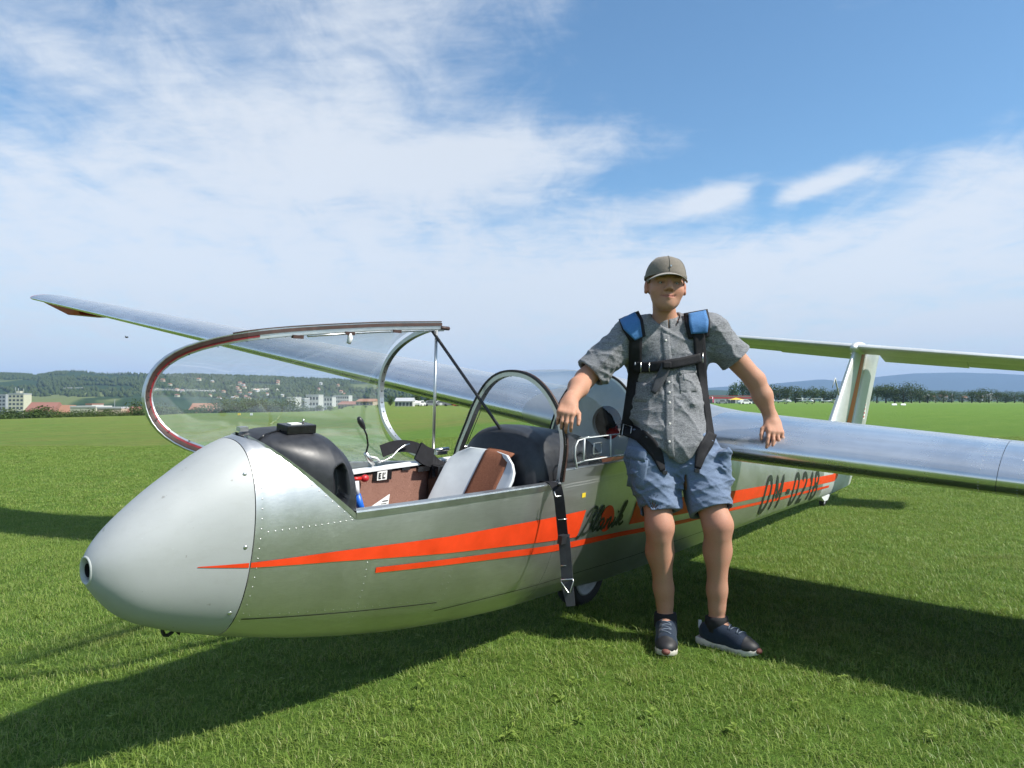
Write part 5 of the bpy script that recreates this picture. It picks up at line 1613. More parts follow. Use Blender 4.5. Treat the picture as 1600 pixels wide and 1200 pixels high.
# --- town
def wallmat(name, c): return simple(name, c, 0.8, 0, 0.06, 0.6)
M['cream'] = wallmat('cream_render', (0.46, 0.45, 0.34)); M['wwall'] = wallmat('white_render', (0.48, 0.48, 0.47)); M['tan'] = wallmat('tan_render', (0.40, 0.32, 0.24))
M['greywall'] = wallmat('grey_concrete', (0.28, 0.30, 0.32)); M['roof_red'] = wallmat('red_tiles', (0.26, 0.12, 0.09)); M['roof_orange'] = wallmat('orange_tiles', (0.32, 0.16, 0.10))
M['roof_grey'] = wallmat('grey_sheet_roof', (0.40, 0.41, 0.42)); M['window'] = simple('dark_window', (0.05, 0.06, 0.07), 0.15, 0, 0.2, 1)
M['hangar_red'] = wallmat('red_hangar_sheet', (0.42, 0.035, 0.04))
def building(px0, px1, ytop, ybot, Y, depth, wall, roof, label, group=None, gable=False, nwin=0, nfl=0, name='house', cat='house', z0=0.0, yaw=0.0, win_share=0.62):
    x0, x1 = (px0-800)/F_PX*Y, (px1-800)/F_PX*Y
    zt = CAM_H+(626.4-ytop)/F_PX*Y
    zb = float(ground_z((px0-800)/F_PX*Y, Y))-0.3 if z0 is not None else CAM_H+(626.4-ybot)/F_PX*Y
    w, h = x1-x0, zt-zb
    t = empty(name, ((x0+x1)/2, Y, zb), (0, 0, yaw))
    rh_ = h*0.34 if gable else h*0.05
    wh = h-rh_
    MB().box((0, depth/2, wh/2), (w, depth, wh)).build('wall', M[wall], t, False)
    if gable:
        mb = MB(); e = 0.06*w
        mb.prism([(-0.06*depth, wh-0.02*h), (depth*1.06, wh-0.02*h), (depth/2, h)], 0, -w/2-e*.3, w/2+e*.3)
        mb.build('roof', M[roof], t, False)
    else:
        MB().box((0, depth/2, wh+rh_/2), (w*1.015, depth*1.03, rh_)).build('roof', M[roof], t, False)
    if nwin:
        ww, wh2 = w/nwin*win_share, wh/nfl*0.5
        me = None
        for i in range(nwin):
            for j in range(nfl):
                if me is None:
                    me = mesh_data('window', *(lambda b: (b.v, b.f))(MB().box((0, 0, 0), (ww, 0.12, wh2))), False); me.materials.append(M['window'])
                o = obj('window', me, None, t); o.location = (-w/2+w*(i+.5)/nwin, -0.02, wh*(j+.52)/nfl)
    tag(t, label, cat, group)
    return t
b = building(13, 37, 614.5, 640, 720, 12, 'cream', 'greywall', 'tall cream apartment block with aerials on its roof, far left', None, False, 4, 6, 'apartment_block', 'building')
AH = CAM_H+(626.4-614.5)/F_PX*720-b.location.z
MB().tube([(-4, 5, AH), (-4, 5, AH+6)], 0.25, 5).build('aerial', M['greywall'], b); MB().tube([(-1, 5, AH), (-1, 5, AH+5)], 0.3, 5).build('aerial', M['greywall'], b); MB().tube([(4, 5, AH), (4, 5, AH+4.5)], 0.25, 5).build('aerial', M['greywall'], b)
MB().box((0.5, 5, AH+1), (4, 5, 2.6)).build('lift_house', M['cream'], b, False)
building(-14, 9, 616, 640, 740, 12, 'greywall', 'greywall', 'grey apartment block cut by the left picture edge', None, False, 4, 6, 'apartment_block', 'building')
building(38, 82, 628.5, 640, 430, 14, 'cream', 'roof_red', 'long building with a red roof beside the cream apartment block', None, True, 7, 1, 'long_hall', 'building')
building(86, 108, 633, 640, 330, 10, 'tan', 'roof_orange', 'tan hall with an orange roof behind the left bushes', None, True, 4, 1, 'long_hall', 'building')
building(110, 150, 634.2, 641, 300, 12, 'cream', 'wwall', 'long flat cream hall behind the left bushes', None, False, 8, 1, 'long_hall', 'building')
building(134, 144, 630.5, 641, 420, 12, 'wwall', 'roof_red', 'small white tower-like building above the flat cream hall', None, False, 2, 2, 'tower_building', 'building')
building(152, 190, 636, 641, 290, 12, 'tan', 'roof_grey', 'long flat tan hall left of the canopy', None, False, 8, 1, 'long_hall', 'building')
building(192, 217, 635.5, 641, 290, 12, 'wwall', 'roof_red', 'white hall with a red roof left of the canopy', None, True, 5, 1, 'long_hall', 'building')
building(100, 131, 615.5, 622, 1480, 30, 'greywall', 'wwall', 'pale grey building site on the hillside under the crane', None, False, 6, 1, 'building_shell', 'building', None)
building(160, 176, 615.5, 621.5, 1500, 20, 'wwall', 'roof_orange', 'white hillside block with an orange roof, left of the pair', None, True, 5, 2, 'hillside_block', 'building', None)
building(180, 197, 617.5, 622, 1490, 20, 'wwall', 'wwall', 'white flat-roofed hillside block, right of the pair', None, False, 6, 2, 'hillside_block', 'building', None)
# tower crane over the building site
cz = Vector(((106-800)/F_PX*1470, 1470, 5.0))
cr = empty('tower_crane', cz)
zt = CAM_H+(626.4-606.5)/F_PX*1470-5
MB().tube([(0, 0, 0), (0, 0, zt+1.5)], 0.8, 4).build('mast', M['wwall'], cr, False)
MB().tube([(-8, 0, zt), (30, 0, zt+0.6)], 0.6, 4).build('jib', M['wwall'], cr, False)
MB().box((-7, 0, zt-1.2), (3, 1.5, 2)).build('counterweight', M['greywall'], cr, False)
tag(cr, 'white tower crane above the building site on the hillside', 'crane')
for px, yt, Y, lab in ((179.5, 624, 700, 'thin lamp mast above the flat halls left of the canopy'), (187, 582, 2200, 'tall lattice radio mast on the hill ridge'), (411, 599, 1900, 'pair of tall masts on the hill seen through the canopy')):
    ms_ = empty('mast', gpt(px, Y) if Y < 1000 else ((px-800)/F_PX*Y, Y, float(hillz(np.array(px), np.array(Y), 1150, 2300))))
    z1 = CAM_H+(626.4-yt)/F_PX*Y-ms_.location.z
    w_ = 0.22*Y/700
    MB().tube([(0, 0, 0), (0, 0, z1)], [w_*1.5, w_*.7], 5).build('pole', M['greywall'], ms_)
    MB().box((0, 0, z1*.97), (w_*7, w_*2, w_*2)).build('arm', M['greywall'], ms_, False)
    tag(ms_, lab, 'mast')
# blocks seen through the open canopy
building(448, 462, 620, 632, 520, 14, 'wwall', 'roof_grey', 'white block at the left end of the row seen through the canopy', None, False, 4, 2, 'town_block', 'building')
building(464, 476, 622, 632, 540, 14, 'greywall', 'roof_grey', 'grey block beside the white block seen through the canopy', None, False, 3, 2, 'town_block', 'building')
building(478, 498, 616.5, 632, 560, 14, 'wwall', 'roof_grey', 'tall pale block in the middle of the row seen through the canopy', None, False, 4, 4, 'town_block', 'building')
building(502, 519, 619.5, 632, 600, 14, 'wwall', 'greywall', 'pale block with a dark roof in the row seen through the canopy', None, False, 4, 3, 'town_block', 'building')
building(521, 545, 617.5, 632, 620, 14, 'wwall', 'roof_grey', 'long white block with rows of windows seen through the canopy', None, False, 7, 3, 'town_block', 'building')
building(528, 558, 627, 634, 240, 12, 'tan', 'roof_red', 'long low building with a red roof seen through the canopy', None, True, 6, 1, 'long_hall', 'building')
building(556, 583, 623, 634, 230, 12, 'tan', 'roof_orange', 'barn with an orange gabled roof seen through the canopy', None, True, 5, 1, 'barn', 'building')
building(292, 330, 630, 640, 300, 12, 'tan', 'roof_orange', 'orange-roofed hall seen through the front of the canopy', None, True, 6, 1, 'long_hall', 'building')
rh2 = random.Random(5)
TG = 'small houses on the wooded slope'
for i in range(40):
    px = rh2.choice([rh2.uniform(345, 395), rh2.uniform(330, 450), rh2.uniform(455, 600), rh2.uniform(250, 330)])
    Y = rh2.uniform(1180, 1560)
    z = float(hillz(np.array(px), np.array(Y), 1150, 2300))
    yb = 626.4-(z-CAM_H)/F_PX*Y
    wpx = rh2.uniform(2.5, 5)
    building(px, px+wpx, yb-rh2.uniform(2.6, 4.4), yb+1, Y, 10, rh2.choice(['wwall', 'cream', 'tan']), rh2.choice(['roof_orange', 'roof_red', 'roof_orange', 'roof_grey']), 'small house with a pitched roof among the trees on the slope behind the canopy', TG, True, 0, 0, 'hillside_house', 'house', None)
for i in range(16):
    px = rh2.uniform(1440, 1560); Y = rh2.uniform(1500, 2000)
    building(px, px+rh2.uniform(3, 7), 617+rh2.uniform(-2, 3), 628, Y, 10, rh2.choice(['wwall', 'cream', 'greywall']), rh2.choice(['roof_orange', 'roof_grey']), 'small pale house in the village beyond the right-hand trees', 'village houses beyond the right trees', True, 0, 0, 'village_house', 'house')

# --- grey shed and vehicles seen through the arches
sh = building(617, 645, 621.5, 633.5, 190, 5, 'wwall', 'roof_grey', 'small shed with a grey sheet roof seen between the canopy hoop and prop rod', None, True, 5, 1, 'shed', 'building')
M['car_red'] = simple('red_car_paint', (0.45, 0.03, 0.03), 0.25); M['car_blue'] = simple('blue_car_paint', (0.03, 0.10, 0.30), 0.25); M['car_white'] = simple('white_car_paint', (0.75, 0.75, 0.74), 0.25); M['car_grey'] = simple('grey_car_paint', (0.22, 0.23, 0.25), 0.25); M['car_yellow'] = simple('yellow_paint', (0.65, 0.45, 0.03), 0.3)
def car(px, Y, paint, label, yaw=0.0, van=False, group='vehicles parked at the far field edge'):
    t = empty('car' if not van else 'van', gpt(px, Y), (0, 0, yaw))
    L_, W2, H2 = (4.2, 1.75, 1.45) if not van else (5.2, 1.95, 2.3)
    if van: prof = [(-2.6, .3), (2.6, .3), (2.6, 1.0), (2.3, 1.25), (1.8, 2.2), (1.6, 2.3), (-2.55, 2.3), (-2.6, 2.2)]
    else: prof = [(-2.1, .3), (2.1, .3), (2.1, .75), (1.2, .9), (.7, 1.38), (.4, 1.45), (-1.1, 1.45), (-1.7, 1.0), (-2.1, .9)]
    b = MB().prism(prof, 1, -W2/2, W2/2).build('body', M[paint], t, False); bevel(b, 0.08, 2)
    if van: wp_ = [(1.7, 1.3), (2.2, 1.3), (1.75, 2.1), (1.2, 2.1), (1.2, 1.3)]
    else: wp_ = [(-1.45, .95), (1.0, .93), (.62, 1.35), (-1.0, 1.37)]
    for y_ in (-W2/2-.012, W2/2+.004): MB().prism(wp_, 1, y_, y_+.008).build('side_window', M['window'], t, False)
    for x_ in (-1.3, 1.35):
        for y_ in (-W2/2, W2/2): MB().lathe([(0.0, -.1), (.2, -.1), (.32, -.08), (.32, .08), (.2, .1), (0, .1)], (x_, y_, .32), (0, 1, 0), 14).build('wheel', M['rubber'], t)
    tag(t, label, 'car' if not van else 'van', group)
car(656, 196, 'car_white', 'white car nearest the grey shed at the far field edge', 1.3)
car(674, 200, 'car_grey', 'grey car second from the shed in the far row', 0.2)
car(690, 202, 'car_white', 'white car third from the shed in the far row', 0.1)
car(704, 200, 'car_grey', 'dark grey car fourth from the shed in the far row', 0.0)
car(722, 198, 'car_red', 'red van in the far row just left of the fixed windscreen arch', 0.3, True)
car(737, 202, 'car_blue', 'blue van in the far row behind the windscreen arch', 0.1, True)
car(762, 200, 'car_white', 'white car seen inside the windscreen arch', 0.0)
car(790, 204, 'car_grey', 'grey car seen in the middle of the windscreen arch', 0.1)
# --- hangar, banner, aircraft and cars on the right
hg = building(1100, 1184, 618.3, 632, 330, 16, 'wwall', 'hangar_red', 'long white hangar with a red roof edge behind the pilot\'s arm', None, False, 0, 0, 'hangar', 'hangar')
wh_ = CAM_H+(626.4-618.3)/F_PX*330
MB().box((0, -0.06, wh_*0.80), (25.0, 0.14, 0.62)).build('red_band', M['hangar_red'], hg, False)
for k in range(5): MB().box((-9.6+4.8*k, -0.05, wh_*.32), (3.9, 0.12, wh_*.58)).build('hangar_door', M['greywall'] if k % 2 else M['window'], hg, False)
bn = empty('banner', gpt(1113, 300)); MB().tube([(0, 0, 0), (0, 0, 3.0)], 0.04, 6).build('pole', M['steel'], bn)
M['pink'] = simple('pink_cloth', (0.62, 0.14, 0.24), 0.8, 0, 0.1, 2)
MB().box((0.35, 0, 1.7), (0.66, 0.04, 2.4)).build('flag', M['pink'], bn, False)
tag(bn, 'upright pink banner flag in front of the hangar', 'flag')
tn = empty('tent', gpt(1150, 300))
MB().add([(-3, -2, 1.6), (3, -2, 1.6), (3, 2, 1.6), (-3, 2, 1.6), (0, 0, 2.5)], [(0, 1, 4), (1, 2, 4), (2, 3, 4), (3, 0, 4)]).build('roof', M['car_yellow'], tn, False)
for a in ((-2.9, -1.9), (2.9, -1.9), (2.9, 1.9), (-2.9, 1.9)): MB().tube([(*a, 0), (*a, 1.65)], 0.05, 5).build('post', M['steel'], tn)
tag(tn, 'yellow pavilion tent in front of the hangar', 'tent')
car(1164, 245, 'car_white', 'white car parked in front of the hangar', 0.25)
car(1128, 290, 'car_grey', 'grey car in front of the hangar between banner and tent', 0.1)
car(1185, 262, 'car_grey', 'dark car parked right of the white one by the hangar', 0.2)
def lightplane(px, Y, label, yaw, sc=1.0):
    t = empty('light_aircraft', gpt(px, Y), (0, 0, yaw)); t.scale = (sc, sc, sc)
    MB().tube([(0, -2.6, .95), (0, -2.2, 1.0), (0, -1, 1.15), (0, .3, 1.25), (0, 2, 1.1), (0, 4.4, 1.2)], [.12, .38, .5, .52, .3, .12], 12).build('fuselage', M['white'], t)
    MB().sphere((0, -.4, 1.65), (.42, 1.0, .38)).build('cabin_glass', M['window'], t)
    for sg in (-1, 1):
        w_ = MB().grid(np.array([[(sg*.3, -.7, 1.9), (sg*.3, .8, 1.86), (sg*.3, .8, 1.82), (sg*.3, -.7, 1.8)], [(sg*5, -.5, 2.0), (sg*5, .6, 1.98), (sg*5, .6, 1.95), (sg*5, -.5, 1.93)]]), wrap=True)
        w_.build('wing', M['white'], t, False)
        MB().tube([(sg*.45, -.1, .9), (sg*2.3, -.1, 1.86)], 0.05, 5).build('strut', M['white'], t)
        MB().lathe([(0, -.08), (.22, -.07), (.22, .07), (0, .08)], (sg*.95, -.3, .22), (1, 0, 0), 12).build('wheel', M['rubber'], t)
        MB().tube([(sg*.3, -.3, .8), (sg*.9, -.3, .25)], 0.05, 5).build('gear_leg', M['white'], t)
    MB().box((0, 4.2, 1.25), (3.0, .7, .06)).build('tailplane', M['white'], t, False)
    MB().prism([(3.7, 1.25), (4.6, 1.25), (4.7, 2.3), (4.3, 2.3)], 0, -.04, .04).build('fin', M['white'], t, False)
    MB().box((0, -2.68, .95), (1.7, .04, .12)).build('propeller', M['rubber'], t, False)
    tag(t, label, 'aircraft', 'light aircraft parked by the hangar')
lightplane(1264, 250, 'white light aircraft seen nearly head-on right of the pilot\'s arm', 0.15)
lightplane(1226, 262, 'white light aircraft parked just right of the pilot\'s forearm', 0.9, 0.9)
lightplane(1302, 270, 'white light aircraft half hidden behind the tail fin', 1.2, 0.9)
for px, lab in ((1397, 'left one of two small white field markers on the grass'), (1411, 'right one of two small white field markers on the grass')):
    mk = empty('field_marker', gpt(px, 185))
    MB().prism([(-.25, 0), (.25, 0), (0.05, .45), (-.05, .45)], 0, -.6, .6).build('board', M['white'], mk, False)
    MB().box((0, 0, .03), (1.3, .6, .06)).build('foot', M['greywall'], mk, False)
    tag(mk, lab, 'marker', 'white field markers')
for px, lab, c in ((374, 'small yellow marker board in the grass seen through the canopy', 'yellow'), (393, 'small white marker board in the grass seen through the canopy', 'white')):
    mk = empty('field_marker', gpt(px, 70))
    MB().box((0, 0, .16), (.26, .05, .22)).build('board', M[c], mk, False); MB().box((0, 0, .03), (.06, .05, .08)).build('post', M['greywall'], mk, False)
    tag(mk, lab, 'marker')
# dry track along the far right edge
pts = [[(30, 352, 0.02), (30, 372, 0.02)], [(420, 352, 0.02), (420, 376, 0.02)]]
tr = MB().grid(np.array(pts)).build('track', simple('dry_track', (0.34, 0.27, 0.16), 0.95, 0, 0.2, 0.2), None, False)
tag(tr, 'pale dry track along the far right edge of the field', None, None, 'structure')
# bird
bd = empty('bird', at_depth(198, 527, 30))
MB().sphere((0, 0, 0), (.075, .03, .03), 8, 6).build('body', M['dark'], bd)
for sg in (-1, 1): MB().add([(-.03, 0, .01), (.03, 0, .01), (.0, sg*.12, .05), (-.04, sg*.1, .045)], [(0, 1, 2, 3)]).build('wing', M['dark'], bd, False)
tag(bd, 'small dark bird in the sky left of the open canopy', 'bird')
# --- haze
hz_ = MB().box((0, 5200, 206), (26000, 11400, 452)).build('haze', None, None, False)
hm = bpy.data.materials.new('haze_air'); hm.use_nodes = True
hm.node_tree.nodes.clear()
pv = hm.node_tree.nodes.new('ShaderNodeVolumePrincipled'); ho = hm.node_tree.nodes.new('ShaderNodeOutputMaterial')
pv.inputs['Color'].default_value = (0.42, 0.63, 1.0, 1); pv.inputs['Density'].default_value = 1.0e-4; pv.inputs['Anisotropy'].default_value = 0.0
hm.node_tree.links.new(pv.outputs[0], ho.inputs['Volume'])
hz_.data.materials.append(hm)
tag(hz_, 'thin pale blue haze filling the air over the airfield', None, None, 'stuff')
# ================================================================== person
def smin(a, b, k):
    h = np.maximum(k-np.abs(a-b), 0)/k
    return np.minimum(a, b)-h*h*k*0.25
def rcone(a, b, ra, rb):
    a, b = np.array(a, float), np.array(b, float)
    ba = b-a; L2 = ba@ba
    def f(p):
        t = np.clip(((p-a)@ba)/L2, 0, 1)
        return np.linalg.norm(p-a-t[:, None]*ba, axis=1)-(ra+(rb-ra)*t)
    return f
def ellip(c, r, Rm=None):
    c, r = np.array(c, float), np.array(r, float)
    def f(p):
        q = p-c
        if Rm is not None: q = q@Rm                      # into local axes (columns)
        k0 = np.linalg.norm(q/r, axis=1); k1 = np.linalg.norm(q/(r*r), axis=1)+1e-9
        return k0*(k0-1)/k1
    return f
def rbox(c, s, rad, Rm=None):
    c, s = np.array(c, float), np.array(s, float)-rad
    def f(p):
        q = p-c
        if Rm is not None: q = q@Rm
        q = np.abs(q)-s
        return np.linalg.norm(np.maximum(q, 0), axis=1)+np.minimum(q.max(1), 0)-rad
    return f
def polygonise(prims, lo, hi, h, post=None):
    """surface nets over a smooth union of primitives [(f, k)]"""
    lo, hi = np.array(lo, float), np.array(hi, float)
    B = 12
    n = (np.ceil((hi-lo)/h/B).astype(int))*B+1
    A = np.full(n, 1.0, np.float32)
    rad = B*h*0.87
    nb = (n-1)//B
    cen = lo+(np.stack(np.meshgrid(*[np.arange(q) for q in nb], indexing='ij'), -1).reshape(-1, 3)*B+B/2)*h
    DC = np.stack([f(cen) for f, k in prims], -1)
    keep = np.flatnonzero(DC.min(1) < rad+0.05)
    ii = np.stack(np.meshgrid(*[np.arange(B+1)]*3, indexing='ij'), -1).reshape(-1, 3)
    for m_ in keep:
        o = np.array(np.unravel_index(m_, nb))*B
        P_ = lo+(ii+o)*h
        d = None
        for (f, k), q in zip(prims, DC[m_]):
            if q > rad+0.07: continue
            v = f(P_)
            d = v if d is None else smin(d, v, k)
        if d is None: continue
        if post is not None: d = post(P_, d)
        A[o[0]:o[0]+B+1, o[1]:o[1]+B+1, o[2]:o[2]+B+1] = d.reshape(B+1, B+1, B+1)
    ins = A < 0
    s8 = sum(ins[i:n[0]-1+i, j:n[1]-1+j, k:n[2]-1+k].astype(np.int8) for i in (0, 1) for j in (0, 1) for k in (0, 1))
    cell = (s8 > 0) & (s8 < 8)
    idx = np.argwhere(cell)
    num = np.full(cell.shape, -1, np.int64); num[tuple(idx.T)] = np.arange(len(idx))
    acc = np.zeros((len(idx), 3)); cnt = np.zeros(len(idx))
    cor = [np.array(c) for c in ((0, 0, 0), (1, 0, 0), (0, 1, 0), (1, 1, 0), (0, 0, 1), (1, 0, 1), (0, 1, 1), (1, 1, 1))]
    for a, b in ((0, 1), (2, 3), (4, 5), (6, 7), (0, 2), (1, 3), (4, 6), (5, 7), (0, 4), (1, 5), (2, 6), (3, 7)):
        ca, cb = cor[a], cor[b]
        va = A[tuple((idx+ca).T)]; vb = A[tuple((idx+cb).T)]
        m = (va < 0) != (vb < 0)
        t = np.where(m, va/(va-vb+1e-12), 0)
        acc += np.where(m[:, None], ca+(cb-ca)*t[:, None], 0); cnt += m
    V = lo+(idx+acc/np.maximum(cnt, 1)[:, None])*h
    Fc = []
    for ax in range(3):
        u, w = [k for k in range(3) if k != ax]
        e = np.zeros(3, int); e[ax] = 1
        sl = [slice(0, n[k]-(1 if k == ax else 0)) for k in range(3)]
        a = ins[tuple(sl)]; b = ins[tuple(slice(1, None) if k == ax else slice(None) for k in range(3))]
        ed = np.argwhere(a != b)
        ok = (ed[:, u] > 0) & (ed[:, w] > 0) & (ed[:, u] < n[u]-1) & (ed[:, w] < n[w]-1)
        ed = ed[ok]
        fl = a[tuple(ed.T)]
        du = np.zeros(3, int); du[u] = 1; dw = np.zeros(3, int); dw[w] = 1
        q = np.stack([num[tuple((ed-du-dw).T)], num[tuple((ed-dw).T)], num[tuple(ed.T)], num[tuple((ed-du).T)]], -1)
        flip = fl if ax != 1 else ~fl
        q[~flip] = q[~flip][:, ::-1]
        Fc.append(q)
    Fc = np.concatenate(Fc)
    Fc = Fc[(Fc >= 0).all(1)]
    return V, Fc
def fast_mesh(name, V, Fc, mat, parent, origin):
    me = bpy.data.meshes.new(name)
    me.vertices.add(len(V)); me.vertices.foreach_set('co', (V-np.array(origin)).astype(np.float32).ravel())
    me.loops.add(Fc.size); me.loops.foreach_set('vertex_index', Fc.astype(np.int32).ravel())
    me.polygons.add(len(Fc)); me.polygons.foreach_set('loop_start', np.arange(0, Fc.size, 4, dtype=np.int32))
    me.polygons.foreach_set('use_smooth', np.ones(len(Fc), bool))
    me.update(calc_edges=True); me.validate()
    me.materials.append(mat)
    o = bpy.data.objects.new(name, me); COL.objects.link(o); o.parent = parent
    return o
def fold_noise(seed, n, lmin, lmax, dirs, sharp=5):
    """sparse creases: each family runs one way, is bent by a slow warp and fades in and out"""
    r = np.random.default_rng(seed)
    D = np.array([dirs[k % len(dirs)] for k in range(n)], float)+r.normal(0, 0.18, (n, 3)); D /= np.linalg.norm(D, axis=1)[:, None]
    Wl = r.uniform(lmin, lmax, n); ph = r.uniform(0, 6.28, n)
    D2 = r.normal(0, 1, (n, 3)); D3 = r.normal(0, 1, (n, 3)); A_ = (Wl/lmax)**0.6
    def f(p):
        v = np.zeros(len(p))
        for k in range(n):
            w = np.sin(p@D2[k]*7+ph[k])*1.1+np.sin(p@D3[k]*17+ph[k]*2)*0.5
            s = np.sin((p@D[k]*(6.283/Wl[k])+ph[k]+w)*0.5)
            m = np.clip(np.sin(p@D3[k]*8+ph[k]*3)*0.9+np.sin(p@D2[k][::-1]*12+ph[k])*0.6-0.1, 0, 1)
            v += A_[k]*(1-np.abs(s))**sharp*m
        return -v
    return f
J = lambda px, py, Y: np.array(at_depth(px, py, Y))
PO = np.array([0.86, 3.44, 0.0])
person = empty('person', PO)
tag(person, 'person in grey shirt, blue shorts, cap and parachute harness leaning on the glider', 'person')

# --- joints
hd_c = J(1040, 446, 3.50)
yaw = R(-1)
hf = np.array([math.sin(yaw), -math.cos(yaw), 0.0]); hf = hf*math.cos(R(2))+np.array([0, 0, math.sin(R(2))])   # facing
hx_ = np.cross(hf, [0, 0, 1.0]); hx_ /= np.linalg.norm(hx_); hx_ = -hx_        # viewer's right
roll_ = R(-3)
hu = np.cross(hx_, hf); hu = hu/np.linalg.norm(hu)
if hu[2] < 0: hu = -hu
hx_, hu = hx_*math.cos(roll_)+hu*math.sin(roll_), hu*math.cos(roll_)-hx_*math.sin(roll_)
HR = np.stack([hx_, hf, hu], 1)
HP = lambda x, f, u: hd_c+HR@np.array([x*1.12, f, u])
shR, shL = J(988, 521, 3.56), J(1109, 517, 3.57)
elR, wrR = J(914, 592, 3.50), J(890, 628, 3.285)
elL, wrL = J(1180, 594, 3.58), J(1206, 657, 3.575)
neck_b = J(1041, 508, 3.57)
hipR, hipL = J(1018, 712, 3.52), J(1082, 712, 3.52)
knR, knL = J(1031, 822, 3.40), J(1122, 819, 3.37)
anR, anL = np.array([0.728, 3.465, 0.105]), np.array([0.955, 3.405, 0.105])
def hand(w, kn, nb, th, curl, spread, grip=1.0):
    """palm + five fingers: w wrist, kn middle knuckle, nb back-of-hand normal, th direction to the thumb side"""
    d = kn-w; Lp = np.linalg.norm(d); d /= Lp
    nb = nb-d*(nb@d); nb /= np.linalg.norm(nb)
    t = th-d*(th@d)-nb*(th@nb); t /= np.linalg.norm(t)
    Rm = np.stack([t, d, nb], 1)
    pr = [(rbox(w+d*Lp*0.56, (0.041, Lp*0.52, 0.0145), 0.013, Rm), 0.02), (rcone(w-d*0.02, w+d*0.025, 0.030, 0.027), 0.03)]
    kn_pts = []
    for k, (off, ln, back) in enumerate(((0.031, 0.083, 0.004), (0.0105, 0.093, 0.0), (-0.0100, 0.086, 0.003), (-0.030, 0.070, 0.010))):
        b = w+d*(Lp-back)+t*off
        ang = spread*(1.2-0.8*k)
        dd = d*math.cos(ang)+t*math.sin(ang)
        p0, a, r0 = b, 0.0, 0.0094-0.0008*(k == 3)
        pr.append((rcone(b-dd*0.03, b, 0.011, 0.0105), 0.012))
        for j, (fr_, cu) in enumerate(((0.44, curl[0]), (0.31, curl[1]), (0.25, curl[2]))):
            a += cu*(1+0.06*(k-1.5))
            q = p0+(dd*math.cos(a)-nb*math.sin(a))*ln*fr_
            r1 = r0*0.91
            pr.append((rcone(p0, q, r0, r1), 0.006 if j == 0 else 0.003))
            p0, r0 = q, r1
    # thumb from the side of the palm near its base
    b = w+d*Lp*0.30+t*0.030-nb*0.004
    t1 = b+(t*0.55+d*0.80-nb*0.18*grip)*0.042
    t2 = t1+(t*0.22+d*0.92-nb*0.30*grip)*0.033
    t3 = t2+(t*0.05+d*0.90-nb*0.42*grip)*0.024
    pr += [(rcone(b-t*0.012, t1, 0.0165, 0.0115), 0.016), (rcone(t1, t2, 0.0112, 0.0100), 0.004), (rcone(t2, t3, 0.0100, 0.0080), 0.003)]
    return pr
body = []
def add(f, k): body.append((f, k))
# head
add(ellip(HP(0, -0.014, 0.040), (0.086, 0.099, 0.100), HR), 0.03)
add(ellip(HP(0, 0.018, -0.040), (0.0745, 0.074, 0.080), HR), 0.04)
add(ellip(HP(0, 0.034, -0.084), (0.054, 0.050, 0.040), HR), 0.030)
add(ellip(HP(0, 0.068, -0.106), (0.026, 0.018, 0.020), HR), 0.03)
for sg in (-1, 1):
    add(ellip(HP(sg*0.041, 0.050, -0.034), (0.030, 0.029, 0.027), HR), 0.03)
    add(rcone(HP(sg*0.010, 0.090, 0.024), HP(sg*0.048, 0.074, 0.024), 0.009, 0.008), 0.02)
    add(rcone(HP(sg*0.020, 0.0870, 0.0050), HP(sg*0.046, 0.0755, 0.0030), 0.0050, 0.0045), 0.008)     # upper lid
    add(ellip(HP(sg*0.0135, 0.098, -0.036), (0.0095, 0.010, 0.008), HR), 0.008)
    add(ellip(HP(sg*0.0815, -0.010, -0.010), (0.010, 0.019, 0.031), HR), 0.010)
    add(rcone(HP(sg*0.083, -0.004, -0.036), HP(sg*0.080, 0.002, -0.030), 0.008, 0.008), 0.01)
    add(rcone(HP(0, 0.0915, -0.0635), HP(sg*0.029, 0.072, -0.0575), 0.0060, 0.0035), 0.010)
    add(rcone(HP(0, 0.0885, -0.0745), HP(sg*0.023, 0.075, -0.0680), 0.0072, 0.0040), 0.010)
add(rcone(HP(0, 0.090, 0.012), HP(0, 0.1125, -0.028), 0.0085, 0.0135), 0.014)
# neck and trunk
add(rcone(HP(0, -0.048, -0.060), neck_b+np.array([0, 0.015, 0]), 0.053, 0.060), 0.022)
chest = J(1042, 575, 3.60); belly = J(1044, 650, 3.57); pelv = (hipR+hipL)/2+np.array([0, 0.01, 0.05])
add(ellip(chest, (0.165, 0.105, 0.17)), 0.06)
add(ellip(belly, (0.16, 0.11, 0.16)), 0.06)
add(ellip(pelv, (0.165, 0.115, 0.11)), 0.06)
add(rcone(neck_b+np.array([-0.03, 0.02, -0.02]), shR, 0.046, 0.052), 0.05); add(rcone(neck_b+np.array([0.03, 0.02, -0.02]), shL, 0.046, 0.052), 0.05)
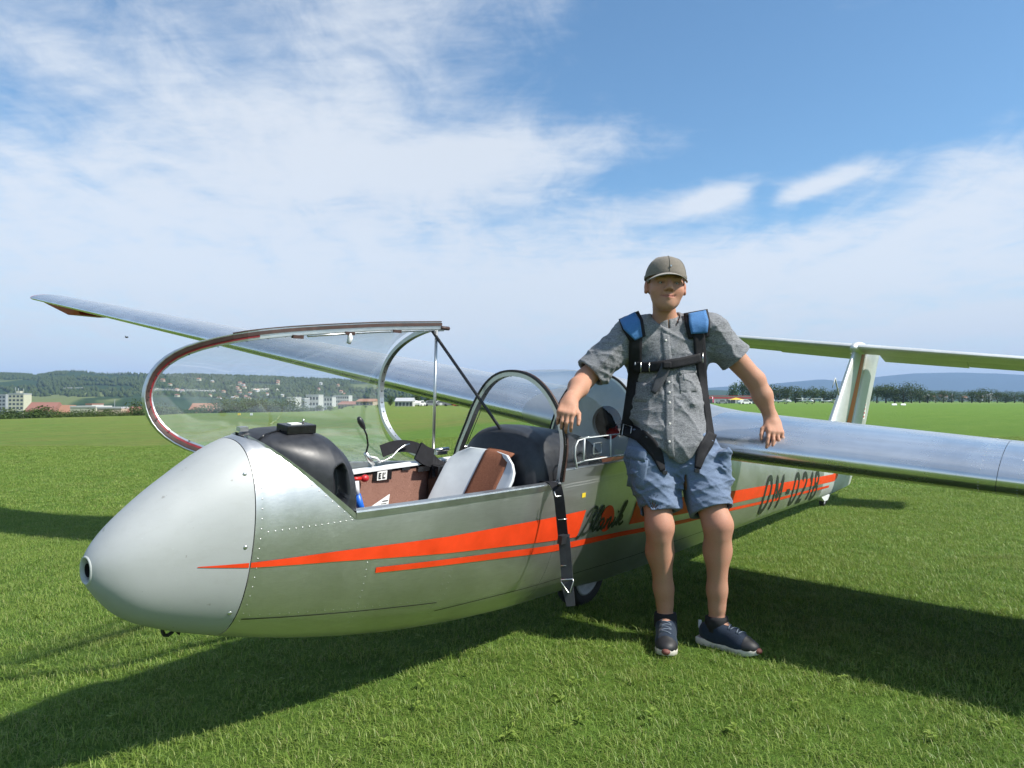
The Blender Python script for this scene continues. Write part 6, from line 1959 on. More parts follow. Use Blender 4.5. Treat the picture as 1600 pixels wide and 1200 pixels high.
# arms
def limb(a, b, ra, rm, rb, bulge, k=0.03):
    m = a+(b-a)*0.38+np.array(bulge)
    add(rcone(a, m, ra, rm), k); add(rcone(m, b, rm, rb), k)
limb(shR, elR, 0.054, 0.056, 0.046, (0, 0, 0)); limb(elR, wrR, 0.043, 0.045, 0.028, (-0.004, 0, 0))
limb(shL, elL, 0.054, 0.057, 0.047, (0, 0, 0)); limb(elL, wrL, 0.043, 0.045, 0.028, (0.004, 0, 0))
kR = J(882.5, 651, 3.198); kL = J(1213, 682, 3.482)
hR = hand(wrR, wrR+(kR-wrR)/np.linalg.norm(kR-wrR)*0.092, np.array([-0.1, -0.85, 0.5]), np.array([1.0, 0, 0.05]), (0.60, 0.70, 0.50), 0.04)
hL = hand(wrL, wrL+(kL-wrL)/np.linalg.norm(kL-wrL)*0.096, np.array([0.05, -0.72, 0.7]), np.array([-1.0, 0.0, 0.0]), (0.30, 0.40, 0.40), 0.14)
for p_ in hR+hL: body.append(p_)
# legs
limb(hipR, knR, 0.086, 0.080, 0.057, (0, 0, 0)); limb(hipL, knL, 0.088, 0.082, 0.059, (0, 0, 0))
for kn, an, sg in ((knR, anR, -1), (knL, anL, 1)):
    add(ellip(kn+np.array([0, -0.016, 0.0]), (0.040, 0.043, 0.055)), 0.03)
    m = kn+(an-kn)*0.27+np.array([0.004*sg, 0.020, 0]); m2 = kn+(an-kn)*0.66+np.array([0, 0.008, 0])
    add(rcone(kn+np.array([0, 0.008, -0.01]), m, 0.054, 0.0535), 0.06); add(rcone(m, m2, 0.0535, 0.042), 0.06); add(rcone(m2, an, 0.043, 0.034), 0.03)
    add(rcone(kn+np.array([0, -0.02, -0.06]), an+np.array([0, -0.008, 0.08]), 0.036, 0.028), 0.03)
    for s2 in (-1, 1): add(ellip(an+np.array([0.030*s2, 0.0, 0.0]), (0.014, 0.018, 0.018)), 0.015)
footd = {}
for nm_, an, heel, toe in (('R', anR, np.array([0.748, 3.530]), np.array([0.680, 3.245])), ('L', anL, np.array([0.893, 3.468]), np.array([1.112, 3.243]))):
    f2 = (toe-heel)/np.linalg.norm(toe-heel); footd[nm_] = (heel, toe, f2)
    add(rcone(an, np.array([*(heel+f2*0.20), 0.052]), 0.036, 0.030), 0.03); add(rcone(an, np.array([*(heel+f2*0.035), 0.05]), 0.034, 0.030), 0.02)
def skin_mat():
    m = NT('skin')
    at = m.n('ShaderNodeAttribute', attribute_name='tint')
    v = m.coord()
    a = m.noise(v, 14, 5, 0.6); b = m.noise(v, 160, 3, 0.6)
    c = m.mix(m.math('MULTIPLY', m.ramp(a, [(0.3, 0.0), (0.75, 1.0)]), 0.30), at.outputs['Color'], (0.50, 0.20, 0.13))
    c = m.mix(m.math('MULTIPLY', m.ramp(b, [(0.35, 1.0), (0.6, 0.0)]), 0.16), c, (0.28, 0.12, 0.08))
    m.set(Base_Color=c, Roughness=0.62, Specular_IOR_Level=0.25, Subsurface_Weight=0.12, Subsurface_Scale=0.012)
    m.b.inputs['Subsurface Radius'].default_value = (1.0, 0.35, 0.2)
    hr = m.noise(m.coord('Object', (1, 1, 0.22)), 260, 2, 0.5)
    m.bump(m.math('ADD', b, m.math('MULTIPLY', hr, 0.6)), 0.22, 0.002)
    return m.mat
M['skin_human'] = skin_mat()
V, Fc = polygonise(body, (0.14, 3.02, 0.0), (1.32, 3.80, 1.86), 0.0042)
# eye sockets: pull the surface in around each eye
Hl = (V-hd_c)@HR/np.array([1.12, 1, 1])
for sg in (-1, 1):
    g = np.exp(-(((Hl[:, 0]-sg*0.033)/0.015)**2+((Hl[:, 2]+0.002)/0.009)**2))*(Hl[:, 1] > 0.03)
    V = V-HR[:, 1]*(0.0075*g)[:, None]
    g2 = np.exp(-(((Hl[:, 0]-sg*0.026)/0.006)**2+((Hl[:, 2]+0.064)/0.005)**2))*(Hl[:, 1] > 0.03)
    V = V-HR[:, 1]*(0.003*g2)[:, None]
g = np.exp(-((Hl[:, 2]+0.0685-0.10*np.abs(Hl[:, 0])**1.0*0.35)/0.0024)**2)*(np.abs(Hl[:, 0]) < 0.026)*(Hl[:, 1] > 0.05)
V = V-HR[:, 1]*(0.004*g)[:, None]
bo = fast_mesh('body', V, Fc, M['skin_human'], person, PO)
tint = np.tile(np.array([0.46, 0.252, 0.165]), (len(V), 1))
def blend(mask, col):
    global tint
    tint = tint*(1-mask[:, None])+np.array(col)*mask[:, None]
Hl = (V-hd_c)@HR/np.array([1.12, 1, 1])
face = (np.abs(Hl[:, 0]) < 0.12) & (Hl[:, 2] > -0.16) & (np.abs(Hl[:, 1]) < 0.16)
fz = face.astype(float)
blend(fz*0.35*np.exp(-((np.abs(Hl[:, 0])-0.042)/0.02)**2-((Hl[:, 2]+0.036)/0.024)**2), (0.52, 0.19, 0.13))
blend(fz*0.5*np.exp(-((np.abs(Hl[:, 0])-0.083)/0.012)**2), (0.50, 0.17, 0.12))
blend(fz*np.exp(-((Hl[:, 2]+0.0685-0.16*np.abs(Hl[:, 0])**1.4*3)/0.0085)**4-(Hl[:, 0]/0.029)**4)*(Hl[:, 1] > 0.06)*0.75, (0.42, 0.13, 0.11))
blend(fz*np.exp(-((Hl[:, 2]+0.0690-0.16*np.abs(Hl[:, 0])**1.4*3)/0.0024)**2-(Hl[:, 0]/0.034)**4)*(Hl[:, 1] > 0.05)*0.95, (0.16, 0.04, 0.04))
blend(fz*0.9*np.exp(-((Hl[:, 2]-0.0235-0.004*(np.abs(Hl[:, 0])-0.03)/0.02)/0.0052)**2-((np.abs(Hl[:, 0])-0.031)/0.019)**4)*(Hl[:, 1] > 0.04), (0.10, 0.060, 0.035))
blend(fz*np.clip((0.012-Hl[:, 1])/0.02, 0, 1)*np.clip((Hl[:, 2]-0.005)/0.012, 0, 1)*(np.abs(Hl[:, 0]) > 0.05)*0.85, (0.16, 0.10, 0.06))
blend(fz*0.22*np.exp(-((Hl[:, 2]+0.095)/0.03)**2)*(Hl[:, 1] > 0.0), (0.36, 0.22, 0.15))
blend(fz*0.8*np.exp(-(((np.abs(Hl[:, 0])-0.033)/0.016)**4+((Hl[:, 2]+0.0015)/0.0062)**2))*(Hl[:, 1] > 0.04), (0.07, 0.04, 0.033))
blend(fz*0.7*np.exp(-(((np.abs(Hl[:, 0])-0.009)/0.0045)**2+((Hl[:, 2]+0.0415)/0.0035)**2))*(Hl[:, 1] > 0.07), (0.12, 0.05, 0.04))  # nostril hollows: their shade painted into the tint
blend(fz*0.35*np.exp(-((np.abs(Hl[:, 0])-0.022-0.32*(-0.032-Hl[:, 2]))/0.0035)**2)*((Hl[:, 2] < -0.032) & (Hl[:, 2] > -0.068) & (Hl[:, 1] > 0.05)), (0.30, 0.13, 0.10))  # nose-to-mouth folds: crease shade painted into the tint
# legs a little paler and cooler, knees redder
lg = np.clip((0.72-V[:, 2])/0.1, 0, 1); blend(lg*0.5, (0.42, 0.235, 0.16))
for kn in (knR, knL): blend(0.45*np.exp(-(np.linalg.norm(V-kn-np.array([0, -.05, 0]), axis=1)/0.05)**2), (0.46, 0.19, 0.14))
ca_ = bo.data.color_attributes.new('tint', 'FLOAT_COLOR', 'POINT')
ca_.data.foreach_set('color', np.concatenate([tint, np.ones((len(V), 1))], 1).astype(np.float32).ravel())
M['eye'] = simple('eye_white', (0.34, 0.29, 0.26), 0.2, 0, 0.02, 5); M['iris'] = simple('iris', (0.03, 0.03, 0.03), 0.15)
for sg in (-1, 1):
    c = HP(sg*0.0325, 0.0715, -0.0030)-PO
    e = MB().sphere(c, 0.0105, 14, 10).build('eye', M['eye'], bo)
    c2 = HP(sg*0.0325+0.001, 0.0772, -0.0030)-PO
    MB().sphere(c2, 0.0052, 10, 8).build('iris', M['iris'], bo)

# --- short hair showing below the cap
M['hair'] = simple('light_brown_hair', (0.13, 0.082, 0.048), 0.7, 0, 0.4, 160, 0.4)
rows = []
for a in np.linspace(R(66), R(294), 40):
    bk_ = (1-math.cos(a-0))/2
    lo_ = 0.004-0.050*max(0.0, (bk_-0.55)/0.45)
    rows.append([HP(0.0800*math.sin(a), -0.012+0.1015*math.cos(a), u_) for u_ in np.linspace(lo_, 0.040, 5)])
hr_ = MB().grid(np.array(rows)-PO).build('hair', M['hair'], bo); solidify(hr_, 0.004, 0)
# --- clothes
def cloth_mat(name, c1, c2, weave, rough=0.9, mel=0.5, bump=0.35):
    m = NT(name)
    v = m.coord()
    a = m.noise(m.coord('Object', (1, 1, 9)), weave, 3, 0.7)
    b = m.noise(m.coord('Object', (9, 9, 1)), weave, 3, 0.7)
    mid = m.noise(v, 18, 5, 0.65)
    f = m.math('MULTIPLY', m.math('ADD', a, b), 0.5)
    f = m.ramp(f, [(0.5-0.5*mel*0.2, 0.0), (0.5+0.5*mel*0.2, 1.0)])
    c = m.mix(f, c1, c2)
    c = m.mix(m.math('MULTIPLY', m.ramp(mid, [(0.35, 0.0), (0.75, 1.0)]), 0.25), c, tuple(min(1, 1.35*x) for x in c2))
    m.set(Base_Color=c, Roughness=rough, Specular_IOR_Level=0.15, Sheen_Weight=0.15)
    cr = m.math('ABSOLUTE', m.math('SUBTRACT', m.noise(m.coord('Object', (1, 1, 1.8), (0.2, 0.5, 0.1)), 12, 7, 0.58, 1.4), 0.5))
    m.bump(m.math('ADD', m.math('MULTIPLY', cr, 1.0), m.math('MULTIPLY', f, 0.06)), bump, 0.012)
    return m.mat
M['shirt'] = cloth_mat('grey_melange_linen', (0.048, 0.052, 0.060), (0.275, 0.28, 0.29), 60, 0.9, 1.0, 0.30)
M['shorts'] = cloth_mat('blue_cotton', (0.090, 0.125, 0.195), (0.160, 0.210, 0.300), 90, 0.85, 0.8, 0.3)
M['button'] = simple('shirt_button', (0.55, 0.54, 0.50), 0.35)
slR = J(921, 583, 3.515); slL = J(1150, 561, 3.57)
sh = [(ellip(J(1041, 562, 3.60), (0.198, 0.132, 0.185)), 0.05), (ellip(J(1044, 640, 3.570), (0.196, 0.142, 0.19)), 0.08), (ellip(J(1045, 695, 3.535), (0.212, 0.158, 0.17)), 0.08),
      (rcone(neck_b+np.array([-0.02, 0.03, -0.005]), shR+np.array([0, 0, 0.0]), 0.064, 0.073), 0.06), (rcone(neck_b+np.array([0.02, 0.03, -0.005]), shL+np.array([0, 0, 0.0]), 0.064, 0.073), 0.06),
      (rcone(shR, slR, 0.075, 0.079), 0.06), (rcone(shL, slL, 0.075, 0.082), 0.06)]
fn1 = fold_noise(3, 9, 0.10, 0.22, ((0.75, 0, 0.65), (-0.7, 0, 0.7), (0.25, 0, 1.0), (0.95, 0, 0.25)), 3.2); fn2 = fold_noise(8, 8, 0.05, 0.10, ((0.5, 0.2, 0.8), (-0.6, 0.1, 0.7), (0.1, 0, 1)), 3)
axR = (slR-shR)/np.linalg.norm(slR-shR); axL = (slL-shL)/np.linalg.norm(slL-shL)
armR = rcone(shR, elR, 0.066, 0.063); armL = rcone(shL, elL, 0.066, 0.064)
neckc = rcone(HP(0, -0.048, -0.060), neck_b+np.array([0, 0.010, -0.03]), 0.070, 0.074)
xc = J(1047, 690, 3.5)[0]
def shirt_post(p, d):
    w = fn1(p)*0.0095+fn2(p)*0.0045
    d = d+w-0.001
    # sleeve ends
    sr, sl_ = (p-slR)@axR, (p-slL)@axL
    nearR = p[:, 0] < shR[0]+0.02; nearL = p[:, 0] > shL[0]-0.02
    d = np.where(nearR, np.maximum(d, sr), d); d = np.where(nearL, np.maximum(d, sl_), d)
    d = np.where(nearR & (sr > -0.06), np.maximum(d, -armR(p)+0.0), d); d = np.where(nearL & (sl_ > -0.06), np.maximum(d, -armL(p)), d)
    # neck opening and curved hem, longer in the middle of the front
    d = np.where(p[:, 2] > neck_b[2]-0.03, np.maximum(d, -neckc(p)), d)
    zc_ = 0.850+0.80*np.maximum(np.abs(p[:, 0]-xc-0.03)-0.012, 0)
    return np.maximum(d, (np.minimum(zc_, 0.995)-p[:, 2])*0.75)
V, Fc = polygonise(sh, (0.28, 3.32, 0.80), (1.20, 3.80, 1.62), 0.0052, shirt_post)
shirt = fast_mesh('shirt', V, Fc, M['shirt'], person, PO)
hmR, hmL = J(1033, 801, 3.425), J(1111, 799, 3.40)
so = [(ellip(pelv+np.array([0.003, 0, 0.02]), (0.205, 0.132, 0.150)), 0.06), (rcone(hipR+np.array([-0.015, 0, -0.02]), hmR, 0.112, 0.082), 0.05), (rcone(hipL+np.array([0.01, 0, -0.02]), hmL, 0.116, 0.100), 0.05),
      (rbox(J(999, 738, 3.475), (0.030, 0.060, 0.085), 0.022), 0.035), (rbox(J(1131, 730, 3.45), (0.018, 0.055, 0.080), 0.014), 0.04)]
fs1 = fold_noise(13, 8, 0.08, 0.18, ((0.5, 0, 0.85), (-0.5, 0, 0.85), (0.1, 0, 1.0)), 3.5); fs2 = fold_noise(18, 7, 0.04, 0.08, ((0.3, 0, 0.9), (-0.4, 0, 0.9)), 3.5)
aR = (hmR-hipR)/np.linalg.norm(hmR-hipR); aL = (hmL-hipL)/np.linalg.norm(hmL-hipL)
thR = rcone(hipR, knR, 0.094, 0.070); thL = rcone(hipL, knL, 0.096, 0.084)
def shorts_post(p, d):
    d = d+fs1(p)*0.010+fs2(p)*0.0045-0.001
    l_ = p[:, 0] > (hmR[0]+hmL[0])/2-0.006
    er, el_ = (p-hmR)@aR, (p-hmL)@aL
    d = np.where(l_, np.maximum(d, el_), np.maximum(d, er))
    d = np.where(l_ & (el_ > -0.07), np.maximum(d, -thL(p)), d); d = np.where(~l_ & (er > -0.07), np.maximum(d, -thR(p)), d)
    # gap between the legs
    gz_ = 0.80; gx_ = (hmR[0]+hmL[0])/2-0.004
    gap = (np.abs(p[:, 0]-gx_-0.004)-0.004-0.085*np.clip(gz_-p[:, 2], 0, 1))
    d = np.where(p[:, 2] < gz_, np.maximum(d, -gap), d)
    return np.maximum(d, p[:, 2]-1.01)
V2, F2 = polygonise(so, (0.46, 3.22, 0.54), (1.16, 3.76, 1.06), 0.0050, shorts_post)
shorts = fast_mesh('shorts', V2, F2, M['shorts'], person, PO)

# --- drape helper: lay pieces of cloth and webbing on the clothes
def bvh_of(objs):
    vs, fs, b = [], [], 0
    for o in objs:
        me = o.data; n_ = len(me.vertices); co = np.empty(n_*3, np.float32); me.vertices.foreach_get('co', co)
        vs += [Vector(q) for q in (co.reshape(-1, 3)+PO).tolist()]
        fs += [tuple(i+b for i in p.vertices) for p in me.polygons]; b += n_
    return BVHTree.FromPolygons(vs, fs)
tree_c = bvh_of([shirt, shorts])
def hit(px, py):
    o, d = px_ray(px, py); d = Vector(d).normalized()
    h = tree_c.ray_cast(Vector(o), d)
    return (h[0], h[1]) if h[0] is not None else (None, None)
def smooth1(a, n):
    a = np.array(a, float)
    for _ in range(n):
        b = a.copy(); b[1:-1] = (a[:-2]+2*a[1:-1]+a[2:])/4; a = b
    return a
def drape(name, cl, width, mat, parent, off=0.004, th=0.004, nw=5, step=4.0, sm=4, depth_bias=0.0):
    """ribbon whose centre line and width are traced over the clothing"""
    cl = np.array(cl, float); wd = np.array(width if isinstance(width, (list, tuple)) else [width]*len(cl), float)
    seg = np.r_[0, np.cumsum(np.hypot(*np.diff(cl, axis=0).T))]
    n = max(4, int(seg[-1]/step)+1); t = np.linspace(0, seg[-1], n)
    C_ = np.stack([np.interp(t, seg, cl[:, 0]), np.interp(t, seg, cl[:, 1])], -1); Wd = np.interp(t, seg, wd)
    C_ = smooth1(C_, 2)
    Dp = np.full((n, nw), np.nan)
    PXs = np.zeros((n, nw, 2))
    for i in range(n):
        a, b = C_[max(0, i-1)], C_[min(n-1, i+1)]; tg = (b-a)/np.hypot(*(b-a)); nr = np.array([-tg[1], tg[0]])
        for j in range(nw):
            q = C_[i]+nr*Wd[i]*(j/(nw-1)-0.5); PXs[i, j] = q
            h, _n = hit(*q)
            if h is not None: Dp[i, j] = h.y
    med = np.nanmedian(Dp)
    for j in range(nw):
        c = Dp[:, j]; ok = ~np.isnan(c)
        Dp[:, j] = np.interp(np.arange(n), np.flatnonzero(ok), c[ok]) if ok.any() else med
    for _ in range(sm):
        q = np.pad(Dp, 1, mode='edge'); Dp = (q[:-2, 1:-1]+q[2:, 1:-1]+q[1:-1, :-2]+q[1:-1, 2:]+2*q[1:-1, 1:-1])/6
    G = np.array([[at_depth(*PXs[i, j], Dp[i, j]-off-th-depth_bias) for j in range(nw)] for i in range(n)])-PO
    mb = MB().grid(G)
    o = mb.build(name, M[mat], parent)
    solidify(o, th, 1 if np.cross(G[1, 0]-G[0, 0], G[0, 1]-G[0, 0])[1] < 0 else -1)
    return o, G
# shirt placket, buttons, pockets and collar
drape('placket', [(1039, 509), (1041, 535), (1045, 580), (1046.5, 640), (1046, 690), (1050, 716)], [11, 12, 13, 13, 13, 9], 'shirt', shirt, 0.001, 0.003, 4)
for (px, py) in ((1038.5, 506.6), (1040, 532), (1045, 597), (1045.5, 613), (1046, 629), (1046, 662), (1045.5, 690)):
    h, n_ = hit(px, py)
    if h is None: continue
    c = np.array(h)-PO+np.array([0, -0.0065, 0])
    MB().lathe([(0.0, -0.002), (0.0058, -0.002), (0.0062, 0.0), (0.0050, 0.0012), (0.0, 0.0008)], c, (0, -1, 0.15), 12).build('button', M['button'], shirt)
drape('pocket_flap', [(1061, 581), (1088, 577)], [11, 12], 'shirt', shirt, 0.002, 0.003, 4, 3.0)
drape('chest_pocket', [(1061, 600), (1088, 597)], [30, 30], 'shirt', shirt, 0.0005, 0.002, 6, 3.0)
drape('chest_pocket', [(993, 612), (1018, 614)], [30, 30], 'shirt', shirt, 0.0005, 0.002, 6, 3.0)
# band collar
rows = []
for a in np.linspace(-PI+0.05, PI-0.05, 48):
    fr_ = (1+math.cos(a))/2                              # 0 at the front, 1 at the nape
    ct = np.array([neck_b[0], neck_b[1]+0.012, 1.536+0.052*fr_**0.8])
    rows.append([ct+np.array([r_*math.sin(a), r_*1.02*math.cos(a), dz_]) for r_, dz_ in ((0.0635, 0.004), (0.0655, -0.014), (0.070, -0.032), (0.080, -0.050))])
co_ = MB().grid(np.array(rows)-PO).build('collar', M['shirt'], shirt); solidify(co_, 0.004, 1)
# seams on sleeves
for sl0, ax0, arm_r, sg in ((slR, axR, 0.083, -1), (slL, axL, 0.086, 1)):
    pass
# --- parachute harness
har = empty('parachute_harness'); har.parent = person
tag(har, 'black webbing parachute harness with blue shoulder pads')
M['pad'] = cloth_mat('blue_pad_fabric', (0.035, 0.12, 0.30), (0.07, 0.20, 0.42), 120, 0.6, 0.5, 0.35)
drape('shoulder_pad_lining', [(982, 492), (988, 506), (997, 530)], [34, 36, 26], 'web', har, 0.004, 0.008, 7, 3.0)
drape('shoulder_pad', [(980, 493), (987, 507), (998, 529)], [27, 29, 13], 'pad', har, 0.013, 0.007, 7, 3.0)
drape('shoulder_pad_lining', [(1087, 486), (1090, 503), (1092, 528)], [38, 40, 32], 'web', har, 0.004, 0.008, 7, 3.0)
drape('shoulder_pad', [(1089, 487), (1092, 503), (1093, 521)], [28, 31, 25], 'pad', har, 0.013, 0.007, 7, 3.0)
drape('main_strap', [(994, 522), (993, 550), (992, 575), (988, 610), (983, 645), (977, 682)], [20, 20, 20, 19, 19, 19], 'web', har, 0.010, 0.005, 5, 4.0, 12)
drape('main_strap', [(1092, 518), (1094, 548), (1096, 575), (1101, 610), (1107, 650), (1111, 686)], [19, 18, 16, 11, 10, 13], 'web', har, 0.010, 0.005, 5, 4.0, 12)
drape('chest_strap', [(989, 573), (1015, 574), (1042, 570), (1070, 565), (1096, 559)], [16, 16, 16, 15, 15], 'web', har, 0.017, 0.004, 5, 4.0, 10)
drape('strap_end', [(1041, 570), (1036, 584), (1028, 600), (1020, 614)], [15, 16, 15, 8], 'web_grey', har, 0.020, 0.004, 5, 4.0, 8)
MB().box(np.array(hit(1040, 571)[0])+np.array([0, -0.030, 0])-PO, (0.042, 0.02, 0.034)).build('strap_knot', M['web'], har, False); bevel(har.children[-1], 0.008, 3)
for a_, b_ in (((991, 566), (991, 581)), ((1000, 567), (1000, 582)), ((1013, 567), (1013, 581)), ((1096, 552), (1096, 567))):
    ha, hb = hit(*a_)[0], hit(*b_)[0]
    if ha and hb: MB().tube([np.array(ha)-PO+[0, -.025, 0], np.array(hb)-PO+[0, -.025, 0]], 0.0028, 6).build('strap_slide', M['steel'], har)
drape('waist_strap', [(976, 670), (992, 676), (1006, 684)], [20, 20, 20], 'web', har, 0.010, 0.005)
drape('leg_strap', [(1002, 682), (1016, 694), (1028, 712), (1036, 736)], [21, 22, 18, 8], 'web', har, 0.006, 0.004)
drape('leg_strap', [(1113, 676), (1106, 692), (1096, 708), (1090, 732)], [16, 19, 18, 10], 'web', har, 0.006, 0.004)
bk = [J(981, 664, 3.39), J(994, 668, 3.385), J(991, 686, 3.385), J(978, 682, 3.39)]
hk0 = hit(986, 675)[0]
dyb = (hk0.y-0.024)-3.3875 if hk0 else 0.0
MB().tube([q-PO+np.array([0, dyb, 0]) for q in bk], 0.003, 6, closed=True).build('buckle', M['steel'], har)
for (px, py) in ((1038, 738), (1088, 735)):
    h = hit(px, py)[0]
    if h: MB().box(np.array(h)-PO+np.array([0, -0.012, 0]), (0.022, 0.012, 0.016)).build('strap_tip', M['black_plastic'], har, False)
# cargo pocket flap on the shorts
drape('pocket_flap', [(979, 706), (1010, 712)], [20, 20], 'shorts', shorts, 0.004, 0.003, 4, 3.0)
drape('thigh_pocket', [(982, 738), (1010, 742)], [44, 46], 'shorts', shorts, 0.001, 0.003, 6, 3.0)

# --- cap
M['cap'] = cloth_mat('faded_cap_cotton', (0.135, 0.118, 0.098), (0.215, 0.190, 0.155), 120, 0.9, 0.6, 0.3)
M['cap_brim'] = cloth_mat('faded_cap_brim', (0.25, 0.225, 0.195), (0.34, 0.31, 0.27), 120, 0.9, 0.5, 0.2)
rows = []
for i, v in enumerate(np.linspace(0, 1, 16)):
    th_ = v*PI/2
    rr = math.cos(th_)**0.60 if v < 1 else 0.0
    rows.append([HP(0.0895*rr*math.sin(a)*(1+0.012*math.cos(6*a)), -0.012+0.108*rr*math.cos(a), 0.030+0.006*math.cos(a)+0.103*math.sin(th_)**1.05) for a in np.linspace(0, 2*PI, 49)[:-1]])
cap_ = MB().grid(np.array(rows)-PO, wrap=True).build('cap', M['cap'], person)
solidify(cap_, 0.003, -1)
tag(cap_, 'faded olive-grey baseball cap')
rows = []
for a in np.linspace(R(-68), R(68), 31):
    row = []
    ext = 0.060*math.cos(a*1.30)**0.6 if abs(a) < R(68) else 0.004
    for t in np.linspace(0, 1, 7):
        x = 0.090*math.sin(a)*(1+0.05*t); f_ = -0.012+0.108*math.cos(a)+ext*t
        u = 0.037+0.004*math.cos(a)-0.30*ext*t-0.030*(abs(math.sin(a))**2.2)
        row.append(HP(x, f_, u))
    rows.append(row)
br = MB().grid(np.array(rows)-PO).build('brim', M['cap_brim'], cap_)
solidify(br, 0.004, 0)
for k in range(6):
    a = k*PI/3+PI/6*0
    sp2 = []
    for v in np.linspace(0.05, 0.97, 12):
        th_ = v*PI/2; rr = math.cos(th_)**0.60*1.012
        sp2.append(HP(0.0895*rr*math.sin(a), -0.012+0.108*rr*math.cos(a), 0.031+0.006*math.cos(a)+0.1035*math.sin(th_)**1.05)-PO)
    MB().tube(sp2, 0.0011, 5).build('cap_seam', M['cap'], cap_)
MB().sphere(HP(0, -0.012, 0.134)-PO, (0.007, 0.007, 0.004), 10, 6).build('cap_button', M['cap'], cap_)
MB().box(HP(0.004, 0.0955, 0.076)-PO, (0.007, 0.004, 0.007)).build('cap_badge', M['steel'], cap_, False)
rows = []
for a in np.linspace(0, 2*PI, 49)[:-1]:
    rows.append([HP(0.0912*math.sin(a), -0.012+0.1105*math.cos(a), 0.031+0.006*math.cos(a)+k) for k in (0, 0.012)])
MB().grid(np.array(rows+rows[:1])-PO).build('cap_band', M['cap'], cap_)

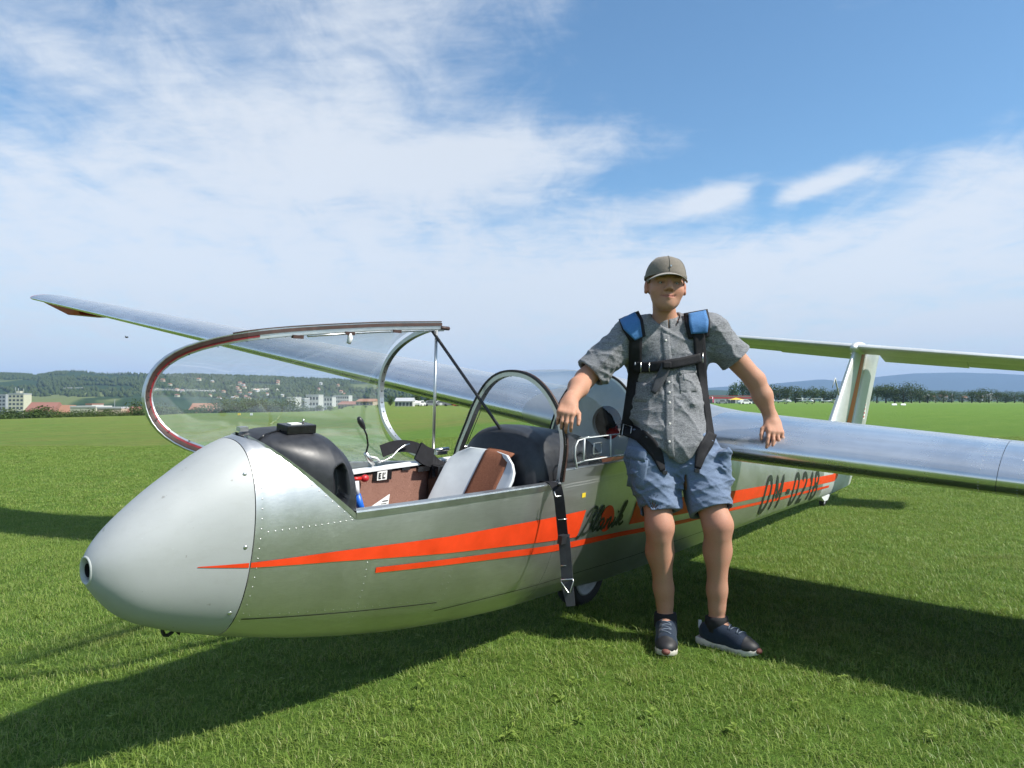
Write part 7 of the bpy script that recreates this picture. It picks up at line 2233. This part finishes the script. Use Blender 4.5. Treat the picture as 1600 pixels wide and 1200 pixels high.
# --- shoes and socks
M['shoe'] = cloth_mat('navy_suede', (0.009, 0.015, 0.028), (0.022, 0.035, 0.058), 200, 0.8, 0.5, 0.15)
M['shoe_dark'] = simple('black_overlay', (0.012, 0.013, 0.016), 0.6, 0, 0.2, 40)
M['sole'] = simple('cream_sole', (0.60, 0.57, 0.50), 0.6, 0, 0.1, 30)
M['lace'] = simple('grey_lace', (0.13, 0.16, 0.20), 0.8)
M['sole_red'] = simple('brown_toe_rubber', (0.16, 0.055, 0.04), 0.7)
M['sock'] = simple('black_sock', (0.012, 0.012, 0.014), 0.9)
for nm_, an in (('R', anR), ('L', anL)):
    heel, toe, f2 = footd[nm_]
    f3 = np.array([*f2, 0]); x3 = np.array([-f2[1], f2[0], 0]); Rm = np.stack([f3, x3, np.array([0, 0, 1.0])], 1)
    Q = lambda a, b, c: np.array([*heel, 0])+f3*a+x3*b+np.array([0, 0, c])
    inn_ = 1 if nm_ == 'R' else -1
    shp = [(ellip(Q(0.060, 0, 0.055), (0.062, 0.039, 0.050), Rm), 0.03), (ellip(Q(0.135, 0, 0.048), (0.085, 0.043, 0.048), Rm), 0.05), (ellip(Q(0.228, 0.004*inn_, 0.038), (0.068, 0.048, 0.036), Rm), 0.05),
           (rcone(Q(0.060, 0, 0.075), an+np.array([0, 0, -0.005]), 0.042, 0.045), 0.03), (rcone(Q(0.10, 0, 0.085), Q(0.20, 0, 0.060), 0.034, 0.030), 0.03)]
    leg = rcone(an+np.array([0, 0, -0.03]), an+np.array([0, 0, 0.10]), 0.038, 0.040)
    top_n = np.array([f2[0]*-0.15, f2[1]*-0.15, 1.0])
    def sp_(p, d, leg=leg, an=an, top_n=top_n):
        d = np.maximum(d, 0.022-p[:, 2])
        d = np.maximum(d, (p-an)@top_n-0.004)
        return np.maximum(d, np.where(p[:, 2] > 0.07, -leg(p), -1))
    lo = np.minimum(np.array([*heel, 0]), np.array([*toe, 0]))-np.array([0.08, 0.08, 0.0]); hi = np.maximum(np.array([*heel, 0]), np.array([*toe, 0]))+np.array([0.08, 0.08, 0.17])
    V3, F3 = polygonise(shp, lo, hi, 0.0036, sp_)
    shoe = fast_mesh('shoe', V3, F3, M['shoe'], person, PO)
    tag(shoe, 'navy suede trainer with cream sole')
    # sole
    prof_ = [(0.000, 0.030), (0.03, 0.040), (0.08, 0.040), (0.14, 0.038), (0.20, 0.047), (0.245, 0.049), (0.280, 0.036), (0.300, 0.014)]
    out_ = [(-0.006, 0.0)]+[(a-0.004, b) for a, b in prof_]+[(0.3015, 0)]+[(a-0.004, -b) for a, b in prof_[::-1]]
    n_ = len(out_)
    rows = []
    for z_, sc in ((0.002, 0.95), (0.006, 1.0), (0.020, 1.03), (0.030, 1.02), (0.034, 0.97)):
        rows.append([Q(0.148+(a-0.148)*(1+(sc-1)*.4), b*sc+0.003*inn_, z_+0.012*max(0, (a-0.22)/0.08)**2*(1 if z_ < 0.03 else 0.6)) for a, b in out_])
    mb = MB().grid(np.array(rows)-PO, wrap=True); mb.f.append(tuple(range(n_-1, -1, -1))); mb.f.append(tuple(4*n_+k for k in range(n_)))
    so_ = mb.build('sole', M['sole'], shoe); autosmooth(so_, 40)
    MB().sphere(Q(0.293, 0.003*inn_, 0.030)-PO, (0.020, 0.020, 0.014), 12, 8).build('toe_guard', M['sole_red'], shoe)
    tb = bvh = None
    vs = [Vector(q) for q in V3.tolist()]; tb = BVHTree.FromPolygons(vs, F3.tolist())
    for k in range(6):
        a = 0.115+0.020*k
        pts = []
        for b in np.linspace(-0.024, 0.024, 7):
            h = tb.ray_cast(Vector(Q(a+0.006*(1 if k % 2 else -1)*b/0.024, b, 0.25)), Vector((0, 0, -1)))
            if h[0] is not None: pts.append(np.array(h[0])-PO+np.array([0, 0, 0.002]))
        if len(pts) > 3: MB().tube(pts, 0.0028, 6).build('lace', M['lace'], shoe)
    idx_t = ((V3-np.array([*heel, 0]))@f3) > 0.236
    fk = idx_t[F3].all(1); used_ = np.unique(F3[fk]); mp_ = np.full(len(V3), -1); mp_[used_] = np.arange(len(used_))
    vn_ = V3[used_]-np.array([*(heel+f2*0.20), 0.03]); vn_ /= np.linalg.norm(vn_, axis=1)[:, None]
    fast_mesh('toe_panel', V3[used_]+vn_*0.0022, mp_[F3[fk]], M['shoe_dark'], shoe, PO)
    lbl = tb.ray_cast(Vector(Q(0.108, 0, 0.3)), Vector((0, 0, -1)))[0]
    if lbl is not None: MB().box(np.array(lbl)-PO+np.array([0, 0, 0.003]), (0.018, 0.006, 0.016)).build('tongue_label', M['sole_red'], shoe, False)
    MB().box(Q(-0.001, 0, 0.085)-PO, (0.014, 0.014, 0.035)).build('heel_tab', M['white'], shoe, False); bevel(shoe.children[-1], 0.005, 2)
    tg_ = tb.ray_cast(Vector(Q(0.105, 0, 0.3)), Vector((0, 0, -1)))[0]
    MB().tube([an-PO+np.array([0, 0.002, -0.03]), an-PO+np.array([0, 0.002, 0.022]), an-PO+np.array([0, 0.003, 0.034])], [0.054, 0.0535, 0.050], 20).build('sock', M['sock'], shoe)
